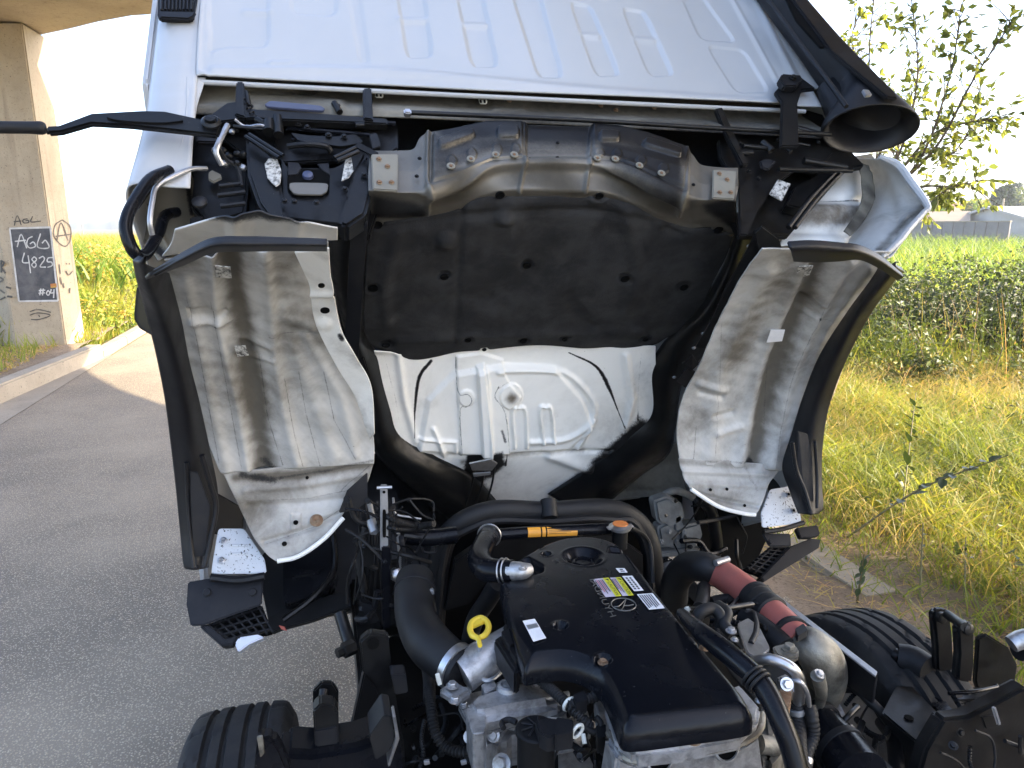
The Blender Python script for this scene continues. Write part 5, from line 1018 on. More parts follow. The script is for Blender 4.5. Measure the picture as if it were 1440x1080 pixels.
obj('latch_cable', *tube([CY(330, 168, RW), CY(345, 178, RW + .01), CY(366, 176, RW), CY(380, 182, RW + .01)], .003, 6, 5), M['galv'], TR); obj('latch_cable', *tube([CY(306, 205, RW), CY(318, 224, RW + .02), CY(334, 236, RW + .03), CY(340, 262, RW + .03)], .004, 6, 5), M['rubber'], TR)
pl('latch_side', [(345, 190), (390, 226), (402, 300), (400, 318), (385, 316), (362, 285), (348, 245)], yb(RW + .02), .05, M['black'], bev=.006)
pl('latch_side', [(496, 240), (518, 212), (522, 270), (515, 300), (488, 318), (476, 314)], yb(RW + .02), .05, M['black'], bev=.006)
obj('latch_bar', *tube([CY(404, 206, RW + .01), CY(430, 203, RW + .005), CY(458, 206, RW + .01), CY(466, 214, RW + .02)], .006, 8, 5), M['black'], TR)
for a, b in (((345, 192), (392, 222)), ((350, 189), (398, 219)), ((500, 208), (470, 222)), ((504, 213), (474, 226))): obj('latch_arm', *tube([CY(*a, RW), CY(*b, RW)], .0045, 8, 1), M['black'], TR)
for poly in ([(372, 230), (378, 222), (390, 224), (396, 240), (394, 258), (388, 262), (376, 250)], [(486, 222), (494, 220), (497, 240), (490, 250), (480, 254)]): pl('flaked_patch', poly, yb(RW + .012), .003, M['chalky'], bev=.0008)
for u, v in ((420, 175), (432, 179), (352, 150), (476, 150), (484, 192), (462, 190), (375, 165), (400, 283), (414, 284), (445, 285), (485, 266), (512, 246)): bolt(CY(u, v, RW + .015), back_c, .0045, M['black'], TR)
for a, b, r_ in (((360, 168), (385, 180), .007), ((378, 172), (378, 186), .012), ((390, 165), (392, 190), .010), ((470, 145), (478, 158), .007), ((346, 130), (350, 150), .006), ((500, 176), (512, 176), .006), ((328, 178), (372, 182), .004)): obj('latch_link', *tube([CY(*a, RW + .008), CY(*b, RW + .008)], r_, 10, 1), M['black'], TR)
obj('latch_spring', *tube([CY(340 + 1 * k + 4 * math.sin(k * 1.6), 136 + 1.6 * k, RW + .005 + .006 * math.cos(k * 1.6)) for k in range(18)], .0016, 5, 3), M['black'], TR)
pl('latch_box', [(273, 200), (310, 196), (345, 200), (350, 250), (345, 300), (318, 308), (288, 312), (268, 290), (272, 250)], yb(RW + .07), .03, M['black'], bev=.006)
pl('latch_lug', rnd([(293, 242), (298, 238), (310, 244), (312, 250), (300, 256), (293, 252)], .2), yb(RW + .05), .006, M['beige'])
pl('box_tab', [(267, 304), (266, 318), (258, 323), (270, 328), (282, 322), (286, 302)], yb(RW + .05), .006, M['blackdull'])
for a, b in (((302, 192), (330, 180)), ((308, 262), (340, 258)), ((306, 275), (345, 270)), ((310, 290), (345, 286))): obj('box_rib', *tube([CY(*a, RW + .03), CY(*b, RW + .03)], .005, 8, 1), M['black'], TR)
obj('box_knob', *lathe([(.014, 0), (.014, .006), (.010, .010), (0, .011)], CY(281, 286, RW + .038), back_c, 16), M['flap'], TR)
obj('latch_cable', *tube([CY(320, 176, RW - .005), CY(308, 200, RW - .008), CY(304, 215, RW + .0), CY(312, 232, RW + .02)], .0055, 8, 6), M['galv'], TR)
# release lever reaching out to the left
lv = pl('release_lever', [(62, 181), (66, 176), (82, 175), (128, 158), (200, 154), (232, 155), (292, 168), (312, 176), (306, 190), (255, 184), (180, 176), (128, 173), (86, 185), (66, 186)], yb(RW - .05), .012, M['black'], bev=.004)
pl('lever_rib', rnd([(145, 164), (190, 160), (232, 162), (262, 169), (230, 173), (170, 170)], .3), yb(RW - .054), .006, M['black'], lv, bev=.003)
obj('grip', *tube([CY(-60, 178, RW - .056), CY(-5, 179, RW - .056), CY(40, 179.5, RW - .056), CY(58, 180, RW - .056), CY(64, 180, RW - .056)], [.0105, .0105, .0105, .0115, .0085], 16, 3), M['rubber'], lv)
obj('pivot', *lathe([(.018, 0), (.018, .004), (.013, .008), (.009, .006), (.009, .012), (0, .013)], CY(297, 173, RW - .055), back_c, 20), M['black'], lv)
# grab handle and rod at the left corner
obj('grab_handle', *tube([CY(238, 240, RW - .0), CY(212, 252, RW - .03), CY(190, 282, RW - .04), CY(178, 308, RW - .04), CY(178, 330, RW - .03), CY(190, 356, RW - .01), CY(204, 358, RW + .02), CY(222, 330, RW + .06), CY(232, 304, RW + .10), CY(248, 298, RW + .13)], .0105, 12, 5), M['glossy'], TR)
obj('handle_rod', *tube([CY(290, 237, RW + .02), CY(268, 238, RW - .0), CY(240, 250, RW - .01), CY(220, 263, RW - .01), CY(215, 280, RW - .01), CY(211, 310, RW + .0), CY(214, 330, RW + .02)], .0048, 10, 5), M['galv'], TR)
pl('handle_mount', [(190, 268), (200, 252), (240, 238), (252, 236), (248, 246), (215, 258), (204, 275), (193, 290), (186, 285)], yb(RW + .03), .012, M['black'])
# latch and intake bracket on the right
pl('latch_plate', [(1010, 196), (1040, 192), (1160, 196), (1172, 215), (1150, 240), (1120, 238), (1090, 260), (1064, 300), (1052, 330), (1040, 330), (1038, 262), (1012, 220)], yb(RW + .045), .014, M['black'])
pl('latch_arm', [(1006, 152), (1016, 150), (1046, 215), (1054, 230), (1044, 232), (1022, 190)], yb(RW + .01), .014, M['black'])
for a, b, r_ in (((1045, 205), (1090, 210), .006), ((1072, 200), (1085, 212), .009), ((1040, 215), (1058, 215), .007), ((1092, 196), (1138, 205), .004), ((1105, 206), (1112, 214), .006), ((1120, 180), (1155, 190), .008), ((1095, 238), (1198, 240), .006), ((1130, 226), (1190, 236), .009)): obj('latch_link', *tube([CY(*a, RW + .015), CY(*b, RW + .015)], r_, 10, 1), M['black'], TR)
for u, v in ((1042, 203), (1067, 251), (1053, 241), (1035, 155), (1150, 200), (1108, 214)): bolt(CY(u, v, RW + .03), back_c, .005, M['black'], TR)
pl('latch_tab', [(1068, 226), (1078, 222), (1092, 226), (1082, 238), (1072, 236)], yb(RW + .02), .008, M['flap'])
pl('flaked_patch', [(1094, 252), (1112, 258), (1100, 282), (1082, 272)], yb(RW + .03), .004, M['chalky'], bev=.001)
pl('latch_box', [(1118, 262), (1160, 240), (1178, 240), (1140, 288), (1124, 292), (1106, 288)], yb(RW + .07), .03, M['black'])
for d in (0, 9): obj('box_rail', *tube([CY(1186 - d, 240, RW + .05), CY(1150 - d, 278, RW + .05), CY(1118 - d, 320, RW + .06)], .006, 8, 4), M['black'], TR)
pl('rear_gusset', [(1120, 150), (1172, 165), (1200, 215), (1216, 232), (1150, 245), (1110, 215)], yb(RW + .07), .02, M['black'])
# air intake snorkel
mouth = ell(1226, 182, 71, 34, 28, -.16); mz = .62
secs = []
mp = np.array([CZ(u, v, mz) for u, v in mouth]); ctr = mp.mean(0)
def edge_x(z, y, p, q):
    a, b = L(CY(*p, y)), L(CY(*q, y)); return a[0] + (b[0] - a[0]) * (z - a[2]) / (b[2] - a[2])
def sec(z, y0=-1.30, y1=-1.205, n=28, e=3.4, grow=0.):
    xl, xr = edge_x(z, y1, (1058, 0), (1170, 158)) - grow, edge_x(z, y0, (1144, 0), (1258, 128)) + grow; xc, hw = (xl + xr) / 2, max(.03, (xr - xl) / 2); out = []
    for k in range(n):
        t = 2 * math.pi * k / n; c, s = math.cos(t), math.sin(t); out.append(W((xc + hw * np.sign(c) * abs(c) ** (2 / e), (y0 + y1) / 2 - (y1 - y0) / 2 * -np.sign(s) * abs(s) ** (2 / e), z)))
    return np.array(out)
S1, S2, S3, S4, S5 = sec(.74, -1.31, -1.17, e=2.6, grow=.012), sec(.86), sec(1.0), sec(1.25), sec(1.65)
# align the order of the mouth ring with the sections (angle about the centre in cab x/y)
lm = L(mp); cm = lm.mean(0); an_ = np.arctan2(lm[:, 1] - cm[1], lm[:, 0] - cm[0]); o1 = np.argsort(an_); mp = mp[o1]
def srt(S): l = L(S); c = l.mean(0); return S[np.argsort(np.arctan2(l[:, 1] - c[1], l[:, 0] - c[0]))]
ringsS = [mp, *[srt(S) for S in (S1, S2, S3, S4, S5)]]
lip_in = ctr + (mp - ctr) * .93 + up_c * .004; throat = ctr + (mp - ctr) * .74 + up_c * .05 ; deep = ctr + (mp - ctr) * .62 + up_c * .16
mid1 = mp * .55 + ringsS[1] * .45 + (mp - ctr) * .05
ringsS = [deep, throat, ctr + (mp - ctr) * .80 + up_c * .02, lip_in, mp, mp + up_c * .018 + (mp - ctr) * .02, mid1] + ringsS[1:]
Vv = np.concatenate(ringsS); nn = len(mp); Ff = []
for i in range(len(ringsS) - 1):
    for k in range(nn): Ff.append((i * nn + k, i * nn + (k + 1) % nn, (i + 1) * nn + (k + 1) % nn, (i + 1) * nn + k))
Ff.append(tuple(range(nn)))
sn = obj('intake_snorkel', Vv, Ff, M['plastic'], TR, True, 50)
ms_ = sn.modifiers.new('subdivision', 'SUBSURF'); ms_.levels = 1; ms_.render_levels = 2
pl('snorkel_rail', [(1112, -5), (1120, -5), (1258, 128), (1264, 138), (1248, 136), (1170, 72), (1162, 62)], yb(-1.312), .012, M['plastic'], sn, bev=.004)
pl('snorkel_slot', [(1108, -5), (1128, 15), (1160, 66), (1154, 66), (1120, 28), (1104, -5)], yb(-1.305), .006, M['hole'], sn, bev=.001)
pl('snorkel_clip', rnd([(1213, 125), (1222, 126), (1227, 133), (1218, 134)], .2), yb(-1.325), .008, M['galv'], sn, bev=.002)
obj('snorkel_seam', *tube([CY(1080, 0, -1.300), CY(1120, 55, -1.300), CY(1165, 115, -1.305), CY(1190, 150, -1.31)], .006, 8, 5), M['plastic'], sn)
ib = pl('intake_bracket', [(1098, 108), (1104, 104), (1124, 106), (1148, 124), (1128, 126), (1122, 145), (1124, 205), (1098, 205), (1100, 142), (1090, 128), (1096, 122)], yb(RW - .03), .012, M['blackdull'])
pl('bracket_head', [(1096, 110), (1100, 103), (1126, 105), (1130, 112), (1120, 121), (1104, 120)], yb(RW - .05), .02, M['plastic'], ib); bolt(CY(1115, 110, RW - .052), back_c, .007, M['blackdull'], ib)
# ---- outer hull of the cab beyond the rear wall: sides, roof, windscreen, doors
def cside(sx):
    P = [(-1.17, .74), (-1.17, 1.72), (-.9, 1.80), (-.1, 1.78), (.1, 1.70), (.40, 1.05), (.46, .7), (.46, .12), (-.30, -.06), (-.42, .05), (-.52, .2), (-.66, .34), (-.84, .46), (-1.0, .6), (-1.12, .70)]
    return pl('side_panel', P, lambda y, z: W((sx * .862, y, z)), .02, M['white'], bev=.008, away=W((sx * 5, 0, .8)))
for sx in (-1, 1):
    s_ = cside(sx); pl('side_window', rnd([(-.72, 1.15), (-.68, 1.62), (-.1, 1.62), (.22, 1.12), (.18, 1.06), (-.7, 1.06)], .12), lambda y, z: W((sx * .866, y, z)), .008, M['glass'], s_, away=W((sx * 5, 0, .8)))
    pl('door_handle', rnd([(-.68, .86), (-.68, .91), (-.54, .91), (-.54, .86)], .2), lambda y, z: W((sx * .88, y, z)), .02, M['plastic'], s_, away=W((sx * 5, 0, .8)))
obj('roof_panel', *plate([W((-.86, -1.165, 1.73)), W((.86, -1.165, 1.73)), W((.86, -.1, 1.79)), W((-.86, -.1, 1.79))], .05, .02, away=W((0, 0, 9))), M['white'], TR)
obj('windscreen', *plate([W((-.83, .08, 1.74)), W((.83, .08, 1.74)), W((.83, .42, 1.02)), W((-.83, .42, 1.02))], .03, .01, away=W((0, 9, 3))), M['glass'], TR)
obj('front_panel', *plate([W((-.86, .43, 1.0)), W((.86, .43, 1.0)), W((.86, .47, .12)), W((-.86, .47, .12))], .05, .02, away=W((0, 9, 0))), M['white'], TR)
def mirror(poly, X, Xd, arm):

    m_ = pl('door_mirror', rnd(poly, .18), lambda u, v: WY(u, v, 2.15), .06, M['plastic'], bev=.02)
    q = np.array(poly, float); qc = q.mean(0); pl('mirror_glass', rnd([tuple(qc + (p - qc) * .78) for p in q], .18), lambda u, v: WY(u, v, 2.146), .004, M['glass'], m_, bev=.001)
    c0 = WY(*arm[0], 2.2); obj('mirror_arm', *tube([c0, c0 * .4 + np.array([-.36, 2.22, c0[2]]) * .6, np.array([-.335, 2.24, c0[2] + .03])], .012, 8, 4), M['plastic'], m_)
mirror([(192, 402), (206, 412), (236, 480), (214, 472), (196, 462), (188, 448)], 0, 0, ((215, 450), (260, 440)))
mirror([(232, 515), (244, 520), (246, 555), (234, 552), (228, 535)], 0, 0, ((240, 535), (270, 530)))
# =================================================================== THE TRUCK: chassis and engine
UP = np.array([0, 0, 1.])
def gl(name, poly, z, th, m, parent=TR, bev=.003): return obj(name, *plate([G(u, v, z) for u, v in poly], th, bev, away=(0, 0, 99)), m, parent, True, 35)
def wl_(name, poly, Y, th, m, parent=TR, bev=.003): return obj(name, *plate([WY(u, v, Y) for u, v in poly], th, bev), m, parent, True, 35)
def gt(name, pts, r, m, parent=TR, sides=14, per=7, ribs=None, z=None): return obj(name, *tube([G(u, v, z if z is not None else q[0]) for u, v, *q in pts], r, sides, per, ribs), m, parent)
# ---- wheels
def wheel(c, label=None):
    Rr, wd = .33, .2; prof = []
    for t in np.linspace(-1, 1, 49):
        x = t * wd / 2; r = Rr - .012 * abs(t) ** 4 - .02 * max(0, abs(t) - .86) / .14
        if min(abs(t - g) for g in (-.5, -.17, .17, .5)) < .045: r -= .009
        prof.append((x, r))
    sw = [(.100, .29), (.104, .25), (.098, .215), (.085, .205)]
    prof = [(-x, r) for x, r in sw[::-1]] + prof + sw
    n = 216; V = []; F = []; k = len(prof)
    for i in range(n):
        a = 2 * math.pi * i / n
        for x, r in prof:
            rr = r
            if r > .30 and abs(x) > .055 and (i + int(x * 60)) % 9 == 0: rr -= .004
            if r > .30 and abs(x) < .05 and (i + int(x * 100)) % 12 == 0 and (abs(x) > .02): rr -= .0025
            V.append((c[0] + x, c[1] + rr * math.cos(a), c[2] + rr * math.sin(a)))
    for i in range(n):
        j = (i + 1) % n
        for q in range(k - 1): F.append((i * k + q, i * k + q + 1, j * k + q + 1, j * k + q))
    wh = obj('tyre', V, F, M['tyre'], TR, True, 30)
    obj('rim', *lathe([(.205, -.085), (.19, -.06), (.17, .02), (.07, .04), (.05, .03), (0, .03)], c, (1, 0, 0), 40), M['galv'], wh)
    return wh
wheel((-.205, 1.25, .33)); wheel((1.26, 1.25, .33))
# ---- frame
for x in (.07, .98):
    obj('frame_rail', *box((x, .8, .50), (.075, 3.2, .17), None, .008), M['black'], TR)
for y in (-.3, 1.95): obj('cross_member', *box((.525, y, .48), (.84, .09, .12), None, .01), M['black'], TR)
obj('front_axle', *tube([(-.12, 1.25, .33), (.2, 1.25, .30), (.85, 1.25, .30), (1.17, 1.25, .33)], .045, 12, 5), M['black'], TR)
wl_('frame_bracket', [(505, 903), (520, 890), (546, 893), (552, 950), (562, 1010), (574, 1085), (556, 1085), (540, 1010), (528, 962), (510, 945)], 1.22, .02, M['black'], bev=.004)
wl_('rail_side', [(512, 945), (529, 963), (548, 1018), (556, 1060), (486, 1062), (500, 1000)], 1.34, .03, M['blackdull'])
obj('frame_hole', *lathe([(.011, 0), (.011, .002), (0, .002)], WY(525, 905, 1.215), (0, -1, 0), 14), M['hole'], TR)
wl_('bump_pad', rnd([(549, 948), (571, 947), (574, 974), (556, 978)], .15), 1.18, .03, M['flap'], bev=.006)
obj('stabiliser_link', *tube([WY(478, 862, 1.45), WY(486, 888, 1.42), WY(494, 912, 1.38)], .014, 10, 5), M['black'], TR)
obj('link_nut', *lathe([(.016, -.012), (.016, .012), (.010, .013), (.010, .026), (0, .026)], WY(490, 912, 1.34), (-1, -.5, 0), 6), M['black'], TR)
hb = wl_('hanger_bracket', [(440, 1000), (450, 990), (470, 992), (476, 1003), (477, 1050), (443, 1056)], 1.12, .03, M['black'])
wl_('hanger_plate', [(440, 1000), (440, 972), (452, 960), (468, 961), (476, 973), (476, 1003), (470, 992), (450, 990)], 1.20, .012, M['black'], hb); obj('hanger_pin', *tube([WY(455, 970, 1.19), WY(453, 991, 1.17)], .008, 10, 1), M['black'], hb)
wl_('paler_face', [(442, 1027), (475, 1021), (477, 1049), (444, 1055)], 1.116, .006, M['flap'], hb)  # paler plate over the lower face of the bracket
wl_('spring_seat', [(400, 1058), (440, 1060), (500, 1050), (540, 1036), (560, 1030), (570, 1100), (380, 1100)], 1.10, .08, M['glossy'], bev=.012)
wl_('spring_clamp', [(361, 1040), (372, 1036), (386, 1040), (396, 1056), (410, 1090), (358, 1090)], 1.04, .03, M['glossy'], bev=.006)
wl_('clamp_edge', [(361, 1038), (369, 1036), (372, 1060), (366, 1066)], 1.035, .006, M['tarn'], bev=.001)
wl_('bump_stop', rnd([(519, 1036), (540, 1006), (551, 1008), (556, 1040), (546, 1058), (528, 1070)], .15), 1.05, .06, M['rubber'], bev=.012)
wl_('bump_stop_plate', [(552, 1008), (557, 1040), (545, 1078), (548, 1080), (562, 1040), (556, 1006)], 1.04, .03, M['steel'], bev=.002)
# ---- dark bulk of the engine below everything
obj('engine_block', *box((.50, 1.02, .42), (.40, .95, .46), None, .03), M['blackdull'], TR)
obj('gearbox', *box((.50, .2, .42), (.34, .8, .36), None, .06), M['alu'], TR)
# ---- engine cover
CZ0 = .87
cov = [(700, 812), (712, 797), (745, 775), (782, 757), (830, 752), (866, 762), (884, 778), (905, 806), (925, 832), (960, 876), (1000, 922), (1040, 968), (1058, 988), (1056, 1000), (960, 1012), (885, 1022), (872, 1012), (862, 985), (852, 962), (838, 942), (812, 928), (782, 924), (742, 930), (732, 922)]
def cover_mesh():
    P2 = np.array([G(u, v, CZ0)[:2] for u, v in cov]); P2 = np.array(crom(P2, 4, True))
    for _ in range(4): P2 = .5 * P2 + .25 * (np.roll(P2, 1, 0) + np.roll(P2, -1, 0))
    st = .0032; mn, mx = P2.min(0) - .012, P2.max(0) + .012; nx, ny = (np.ceil((mx - mn) / st).astype(int) + 1)
    X, Y = np.meshgrid(mn[0] + np.arange(nx) * st, mn[1] + np.arange(ny) * st); Q = np.stack([X.ravel(), Y.ravel()], 1); d = sdf_poly(Q, P2).reshape(ny, nx)
    gy, gx = np.gradient(d, st); gl_ = np.maximum(np.hypot(gx, gy), 1e-6); keep = np.zeros((ny - 1, nx - 1), bool)
    ins = d <= 0; keep = (ins[:-1, :-1] | ins[1:, :-1] | ins[:-1, 1:] | ins[1:, 1:])
    out = d > 0; X = np.where(out, X - gx / gl_ * d, X); Y = np.where(out, Y - gy / gl_ * d, Y); dd = np.where(out, 0, -d)
    px = projv(np.stack([X, Y, np.full_like(X, CZ0)], -1).reshape(-1, 3)); sh_ = lambda a: a.reshape(ny, nx)
    rr = .013 + .020 * sh_(np.clip(np.exp(-(dist_line(px, [(735, 922), (782, 924), (812, 928), (838, 942), (862, 985), (880, 1020), (960, 1012), (1056, 1000)]) / 22) ** 2), 0, 1))
    t = np.clip(dd / rr, 0, 1); z = CZ0 - rr * (1 - np.sqrt(1 - (1 - t) ** 2)) + .004 * np.sin(np.clip(dd / .15, 0, 1) * 1.5708)
    wells = [(820, 784, .047, .020, .022), (757, 768, .0125, .018, .003), (768, 780, .0105, .018, .003), (788, 882, .0125, .014, .0025), (848, 928, .0145, .012, .003), (990, 908, .0135, .012, .003)]
    for u, v, r_, dep, soft in wells:
        c = G(u, v, CZ0); q = np.hypot(X - c[0], Y - c[1]); z = z - dep * (1 - sm(q, r_ - soft, r_ + .0015)) + .0012 * np.exp(-((q - r_ - .003) / .0025) ** 2)
    z = z - .022 * sh_(1 - sm(sdf_poly(px, rnd([(690, 806), (705, 796), (742, 783), (765, 797), (764, 806), (730, 815), (700, 818)], .2)), -5, 1.5))
    z = z - .010 * sh_(1 - sm(sdf_poly(px, [(857, 770), (880, 771), (882, 779), (855, 778)]), -2, 1))
    idx = -np.ones(nx * ny, int); jj, ii = np.nonzero(keep); F = np.stack([jj * nx + ii, jj * nx + ii + 1, (jj + 1) * nx + ii + 1, (jj + 1) * nx + ii], 1)
    us = np.unique(F); idx[us] = np.arange(len(us)); F = idx[F]; V = np.stack([X.ravel()[us], Y.ravel()[us], z.ravel()[us]], 1); F = [tuple(f) for f in F]
    ed = {}
    for f in F:
        for k in range(4): e = (f[k], f[(k + 1) % 4]); ed[e] = 1
    bd = [e for e in ed if (e[1], e[0]) not in ed]; V = list(map(tuple, V)); low = {}
    for a_, b_ in bd:
        for k in (a_, b_):
            if k not in low: low[k] = len(V); V.append((V[k][0], V[k][1], CZ0 - .046))
        F.append((b_, a_, low[a_], low[b_]))
    return V, F
ec = obj('engine_cover', *cover_mesh(), M['glossy'], TR, True, 70)
obj('filler_cap', *lathe([(.026, -.016), (.027, -.008), (.024, -.005), (.019, -.004), (.018, -.008), (0, -.009)], G(820, 786, CZ0), UP, 10), M['glossy'], ec)
for u, v, r_, rust_ in ((788, 882, .0135, 0), (848, 928, .0155, 1), (990, 908, .0145, 1)): bolt(G(u, v, CZ0) - UP * (.006 if rust_ else .008), UP, .0062 if rust_ else .004, M['rust'] if rust_ else M['flap'], ec, washer=bool(rust_))
# stickers on the cover
def stick(name, q, m, z=.0012, parent=None, lift=.0006): return obj(name, *plate([G(u, v, CZ0 + z + .0042) for u, v in q], lift, 0, away=(0, 0, 99)), m, parent or ec, False)
def quad(q, s0, s1, t0, t1):
    q = np.array(q, float); f = lambda s, t: tuple(q[0] * (1 - s) * (1 - t) + q[1] * s * (1 - t) + q[2] * s * t + q[3] * (1 - s) * t); return [f(s0, t0), f(s1, t0), f(s1, t1), f(s0, t1)]
def textmesh(name, s, pts, m, parent, z=.0022, ext=.0002):
    """lettering laid into the four-cornered field pts (reading start-bottom, end-bottom, end-top, start-top in pixels)"""
    cu = bpy.data.curves.new('lettering', 'FONT'); cu.body = s; cu.align_x = 'LEFT'; to = bpy.data.objects.new('lettering', cu); COL.objects.link(to)
    dg = bpy.context.evaluated_depsgraph_get(); me = bpy.data.meshes.new_from_object(to.evaluated_get(dg)); bpy.data.objects.remove(to); bpy.data.curves.remove(cu)
    co = np.array([v.co[:] for v in me.vertices]); mn, mx = co.min(0), co.max(0); st = (co - mn) / np.maximum(mx - mn, 1e-6); C4 = [np.array(G(u, v, CZ0 + z + .0042)) for u, v in pts]
    V = [C4[0] * (1 - a) * (1 - b) + C4[1] * a * (1 - b) + C4[2] * a * b + C4[3] * (1 - a) * b for a, b in st[:, :2]]
    F = [tuple(p.vertices) for p in me.polygons]; bpy.data.meshes.remove(me); return obj(name, V, F, m, parent, False)
c1 = [(833.9, 814.4), (855.6, 812), (873.9, 837.8), (851.7, 839.4)]; c2 = [(857.8, 812.2), (872.8, 811.7), (891, 836.7), (875.6, 837.8)]
for q, ns in ((c1, 5), (c2, 3)):
    s_ = stick('caution_sticker', q, M['lilac']); y0 = .64 if ns == 5 else .52
    stick('yellow_band', quad(q, y0, 1, 0, 1), M['lime'], .0019, s_)
    a = quad(q, y0 + .09, .94, .22, .94); textmesh('caution_lettering', 'CAUTION', [a[0], a[3], a[2], a[1]][0:1] + [a[3], a[2], a[1]], M['ink'], s_, .0026)
    stick('warning_triangle', [quad(q, y0 + .1, .92, .06, .16)[i] for i in (0, 1, 2)], M['ink'], .0026, s_)
    for k in range(ns): x = .05 + (y0 - .08) * k / ns; stick('text_line', quad(q, x, x + .045, .08, .62 + .3 * ((k * 7) % 3) / 3), M['redink'] if k in (1, 3) else M['ink'], .0019, s_)
q = [(875, 810), (888.9, 809.4), (905, 830), (891.7, 830.9)]; s_ = stick('white_label', q, M['label'])
for k in range(2):
    for j in range(6): t = .1 + j * .14; stick('text_line', quad(q, .2 + k * .38, .38 + k * .38, t, t + .09), M['ink'], .0019, s_)
q = [(865.8, 799), (878.3, 799), (882.4, 804.7), (871, 805)]; s_ = stick('white_label', q, M['label']); stick('text_line', quad(q, .35, .7, .2, .4), M['ink'], .0019, s_); stick('text_line', quad(q, .3, .75, .6, .75), M['ink'], .0019, s_)
q = [(895.6, 835.6), (917.8, 834), (935, 855), (912.8, 857)]; s_ = stick('white_label', q, M['label'])
for k in range(6): x = .1 + k * .14; stick('text_line', quad(q, x, x + .05, .06, .9 - .2 * (k % 3) / 3), M['ink'], .0019, s_)
q = [(735, 873), (752, 870), (768, 897), (750, 902)]; s_ = stick('white_label', q, M['label']); stick('smudge', quad(q, .1, .95, .22, .42), M['galv'], .0019, s_)
M['emboss'] = mat('worn_raised_letters', (.10, .095, .085), .3)
em = obj('cover_emblem', *tube([G(*p, CZ0 + .006) for p in ell(877, 850, 17.5, 8.8, 26, .1)], .0011, 6, 1, closed=True), M['emboss'], ec)
for ln in ([(864, 853), (870, 852.5), (876, 847), (880, 843)], [(874.5, 857), (877.5, 852), (884, 851.5), (891, 850)], [(874, 858), (877, 852), (880, 843.5)]): obj('emblem_bar', *tube([G(*p, CZ0 + .006) for p in ln], .0010, 6, 4), M['emboss'], em)
textmesh('raised_lettering', 'HYUNDAI', [(858, 868), (829, 815), (836, 814), (867, 866)], M['emboss'], ec, .0016)
# ---- rocker cover and head showing under the front edge of the cover
rk = gl('rocker_cover', [(850, 985), (866, 1040), (893, 1060), (960, 1053), (1040, 1036), (1064, 1016), (1070, 994), (1040, 960), (960, 990)], .820, .03, M['alu'], bev=.006)
obj('cover_gasket', *tube([G(*p, .800) for p in ((856, 1030), (872, 1056), (894, 1070), (960, 1063), (1040, 1046), (1068, 1026), (1072, 1004))], .006, 8, 5), M['tarn'], rk)
gl('rocker_rib', rnd([(990, 1020), (1046, 1007), (1054, 1022), (992, 1034)], .2), .826, .012, M['alu'], rk); bolt(G(975, 1042, .822), UP, .008, M['rust'], rk); bolt(G(1058, 1014, .822), UP, .006, M['alu'], rk)
Yh = G(960, 1063, .79)[1] + .004
hd = wl_('cylinder_head', [(868, 1064), (893, 1074), (1040, 1052), (1068, 1034), (1082, 1140), (856, 1140)], Yh, .05, M['alu'], bev=.006)
for u, v, r_ in ((926, 1066, .020), (1020, 1050, .020)): obj('head_port', *lathe([(r_ * 1.2, 0), (r_ * 1.1, .006), (r_ * .95, .007), (r_ * .9, .003), (0, .003)], WY(u, v, Yh - .003), (0, -1, .3), 28), M['alu'], hd); obj('port_hole', *lathe([(r_ * .92, .0045), (0, .0045)], WY(u, v, Yh - .003), (0, -1, .3), 24), M['hole'], hd)
gl('head_bracket', [(835, 985), (850, 975), (862, 1010), (880, 1050), (862, 1080), (848, 1040), (838, 1010)], .76, .02, M['alu'], bev=.004); gl('head_lug', rnd([(836, 985), (852, 980), (858, 1000), (842, 1004)], .2), .775, .02, M['alu'], bev=.004)
# ---- intake side, left
hose = gt('intake_hose', [(584, 815, .82), (582, 838, .81), (586, 872, .79), (604, 905, .78), (634, 932, .77), (650, 944, .765)], [.043, .043, .043, .046, .043, .041], M['rubber'], sides=24)
a_, b_ = G(584, 826, .815), G(583, 836, .81); obj('hose_clamp', *lathe([(.0445, -.006), (.0465, -.005), (.0465, .005), (.0445, .006)], (a_ + b_) / 2, b_ - a_, 32), M['flap'], hose); obj('clamp_screw', *box(G(605, 832, .825), (.016, .012, .012), None, .002), M['galv'], hose)
a_, b_ = G(634, 932, .77), G(648, 942, .766); obj('hose_clamp', *lathe([(.0445, -.008), (.0465, -.007), (.0465, .007), (.0445, .008)], (a_ + b_) / 2, b_ - a_, 32), M['steel'], hose); obj('clamp_screw', *lathe([(.007, -.01), (.007, .01), (0, .01)], G(663, 910, .80), (1, .2, .2), 12), M['steel'], hose)
tb_ = gt('throttle_body', [(650, 948, .765), (668, 935, .775), (695, 918, .785), (722, 902, .79)], [.037, .036, .035, .034], M['alu'], sides=20)
for f in (.35, .65): p = G(650, 948, .765) * (1 - f) + G(722, 902, .79) * f; obj('casting_rib', *lathe([(.0365, -.002), (.038, -.001), (.038, .001), (.0365, .002)], p, G(722, 902, .79) - G(650, 948, .765), 28), M['alu'], tb_)
obj('throttle_flange', *box(G(640, 975, .75), (.04, .05, .02), rotz(.6), .006), M['alu'], tb_); bolt(G(636, 965, .765), UP, .008, M['alu'], tb_); bolt(G(640, 985, .76), UP, .008, M['alu'], tb_)
ac = gl('throttle_actuator', [(694, 898), (706, 890), (732, 938), (724, 946)], .83, .05, M['plastic'], bev=.005)
gl('plug', rnd([(704, 888), (722, 880), (732, 898), (716, 908)], .15), .845, .035, M['plastic'], ac, bev=.004); gl('plug', rnd([(716, 912), (730, 904), (738, 920), (726, 928)], .15), .84, .03, M['plastic'], ac, bev=.004)
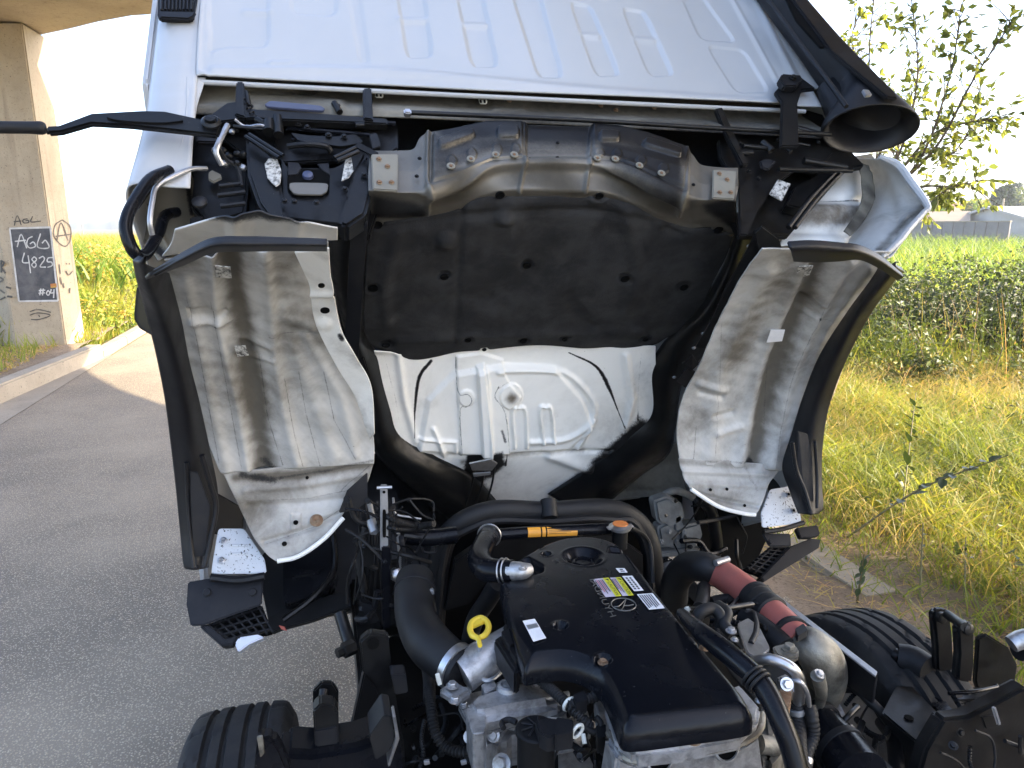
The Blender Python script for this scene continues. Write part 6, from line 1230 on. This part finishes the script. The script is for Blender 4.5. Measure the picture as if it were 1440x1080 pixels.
obj('cable', *tube([G(712, 884, .83), G(725, 872, .82), G(740, 868, .80)], .006, 8, 5, ribs=(.006, .002)), M['rubber'], ac)
dp = obj('dipstick', *tube([G(*p, .85) for p in ((675, 908), (672, 898), (664, 893), (661, 883), (665, 874), (676, 869), (685, 875), (687, 884), (682, 893), (674, 897))], [.0045, .005, .006, .006, .006, .006, .006, .006, .006, .005], 10, 5), M['yellow'], TR)
gl('dipstick_tab', rnd([(661, 876), (678, 869), (682, 873), (664, 881)], .2), .853, .007, M['yellow'], dp, bev=.002)
obj('dipstick_tube', *tube([G(673, 903, .85), G(676, 925, .76), G(685, 950, .6)], .005, 8, 4), M['galv'], dp)
obj('dark_gap_sheet', *box((.235, 1.15, .36), (.26, 1.7, .01), None, .003), M['blackdull'], TR)  # dark sheet added so the gap beside the engine stays in shade
mf = gl('intake_manifold', [(650, 988), (664, 973), (700, 962), (744, 957), (762, 970), (796, 982), (768, 990), (716, 998), (682, 1006), (662, 1006)], .765, .045, M['alu'], bev=.018)
gl('manifold_flange', [(644, 992), (660, 974), (700, 964), (746, 960), (772, 972), (812, 986), (816, 1000), (772, 1010), (722, 1016), (700, 1024), (682, 1028), (660, 1022)], .716, .012, M['alu'], mf, bev=.003)
gl('manifold_front', [(672, 1014), (716, 1000), (768, 992), (812, 994), (814, 1006), (770, 1014), (724, 1020), (708, 1040), (690, 1044), (674, 1034)], .700, .09, M['alu'], mf, bev=.014)
gl('manifold_gasket', [(650, 996), (664, 980), (700, 968), (744, 963), (770, 975), (808, 988), (810, 1000), (770, 1010), (722, 1016), (696, 1026), (664, 1024)], .704, .012, M['blackdull'], mf, bev=.002)
gl('intake_runner', rnd([(742, 1012), (772, 1006), (778, 1030), (752, 1040)], .2), .66, .08, M['alu'], mf, bev=.02); gl('intake_runner', rnd([(800, 998), (826, 996), (832, 1020), (806, 1026)], .2), .68, .08, M['alu'], mf, bev=.02)
for u, v in ((652, 992), (702, 966), (754, 964), (806, 990), (770, 1006), (668, 1020), (724, 1012)): bolt(G(u, v, .717), UP, .0065, M['steel'], mf)
for u, v, r_ in ((714, 967, .017), (780, 1002, .019)):
    bs = obj('boss', *lathe([(r_ * 1.25, -.004), (r_ * 1.1, .006), (r_ * .8, .008), (r_ * .7, .003), (r_ * .5, .003), (r_ * .45, .009), (0, .009)], G(u, v, .766 if u < 750 else .718), UP, 24), M['alu'], mf)
gl('manifold_step', rnd([(654, 996), (672, 990), (684, 1000), (682, 1030), (664, 1032)], .2), .758, .08, M['alu'], mf, bev=.006)
obj('manifold_rib', *tube([G(*p, .722) for p in ((694, 1018), (704, 1002), (720, 996), (760, 984), (800, 976))], .006, 8, 6), M['alu'], mf)
for u, v in ((661, 1036), (694, 1034), (676, 1048), (655, 975)): bolt(G(u, v, .70), (-.3, -.6, .4), .008, M['alu'], mf)
gl('manifold_lug', rnd([(676, 962), (694, 955), (700, 966), (682, 974)], .2), .76, .03, M['alu'], mf, bev=.006)
obj('manifold_clip', *tube([G(*p, .765) for p in ((672, 945), (680, 956), (692, 955), (704, 946))], .004, 8, 5), M['galv'], mf)
# vacuum canister with connector
cc = G(754, 1026, .80); cn = obj('vacuum_canister', *lathe([(.031, -.16), (.031, -.006), (.034, -.005), (.034, .001), (.031, .003), (.028, .003), (0, .004)], cc, UP, 36), M['blackdull'], TR)
for k in range(9):
    a = k * 2 * math.pi / 9 + .2; obj('cap_rib', *tube([cc + np.array([.006 * math.cos(a), .006 * math.sin(a), .0055]), cc + np.array([.025 * math.cos(a + .25), .025 * math.sin(a + .25), .0055])], .0016, 5, 1), M['flap'], cn)
gl('connector', rnd([(752, 1012), (770, 1008), (800, 1012), (800, 1030), (770, 1036), (758, 1030)], .12), .822, .03, M['plastic'], cn, bev=.005); gl('connector', rnd([(782, 1008), (806, 1012), (806, 1030), (780, 1034)], .15), .828, .03, M['plastic'], cn, bev=.006)
obj('vacuum_pipe', *tube([G(*p, .79) for p in ((708, 1024), (706, 1016), (716, 1012), (726, 1016))], .005, 8, 5), M['plastic'], cn)
lw = gl('pump_casting', [(770, 1046), (800, 1038), (835, 1044), (850, 1075), (850, 1110), (770, 1110)], .66, .1, M['alu'], bev=.02); obj('pump_neck', *tube([G(775, 1046, .70), G(800, 1042, .70), G(812, 1036, .70)], .018, 14, 4), M['alu'], lw); bolt(G(778, 1054, .69), UP, .010, M['alu'], lw); bolt(G(706, 1074, .66), (-.5, -.5, .5), .012, M['alu'], lw)
# wiring
LB = M['rubber']
gt('wiring_loom', [(748, 948, .79), (762, 958, .80), (782, 975, .81), (800, 992, .81), (818, 1010, .80), (830, 1024, .78)], .0085, LB, ribs=(.006, .0026)); gt('wiring_loom', [(750, 950, .79), (770, 944, .80), (790, 944, .80)], .006, LB, ribs=(.005, .002))
gt('wiring_loom', [(800, 992, .815), (822, 984, .82), (842, 978, .82)], .008, LB, ribs=(.006, .0026)); gt('wiring_loom', [(604, 968, .66), (607, 1000, .66), (612, 1030, .64), (626, 1050, .62), (650, 1058, .62), (676, 1052, .63)], .0095, LB, ribs=(.007, .003))
gt('wiring_loom', [(598, 925, .62), (603, 955, .64), (604, 985, .65)], .013, M['flap']); gt('wire', [(822, 1022, .79), (836, 1030, .78), (845, 1018, .79), (838, 1008, .80)], .005, LB)
for u, v in ((800, 990), (812, 1028)): obj('cable_tie', *ring(G(u, v, .812), G(818, 1010, .8) - G(782, 975, .81), .0115, .0028, 18, 6), M['tie'], TR)
gl('connector_block', rnd([(806, 976), (822, 970), (826, 984), (810, 988)], .1), .83, .025, M['plastic'], bev=.003); gl('connector_block', rnd([(838, 1020), (852, 1018), (852, 1036), (840, 1038)], .1), .79, .03, M['blackdull'], bev=.003)
gt('cable_tie', [(820, 1032, .78), (822, 1046, .77)], .004, M['tie']); wl_('wire_tag', [(612, 949), (618, 947), (622, 963), (616, 965)], 1.15, .004, M['tie'], bev=.001)
for u, v in ((596, 1072), (648, 1072), (662, 1048)): wl_('frame_clip', rnd([(u, v), (u + 8, v - 2), (u + 9, v + 3), (u + 1, v + 5)], .2), 1.05, .006, M['galv'], bev=.001)
# ---- breather elbow at the back left of the cover
el = gt('breather_elbow', [(688, 752, .86), (680, 768, .87), (674, 786, .87), (684, 800, .87), (706, 803, .875), (722, 803, .88)], [.026, .026, .027, .027, .025, .024], M['glossy'], sides=20)
a_, b_ = G(700, 803, .873), G(712, 803, .877); 
for d in (0, .010): obj('spring_clamp', *ring((a_ + b_) / 2 + (b_ - a_) / np.linalg.norm(b_ - a_) * d, b_ - a_, .0265, .0018, 26, 6), M['steel'], el)
obj('hose_neck', *tube([G(716, 803, .88), G(734, 803, .885), (G(746, 800, .885))], [.021, .019, .012], 16, 4), M['alu'], el); bolt(G(735, 800, .91), UP, .006, M['alu'], el)
a_, b_ = G(690, 748, .86), G(686, 758, .865); obj('spring_clamp', *ring((a_ + b_) / 2, b_ - a_, .028, .0022, 26, 6), M['steel'], el)
gt('lower_hose', [(700, 820, .8), (685, 845, .74), (668, 872, .66), (660, 900, .55)], .022, M['flap'], sides=12)
# ---- radiator, shroud and cap
SY = 1.72
shp = [(610, 900), (612, 850), (616, 800), (626, 760), (648, 736), (680, 722), (712, 718), (770, 720), (830, 716), (866, 718), (893, 732), (910, 755), (918, 790), (922, 840)]
sh = obj('radiator_seal', *tube([WY(*p, SY + .05 * (k in (0, 13))) for k, p in enumerate(shp)], .030, 14, 6, flat=.8), M['rubber'], TR)
obj('seal_lip', *tube([WY(u + (5 if u < 640 else 0) - (5 if u > 890 else 0), v + 13 if 640 < u < 890 else v, SY - .02) for u, v in shp], .012, 8, 6), M['rubber'], sh)
obj('seal_knuckle', *tube([WY(771, 703, SY), WY(773, 728, SY - .03)], .022, 12, 2), M['rubber'], sh)
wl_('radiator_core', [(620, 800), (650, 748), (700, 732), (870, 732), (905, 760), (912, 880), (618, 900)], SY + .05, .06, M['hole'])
wl_('fan_cowl', [(625, 860), (640, 790), (690, 755), (860, 750), (905, 780), (905, 870), (880, 850), (850, 790), (700, 800), (660, 850)], SY - .03, .03, M['blackdull'])
for k in range(7): obj('fan_blade', *box(WY(690 + 22 * k, 800, SY), (.05, .01, .18), rotz(.5), .003), M['plastic'], TR) if False else None
hx = obj('coolant_pipe', *tube([WY(700, 752, 1.60), WY(760, 748, 1.60), WY(850, 744, 1.60), WY(862, 745, 1.60)], .016, 14, 4), M['glossy'], TR)
def cyl_wrap(name, p0, p1, r, a0, a1, m, parent):
    p0, p1 = np.array(p0), np.array(p1); Rm = frame_of(p1 - p0); V = []; n = 9
    for p in (p0, p1):
        for t in np.linspace(a0, a1, n): V.append(p + Rm @ np.array([r * math.cos(t), r * math.sin(t), 0]))
    return obj(name, V, [(i, i + 1, n + i + 1, n + i) for i in range(n - 1)], m, parent)
ax = WY(850, 744, 1.60) - WY(760, 748, 1.60); Rm = frame_of(ax); vv = CE - WY(775, 748, 1.6); th0 = math.atan2(vv @ Rm[:, 1], vv @ Rm[:, 0])
for a, b in ((740, 758), (760, 765), (767, 809)):
    w_ = cyl_wrap('orange_sticker', WY(a, 749 - (a - 740) * .03, 1.6), WY(b, 749 - (b - 740) * .03, 1.6), .0168, th0 - .85, th0 + .75, M['amber'], hx)
for k in range(4): cyl_wrap('sticker_text', WY(769, 748, 1.6), WY(800 - 6 * (k % 2), 747, 1.6), .0172, th0 - .5 + k * .25, th0 - .44 + k * .25, M['ink'], hx)
rc = G(872, 744, .85); cp = obj('radiator_cap', *lathe([(.026, 0), (.026, .004), (.029, .005), (.029, .008), (.024, .010), (.020, .0135), (0, .014)], rc, UP, 28), M['steel'], TR)
obj('cap_print', *lathe([(.020, .0142), (.019, .0155), (0, .0155)], rc, UP, 24), M['orange'], cp); obj('cap_neck', *tube([rc, rc - UP * .05], .020, 14, 1), M['black'], cp)
for s_ in (-1, 1): obj('cap_ear', *box(rc + np.array([s_ * .028, 0, .006]), (.014, .018, .004), None, .0015), M['steel'], cp)
obj('overflow_pipe', *tube([rc + np.array([.03, 0, 0]), WY(905, 752, 1.6), WY(915, 772, 1.6), WY(918, 820, 1.55)], .006, 8, 5), M['rubber'], TR)
# ---- grey steering gear and brake parts behind the shroud on the right
Yg = 1.92; GA = mat('dusty_grey_casting', (.17, .175, .17), .7, .2, col2=(.10, .10, .095), scale=22, amt=.8, bump=.5, bscale=80)
sg = obj('steering_gear', *lathe([(.05, -.05), (.058, -.03), (.058, 0), (.05, .02), (.03, .028), (0, .03)], WY(952, 752, Yg), (-.1, -1, .3), 28), GA, TR)
for poly in ([(920, 705), (940, 698), (960, 708), (965, 730), (945, 745), (925, 735)], [(925, 742), (940, 735), (955, 745), (950, 770), (930, 772)], [(962, 740), (985, 735), (990, 755), (975, 775), (960, 768)], [(950, 728), (958, 724), (962, 745), (950, 748)]): wl_('gear_lug', rnd(poly, .2), Yg - .05, .05, GA, sg, bev=.012)
wl_('gear_plate', [(922, 778), (985, 770), (984, 778), (922, 787)], Yg - .05, .06, GA, bev=.004)
for k in range(5): bolt(WY(930 + 11 * k, 762 - (k % 2) * 14, Yg - .06), (0, -1, .3), .006, GA, sg)
obj('gear_hose', *tube([WY(925, 720, Yg), WY(930, 700, Yg), WY(950, 690, Yg), WY(975, 700, Yg)], .012, 10, 5), GA, TR); obj('gear_hose', *tube([WY(985, 700, Yg), WY(1000, 720, Yg), WY(1008, 770, Yg), WY(995, 790, Yg)], .02, 10, 5), M['black'], TR)
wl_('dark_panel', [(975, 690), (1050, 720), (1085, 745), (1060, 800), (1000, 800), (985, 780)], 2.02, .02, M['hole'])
for k in range(9): obj('wire', *tube([WY(924 + 5 * k, 786, 1.85), WY(926 + 5 * k + 2 * (k % 3), 800 + 4 * (k % 2), 1.84)], .0025, 5, 2), M['galv'] if k % 3 == 0 else M['rubber'], TR)
obj('alternator', *lathe([(.02, -.04), (.04, -.03), (.04, .02), (.03, .03), (0, .03)], WY(945, 812, 1.75), (-.3, -1, .2), 20), M['alu'], TR)
# ---- charge pipe on the right
zz = .76
elb = gt('charge_elbow', [(948, 845, .60), (950, 818, .68), (966, 798, .74), (990, 797, .77), (1002, 801, zz)], [.036, .037, .038, .037, .036], M['rubber'], sides=20)
rh = gt('charge_hose', [(990, 796, .77), (1008, 804, zz), (1030, 818, zz), (1056, 838, zz), (1078, 858, zz), (1104, 882, zz), (1124, 904, .75)], .036, M['red'], sides=24)
def band(name, p, q, r, hw, m, parent): a, b = G(*p), G(*q); return obj(name, *lathe([(r * .96, -hw), (r * 1.04, -hw * .8), (r * 1.04, hw * .8), (r * .96, hw)], (a + b) / 2, b - a, 32), m, parent)
band('clamp', (1000, 800, zz), (1012, 807, zz), .037, .006, M['flap'], rh); obj('clamp_screw', *tube([G(1006, 792, .80), G(1024, 786, .80)], .008, 10, 1), M['galv'], rh)
for k, (p, q) in enumerate((((1058, 840, zz), (1068, 848, zz)), ((1066, 848, zz), (1076, 857, zz)), ((1076, 857, zz), (1086, 865, zz)))): band('coupling', p, q, .0405, .013, M['rubber'], rh)
band('clamp', (1108, 886, zz), (1116, 895, zz), .0375, .005, M['flap'], rh); gl('clamp_screw', rnd([(1118, 884), (1130, 876), (1136, 886), (1122, 894)], .15), .80, .015, M['flap'], rh)
tc = gt('turbo_housing', [(1122, 900, .75), (1140, 910, .75), (1156, 928, .72), (1162, 955, .66), (1158, 990, .56)], [.032, .040, .044, .041, .028], M['tarn'], sides=26, per=8)
obj('housing_rib', *tube([G(1150, 950, .74), G(1155, 975, .68), G(1150, 1000, .60)], [.014, .012, .008], 10, 5), M['tarn'], tc); bolt(G(1152, 948, .745), (.2, -.4, .8), .007, M['alu'], tc)
gl('turbo_flange', rnd([(1086, 908), (1104, 904), (1124, 912), (1122, 924), (1104, 926), (1090, 918)], .25), .80, .012, M['tarn'], bev=.003); bolt(G(1110, 913, .80), UP, .010, M['tarn'], TR); bolt(G(1100, 925, .79), UP, .008, M['steel'], TR)
sp_ = gt('oil_pipe', [(1060, 930, .79), (1080, 927, .81), (1100, 932, .81), (1116, 942, .80), (1124, 958, .77), (1124, 985, .70)], .0105, M['steel'], sides=16)
obj('pipe_union', *box(G(1104, 964, .77), (.026, .026, .034), rotz(.3), .006), M['steel'], sp_); bolt(G(1106, 962, .79), (-.2, -.8, .5), .008, M['steel'], sp_)
gt('thin_pipe', [(1112, 956, .78), (1126, 960, .78), (1135, 975, .75), (1138, 992, .70)], .0045, M['galv']); gt('steel_neck', [(1122, 968, .74), (1122, 988, .69)], .011, M['steel'])
h1 = gt('coolant_hose', [(1121, 986, .69), (1121, 1010, .66), (1122, 1045, .64), (1126, 1090, .62)], .0165, M['rubber'], ribs=(.008, .0012)); band('clamp', (1120, 995, .68), (1121, 1002, .67), .017, .006, M['galv'], h1)
h2 = gt('coolant_hose', [(1138, 992, .69), (1142, 1012, .67), (1143, 1035, .64), (1134, 1060, .62), (1132, 1090, .60)], .0125, M['rubber'], ribs=(.008, .001)); band('clamp', (1138, 998, .68), (1140, 1004, .675), .0135, .006, M['galv'], h2); band('clamp', (1133, 1066, .62), (1132, 1072, .615), .0135, .006, M['steel'], h2)
ex = gl('exhaust_manifold', [(1060, 985), (1080, 975), (1108, 985), (1112, 1010), (1098, 1050), (1080, 1070), (1066, 1040), (1064, 1010)], .74, .12, M['tarn'], bev=.02)
gl('manifold_joint', rnd([(1094, 968), (1114, 972), (1110, 994), (1096, 990)], .2), .77, .05, M['rust'], ex, bev=.008); obj('manifold_stub', *tube([G(1068, 1046, .74), G(1092, 1050, .73)], .016, 12, 1), M['tarn'], ex)
gl('heat_shield', rnd([(1036, 876), (1052, 868), (1068, 880), (1084, 912), (1066, 926), (1050, 918)], .2), .80, .01, M['steel'], bev=.003)
gt('muffled_pipe', [(1046, 868, .76), (1066, 880, .76), (1092, 900, .755), (1104, 912, .75)], .025, M['rubber'], sides=16)
# black coolant pipe lying along the cover's right edge
bp_ = gt('coolant_rail', [(958, 862, .88), (985, 888, .90), (1010, 908, .905), (1040, 932, .905), (1064, 954, .90), (1082, 980, .885), (1098, 1015, .86), (1112, 1050, .83), (1124, 1095, .79)], [.010, .016, .018, .018, .018, .0175, .017, .017, .017], M['glossy'], sides=18)
for k in range(3): a_ = G(1058 + 5 * k, 950 + 5 * k, .901); obj('clamp_ring', *ring(a_, G(1075, 970, .89) - G(1050, 943, .903), .0195, .0028, 26, 8), M['rubber'], bp_)
gl('pipe_strap', [(1008, 915), (1014, 912), (1060, 968), (1075, 985), (1068, 990), (1030, 950)], .86, .004, M['blackdull'], bp_, bev=.001); bolt(G(1068, 986, .868), UP, .005, M['steel'], bp_)
for pts, r_ in (([(978, 874, .84), (986, 860, .86), (1002, 856, .86), (1013, 866, .85), (1014, 882, .83)], .012), ([(1010, 852, .84), (1022, 862, .85), (1018, 878, .84), (1030, 892, .83)], .012), ([(1030, 838, .70), (1040, 850, .70), (1052, 872, .70)], .016), ([(990, 826, .74), (988, 842, .76), (984, 856, .76)], .016), ([(1000, 846, .74), (1024, 842, .74), (1032, 850, .74)], .012), ([(1060, 862, .78), (1064, 884, .80), (1056, 905, .8)], .006)): gt('vacuum_hose', pts, r_, M['rubber'])
gt('gear_rod', [(968, 858, .83), (1010, 857, .82), (1058, 850, .80)], .0065, M['black']); obj('rod_clip', *box(G(967, 858, .83), (.012, .012, .012), None, .002), M['tie'], TR)
gl('hose_bracket', rnd([(968, 852), (984, 850), (1000, 864), (982, 872), (972, 868)], .2), .82, .03, M['blackdull'], bev=.006); bolt(G(1028, 888, .85), UP, .007, M['galv'], TR); bolt(G(1033, 900, .85), UP, .005, M['steel'], TR)
gl('grey_bracket', [(1162, 976), (1172, 970), (1192, 1006), (1186, 1012), (1168, 1012), (1160, 1000)], .58, .03, M['alu'], bev=.006)
bh = gt('air_duct', [(1140, 1012, .58), (1160, 1032, .58), (1182, 1056, .58), (1210, 1092, .58)], [.048, .050, .052, .054], M['glossy'], sides=26)
for p, q in (((1146, 1018, .58), (1152, 1024, .58)), ((1180, 1054, .58), (1186, 1060, .58))): band('duct_ring', p, q, .0525, .009, M['rubber'], bh)
gt('clamp_rod', [(1180, 1022, .60), (1192, 1008, .62), (1206, 994, .62)], .006, M['black']); obj('clamp_nut', *lathe([(.009, 0), (.009, .014), (0, .014)], G(1190, 1024, .61), (.3, -.8, .4), 6), M['steel'], TR)
# ---- splash plate, brackets and frame on the right
spz = .73
sp2 = gl('splash_plate', [(1086, 838), (1092, 835), (1234, 944), (1231, 951)], spz, .004, M['galv'], bev=.001)
obj('plate_side', *plate([G(1090, 842, spz - .003), G(1232, 949, spz - .003), WY(1226, 990, G(1232, 949, spz)[1]), WY(1160, 940, G(1150, 890, spz)[1])], .006, .001), M['plastic'], sp2)
gt('brake_hose', [(1196, 962, .62), (1215, 978, .62), (1238, 1000, .60), (1250, 1016, .58)], .010, M['rubber']); gt('cable', [(1180, 970, .6), (1204, 972, .6), (1226, 992, .6), (1262, 1020, .58), (1300, 1050, .56), (1310, 1090, .5)], .007, M['glossy'])
gt('cable', [(1240, 1015, .5), (1256, 1040, .5), (1262, 1090, .5)], .016, M['flap'])
a1 = gl('mount_plate', [(1240, 1002), (1260, 964), (1276, 956), (1328, 1010), (1304, 1056)], .62, .02, M['black'], bev=.004); obj('plate_hole', *lathe([(.009, 0), (.009, .002), (0, .002)], G(1278, 1010, .621), UP, 16), M['hole'], a1)
wl_('mount_box', [(1302, 1056), (1328, 1012), (1362, 1008), (1408, 985), (1445, 965), (1445, 1100), (1290, 1100)], .90, .03, M['black'], bev=.006)
gt('box_edge', [(1303, 1056, .63), (1315, 1034, .63), (1328, 1013, .63)], .006, M['glossy'])
wl_('mount_back', [(1376, 898), (1388, 892), (1420, 912), (1432, 936), (1426, 975), (1380, 985), (1372, 960)], 1.12, .012, M['black'], bev=.004); gl('mount_top', [(1312, 962), (1372, 964), (1400, 962), (1426, 950), (1424, 968), (1396, 984), (1350, 986), (1326, 976)], .60, .02, M['black'], bev=.006)
gl('mount_saddle', [(1276, 955), (1300, 950), (1320, 955), (1330, 980), (1346, 1000), (1328, 1010), (1300, 985)], .60, .03, M['glossy'], bev=.008)
obj('mount_bush', *tube([G(1262, 924, .64), G(1284, 930, .64), G(1306, 942, .64)], [.030, .034, .030], 18, 3), M['rubber'], TR); obj('bush_sleeve', *tube([G(1258, 922, .64), G(1266, 926, .64)], .018, 14, 1), M['black'], TR)
p1 = wl_('hinge_post', [(1313, 868), (1318, 859), (1330, 857), (1337, 862), (1341, 892), (1344, 944), (1318, 946), (1317, 910)], 1.10, .02, M['black'], bev=.006)
p2 = wl_('hinge_post', [(1347, 888), (1354, 877), (1368, 876), (1372, 884), (1372, 935), (1368, 962), (1346, 958), (1349, 920)], 1.02, .02, M['black'], bev=.006)
obj('hinge_bar', *tube([WY(1332, 864, 1.08), WY(1344, 872, 1.05), WY(1358, 882, 1.01)], .010, 10, 4), M['black'], p1)
for u, v, y in ((1322, 868, 1.095), (1359, 884, 1.015)): obj('hinge_pin', *lathe([(.012, 0), (.012, .008), (.007, .010), (0, .010)], WY(u, v, y), (0, -1, .2), 16), M['black'], p1)
for pts in ([(1334, 975, .66), (1372, 972, .66), (1402, 966, .65)], [(1400, 962, .64), (1412, 985, .62), (1418, 1012, .6)], [(1345, 1000, .62), (1362, 998, .62), (1382, 1000, .61)]): gt('weld_edge', pts, .004, M['glossy'])
for u, v in ((1375, 1004), (1396, 1010), (1412, 1016), (1386, 1036), (1376, 988)): bolt(G(u, v, .61), (-.3, -.8, .5), .006, M['black'], TR)
wl_('clamp_tab', [(1380, 1008), (1398, 1004), (1404, 1022), (1386, 1026)], .88, .006, M['blackdull']); wl_('clamp_tab', [(1396, 996), (1402, 994), (1410, 1020), (1404, 1022)], .86, .006, M['galv'])
gt('brake_pipe', [(1406, 1036, .55), (1420, 1022, .56), (1445, 1008, .57)], .013, M['flap'])
sv = obj('damper_end', *tube([G(1422, 906, .70), G(1434, 900, .71), G(1450, 896, .72)], [.018, .020, .02], 16, 3), M['alu'], TR); obj('damper_boot', *tube([G(1432, 915, .68), G(1452, 912, .68)], .022, 14, 1), M['rubber'], TR)
# ---- cab stay and dark clutter between the cab and the engine on the left
st = wl_('cab_stay', [(535, 683), (545, 683), (546, 722), (546, 775), (535, 775), (535, 722)], 1.58, .012, M['galv'], bev=.002); wl_('stay_slot', rnd([(538, 717), (543, 717), (543, 756), (538, 756)], .25), 1.576, .003, M['hole'], st, bev=.0005); obj('stay_hole', *lathe([(.0035, 0), (.0035, .001), (0, .001)], WY(540, 692, 1.577), (0, -1, 0), 12), M['hole'], st)
wl_('stay_lower', [(537, 770), (549, 770), (550, 882), (538, 886)], 1.57, .02, M['glossy'], bev=.003); obj('stay_pin', *tube([WY(530, 686, 1.56), WY(551, 685, 1.56)], .004, 8, 1), M['galv'], st)
for pts, r_, m in (([(566, 752), (600, 756), (642, 752)], .022, 'glossy'), ([(520, 708), (524, 728), (524, 742)], .007, 'galv'), ([(560, 750), (562, 780), (565, 802)], .005, 'galv'), ([(553, 700), (556, 722), (575, 727), (592, 730)], .003, 'galv'), ([(510, 824), (518, 850), (526, 868)], .004, 'black'), ([(500, 760), (515, 790), (530, 800)], .008, 'rubber'), ([(515, 740), (505, 780), (512, 830)], .010, 'rubber'), ([(490, 700), (500, 730), (528, 740)], .006, 'rubber'), ([(594, 765), (610, 764), (612, 776), (596, 776), (594, 765)], .003, 'flap')):
    obj('cable', *tube([WY(u, v, 1.66) for u, v in pts], r_, 10, 5), M[m], TR)
obj('ball_joint', *lathe([(.012, -.02), (.016, -.01), (.016, .012), (.009, .018), (0, .02)], WY(557, 808, 1.6), (.2, -1, .3), 18), M['steel'], TR); obj('rod_end', *lathe([(.010, -.02), (.012, -.01), (.012, .012), (0, .02)], WY(525, 742, 1.62), (.2, -.6, -.6), 14), M['galv'], TR)
wl_('relay_box', rnd([(510, 772), (524, 770), (525, 795), (511, 798)], .1), 1.64, .03, M['blackdull'], bev=.004); wl_('heater_valve', rnd([(505, 846), (522, 850), (534, 872), (524, 878), (512, 862)], .2), 1.62, .02, M['flap'], bev=.004)
for u, v in ((556, 668), (632, 672), (606, 714), (640, 726), (655, 668)): bolt(CY(u, v, .20), back_c, .008, M['black'], TR)
pk = wl_('wiring_panel', [(500, 800), (560, 790), (562, 880), (505, 880)], 1.72, .02, M['blackdull'])
for k in range(12): obj('wire', *tube([WY(500 + 5 * k, 705 + 7 * (k % 3), 1.70), WY(506 + 4 * k, 760 + 5 * (k % 4), 1.66), WY(498 + 5 * k + 8 * math.sin(k), 850 + 5 * (k % 3), 1.68)], .0032, 5, 4), M['rubber'] if k % 4 else M['blackdull'], TR)
for k, u in enumerate((668, 682, 696)): obj('brake_pipe', *tube([CT(u, 655 - 2 * k, .05), CT(u - 4, 680, .05), CT(u - 14, 712, .06)], .0035, 8, 4), M['black'], TR)
obj('pipe_clip', *plate([CT(*p, .055) for p in ((660, 652), (690, 646), (700, 652), (692, 662), (664, 662))], .006, .001), M['steel'], TR); obj('pipe_clip', *plate([CT(*p, .058) for p in ((665, 666), (690, 664), (690, 668), (666, 671))], .004, .001), M['galv'], TR)
wl_('red_wire_guard', [(392, 880), (400, 882), (404, 888), (396, 886)], 1.62, .004, M['red'], bev=.001)

# ---- small hoses, wires and clips filling the dark gaps
q_ = np.random.default_rng(21)
def clutter(x0, x1, y0, y1, fn, n, lo=.003, hi=.008, span=60):
    for k in range(n):
        u, v = q_.uniform(x0, x1), q_.uniform(y0, y1); a = q_.uniform(-2.2, -.9) if k % 3 else q_.uniform(-.6, .6); pts = [(u, v)]
        for j in range(3): a += q_.normal() * .5; pts.append((np.clip(pts[-1][0] + math.cos(a) * span * .4, x0 - 10, x1 + 10), np.clip(pts[-1][1] - math.sin(a) * span * .4, y0 - 10, y1 + 10)))
        o = obj('hose' if k % 2 else 'wire', *tube([fn(p[0], p[1], j) for j, p in enumerate(pts)], q_.uniform(lo, hi) if k % 2 else lo * .8, 7, 5, ribs=(.006, .0015) if k % 4 == 1 else None), M[('rubber', 'blackdull', 'flap', 'rubber', 'glossy')[k % 5]], TR)
    for k in range(n // 2):
        u, v = q_.uniform(x0, x1), q_.uniform(y0, y1); bolt(fn(u, v, 0), q_.normal(size=3) * .5 + np.array([-.1, -.7, .6]), q_.uniform(.0035, .006), M[('black', 'blackdull', 'flap')[k % 3]], TR)
clutter(485, 600, 700, 860, lambda u, v, j: WY(u, v, 1.60 + .03 * math.sin(u * .3 + j)), 22, span=70)
clutter(580, 660, 960, 1075, lambda u, v, j: G(u, v, .56 + .03 * math.sin(v * .2 + j)), 12)
clutter(1085, 1240, 985, 1078, lambda u, v, j: G(u, v, .52 + .03 * math.sin(v * .2 + j)), 14)
clutter(925, 1040, 700, 800, lambda u, v, j: WY(u, v, 1.84 + .03 * math.sin(u * .3 + j)), 12)
clutter(980, 1070, 835, 905, lambda u, v, j: G(u, v, .77 + .02 * math.sin(v * .2 + j)), 12, .003, .007)
clutter(1310, 1425, 990, 1075, lambda u, v, j: WY(u, v, .885 - .004 * j), 4)
clutter(770, 860, 990, 1075, lambda u, v, j: G(u, v, .72 + .02 * math.sin(v * .2 + j)), 9, .003, .006, 40)
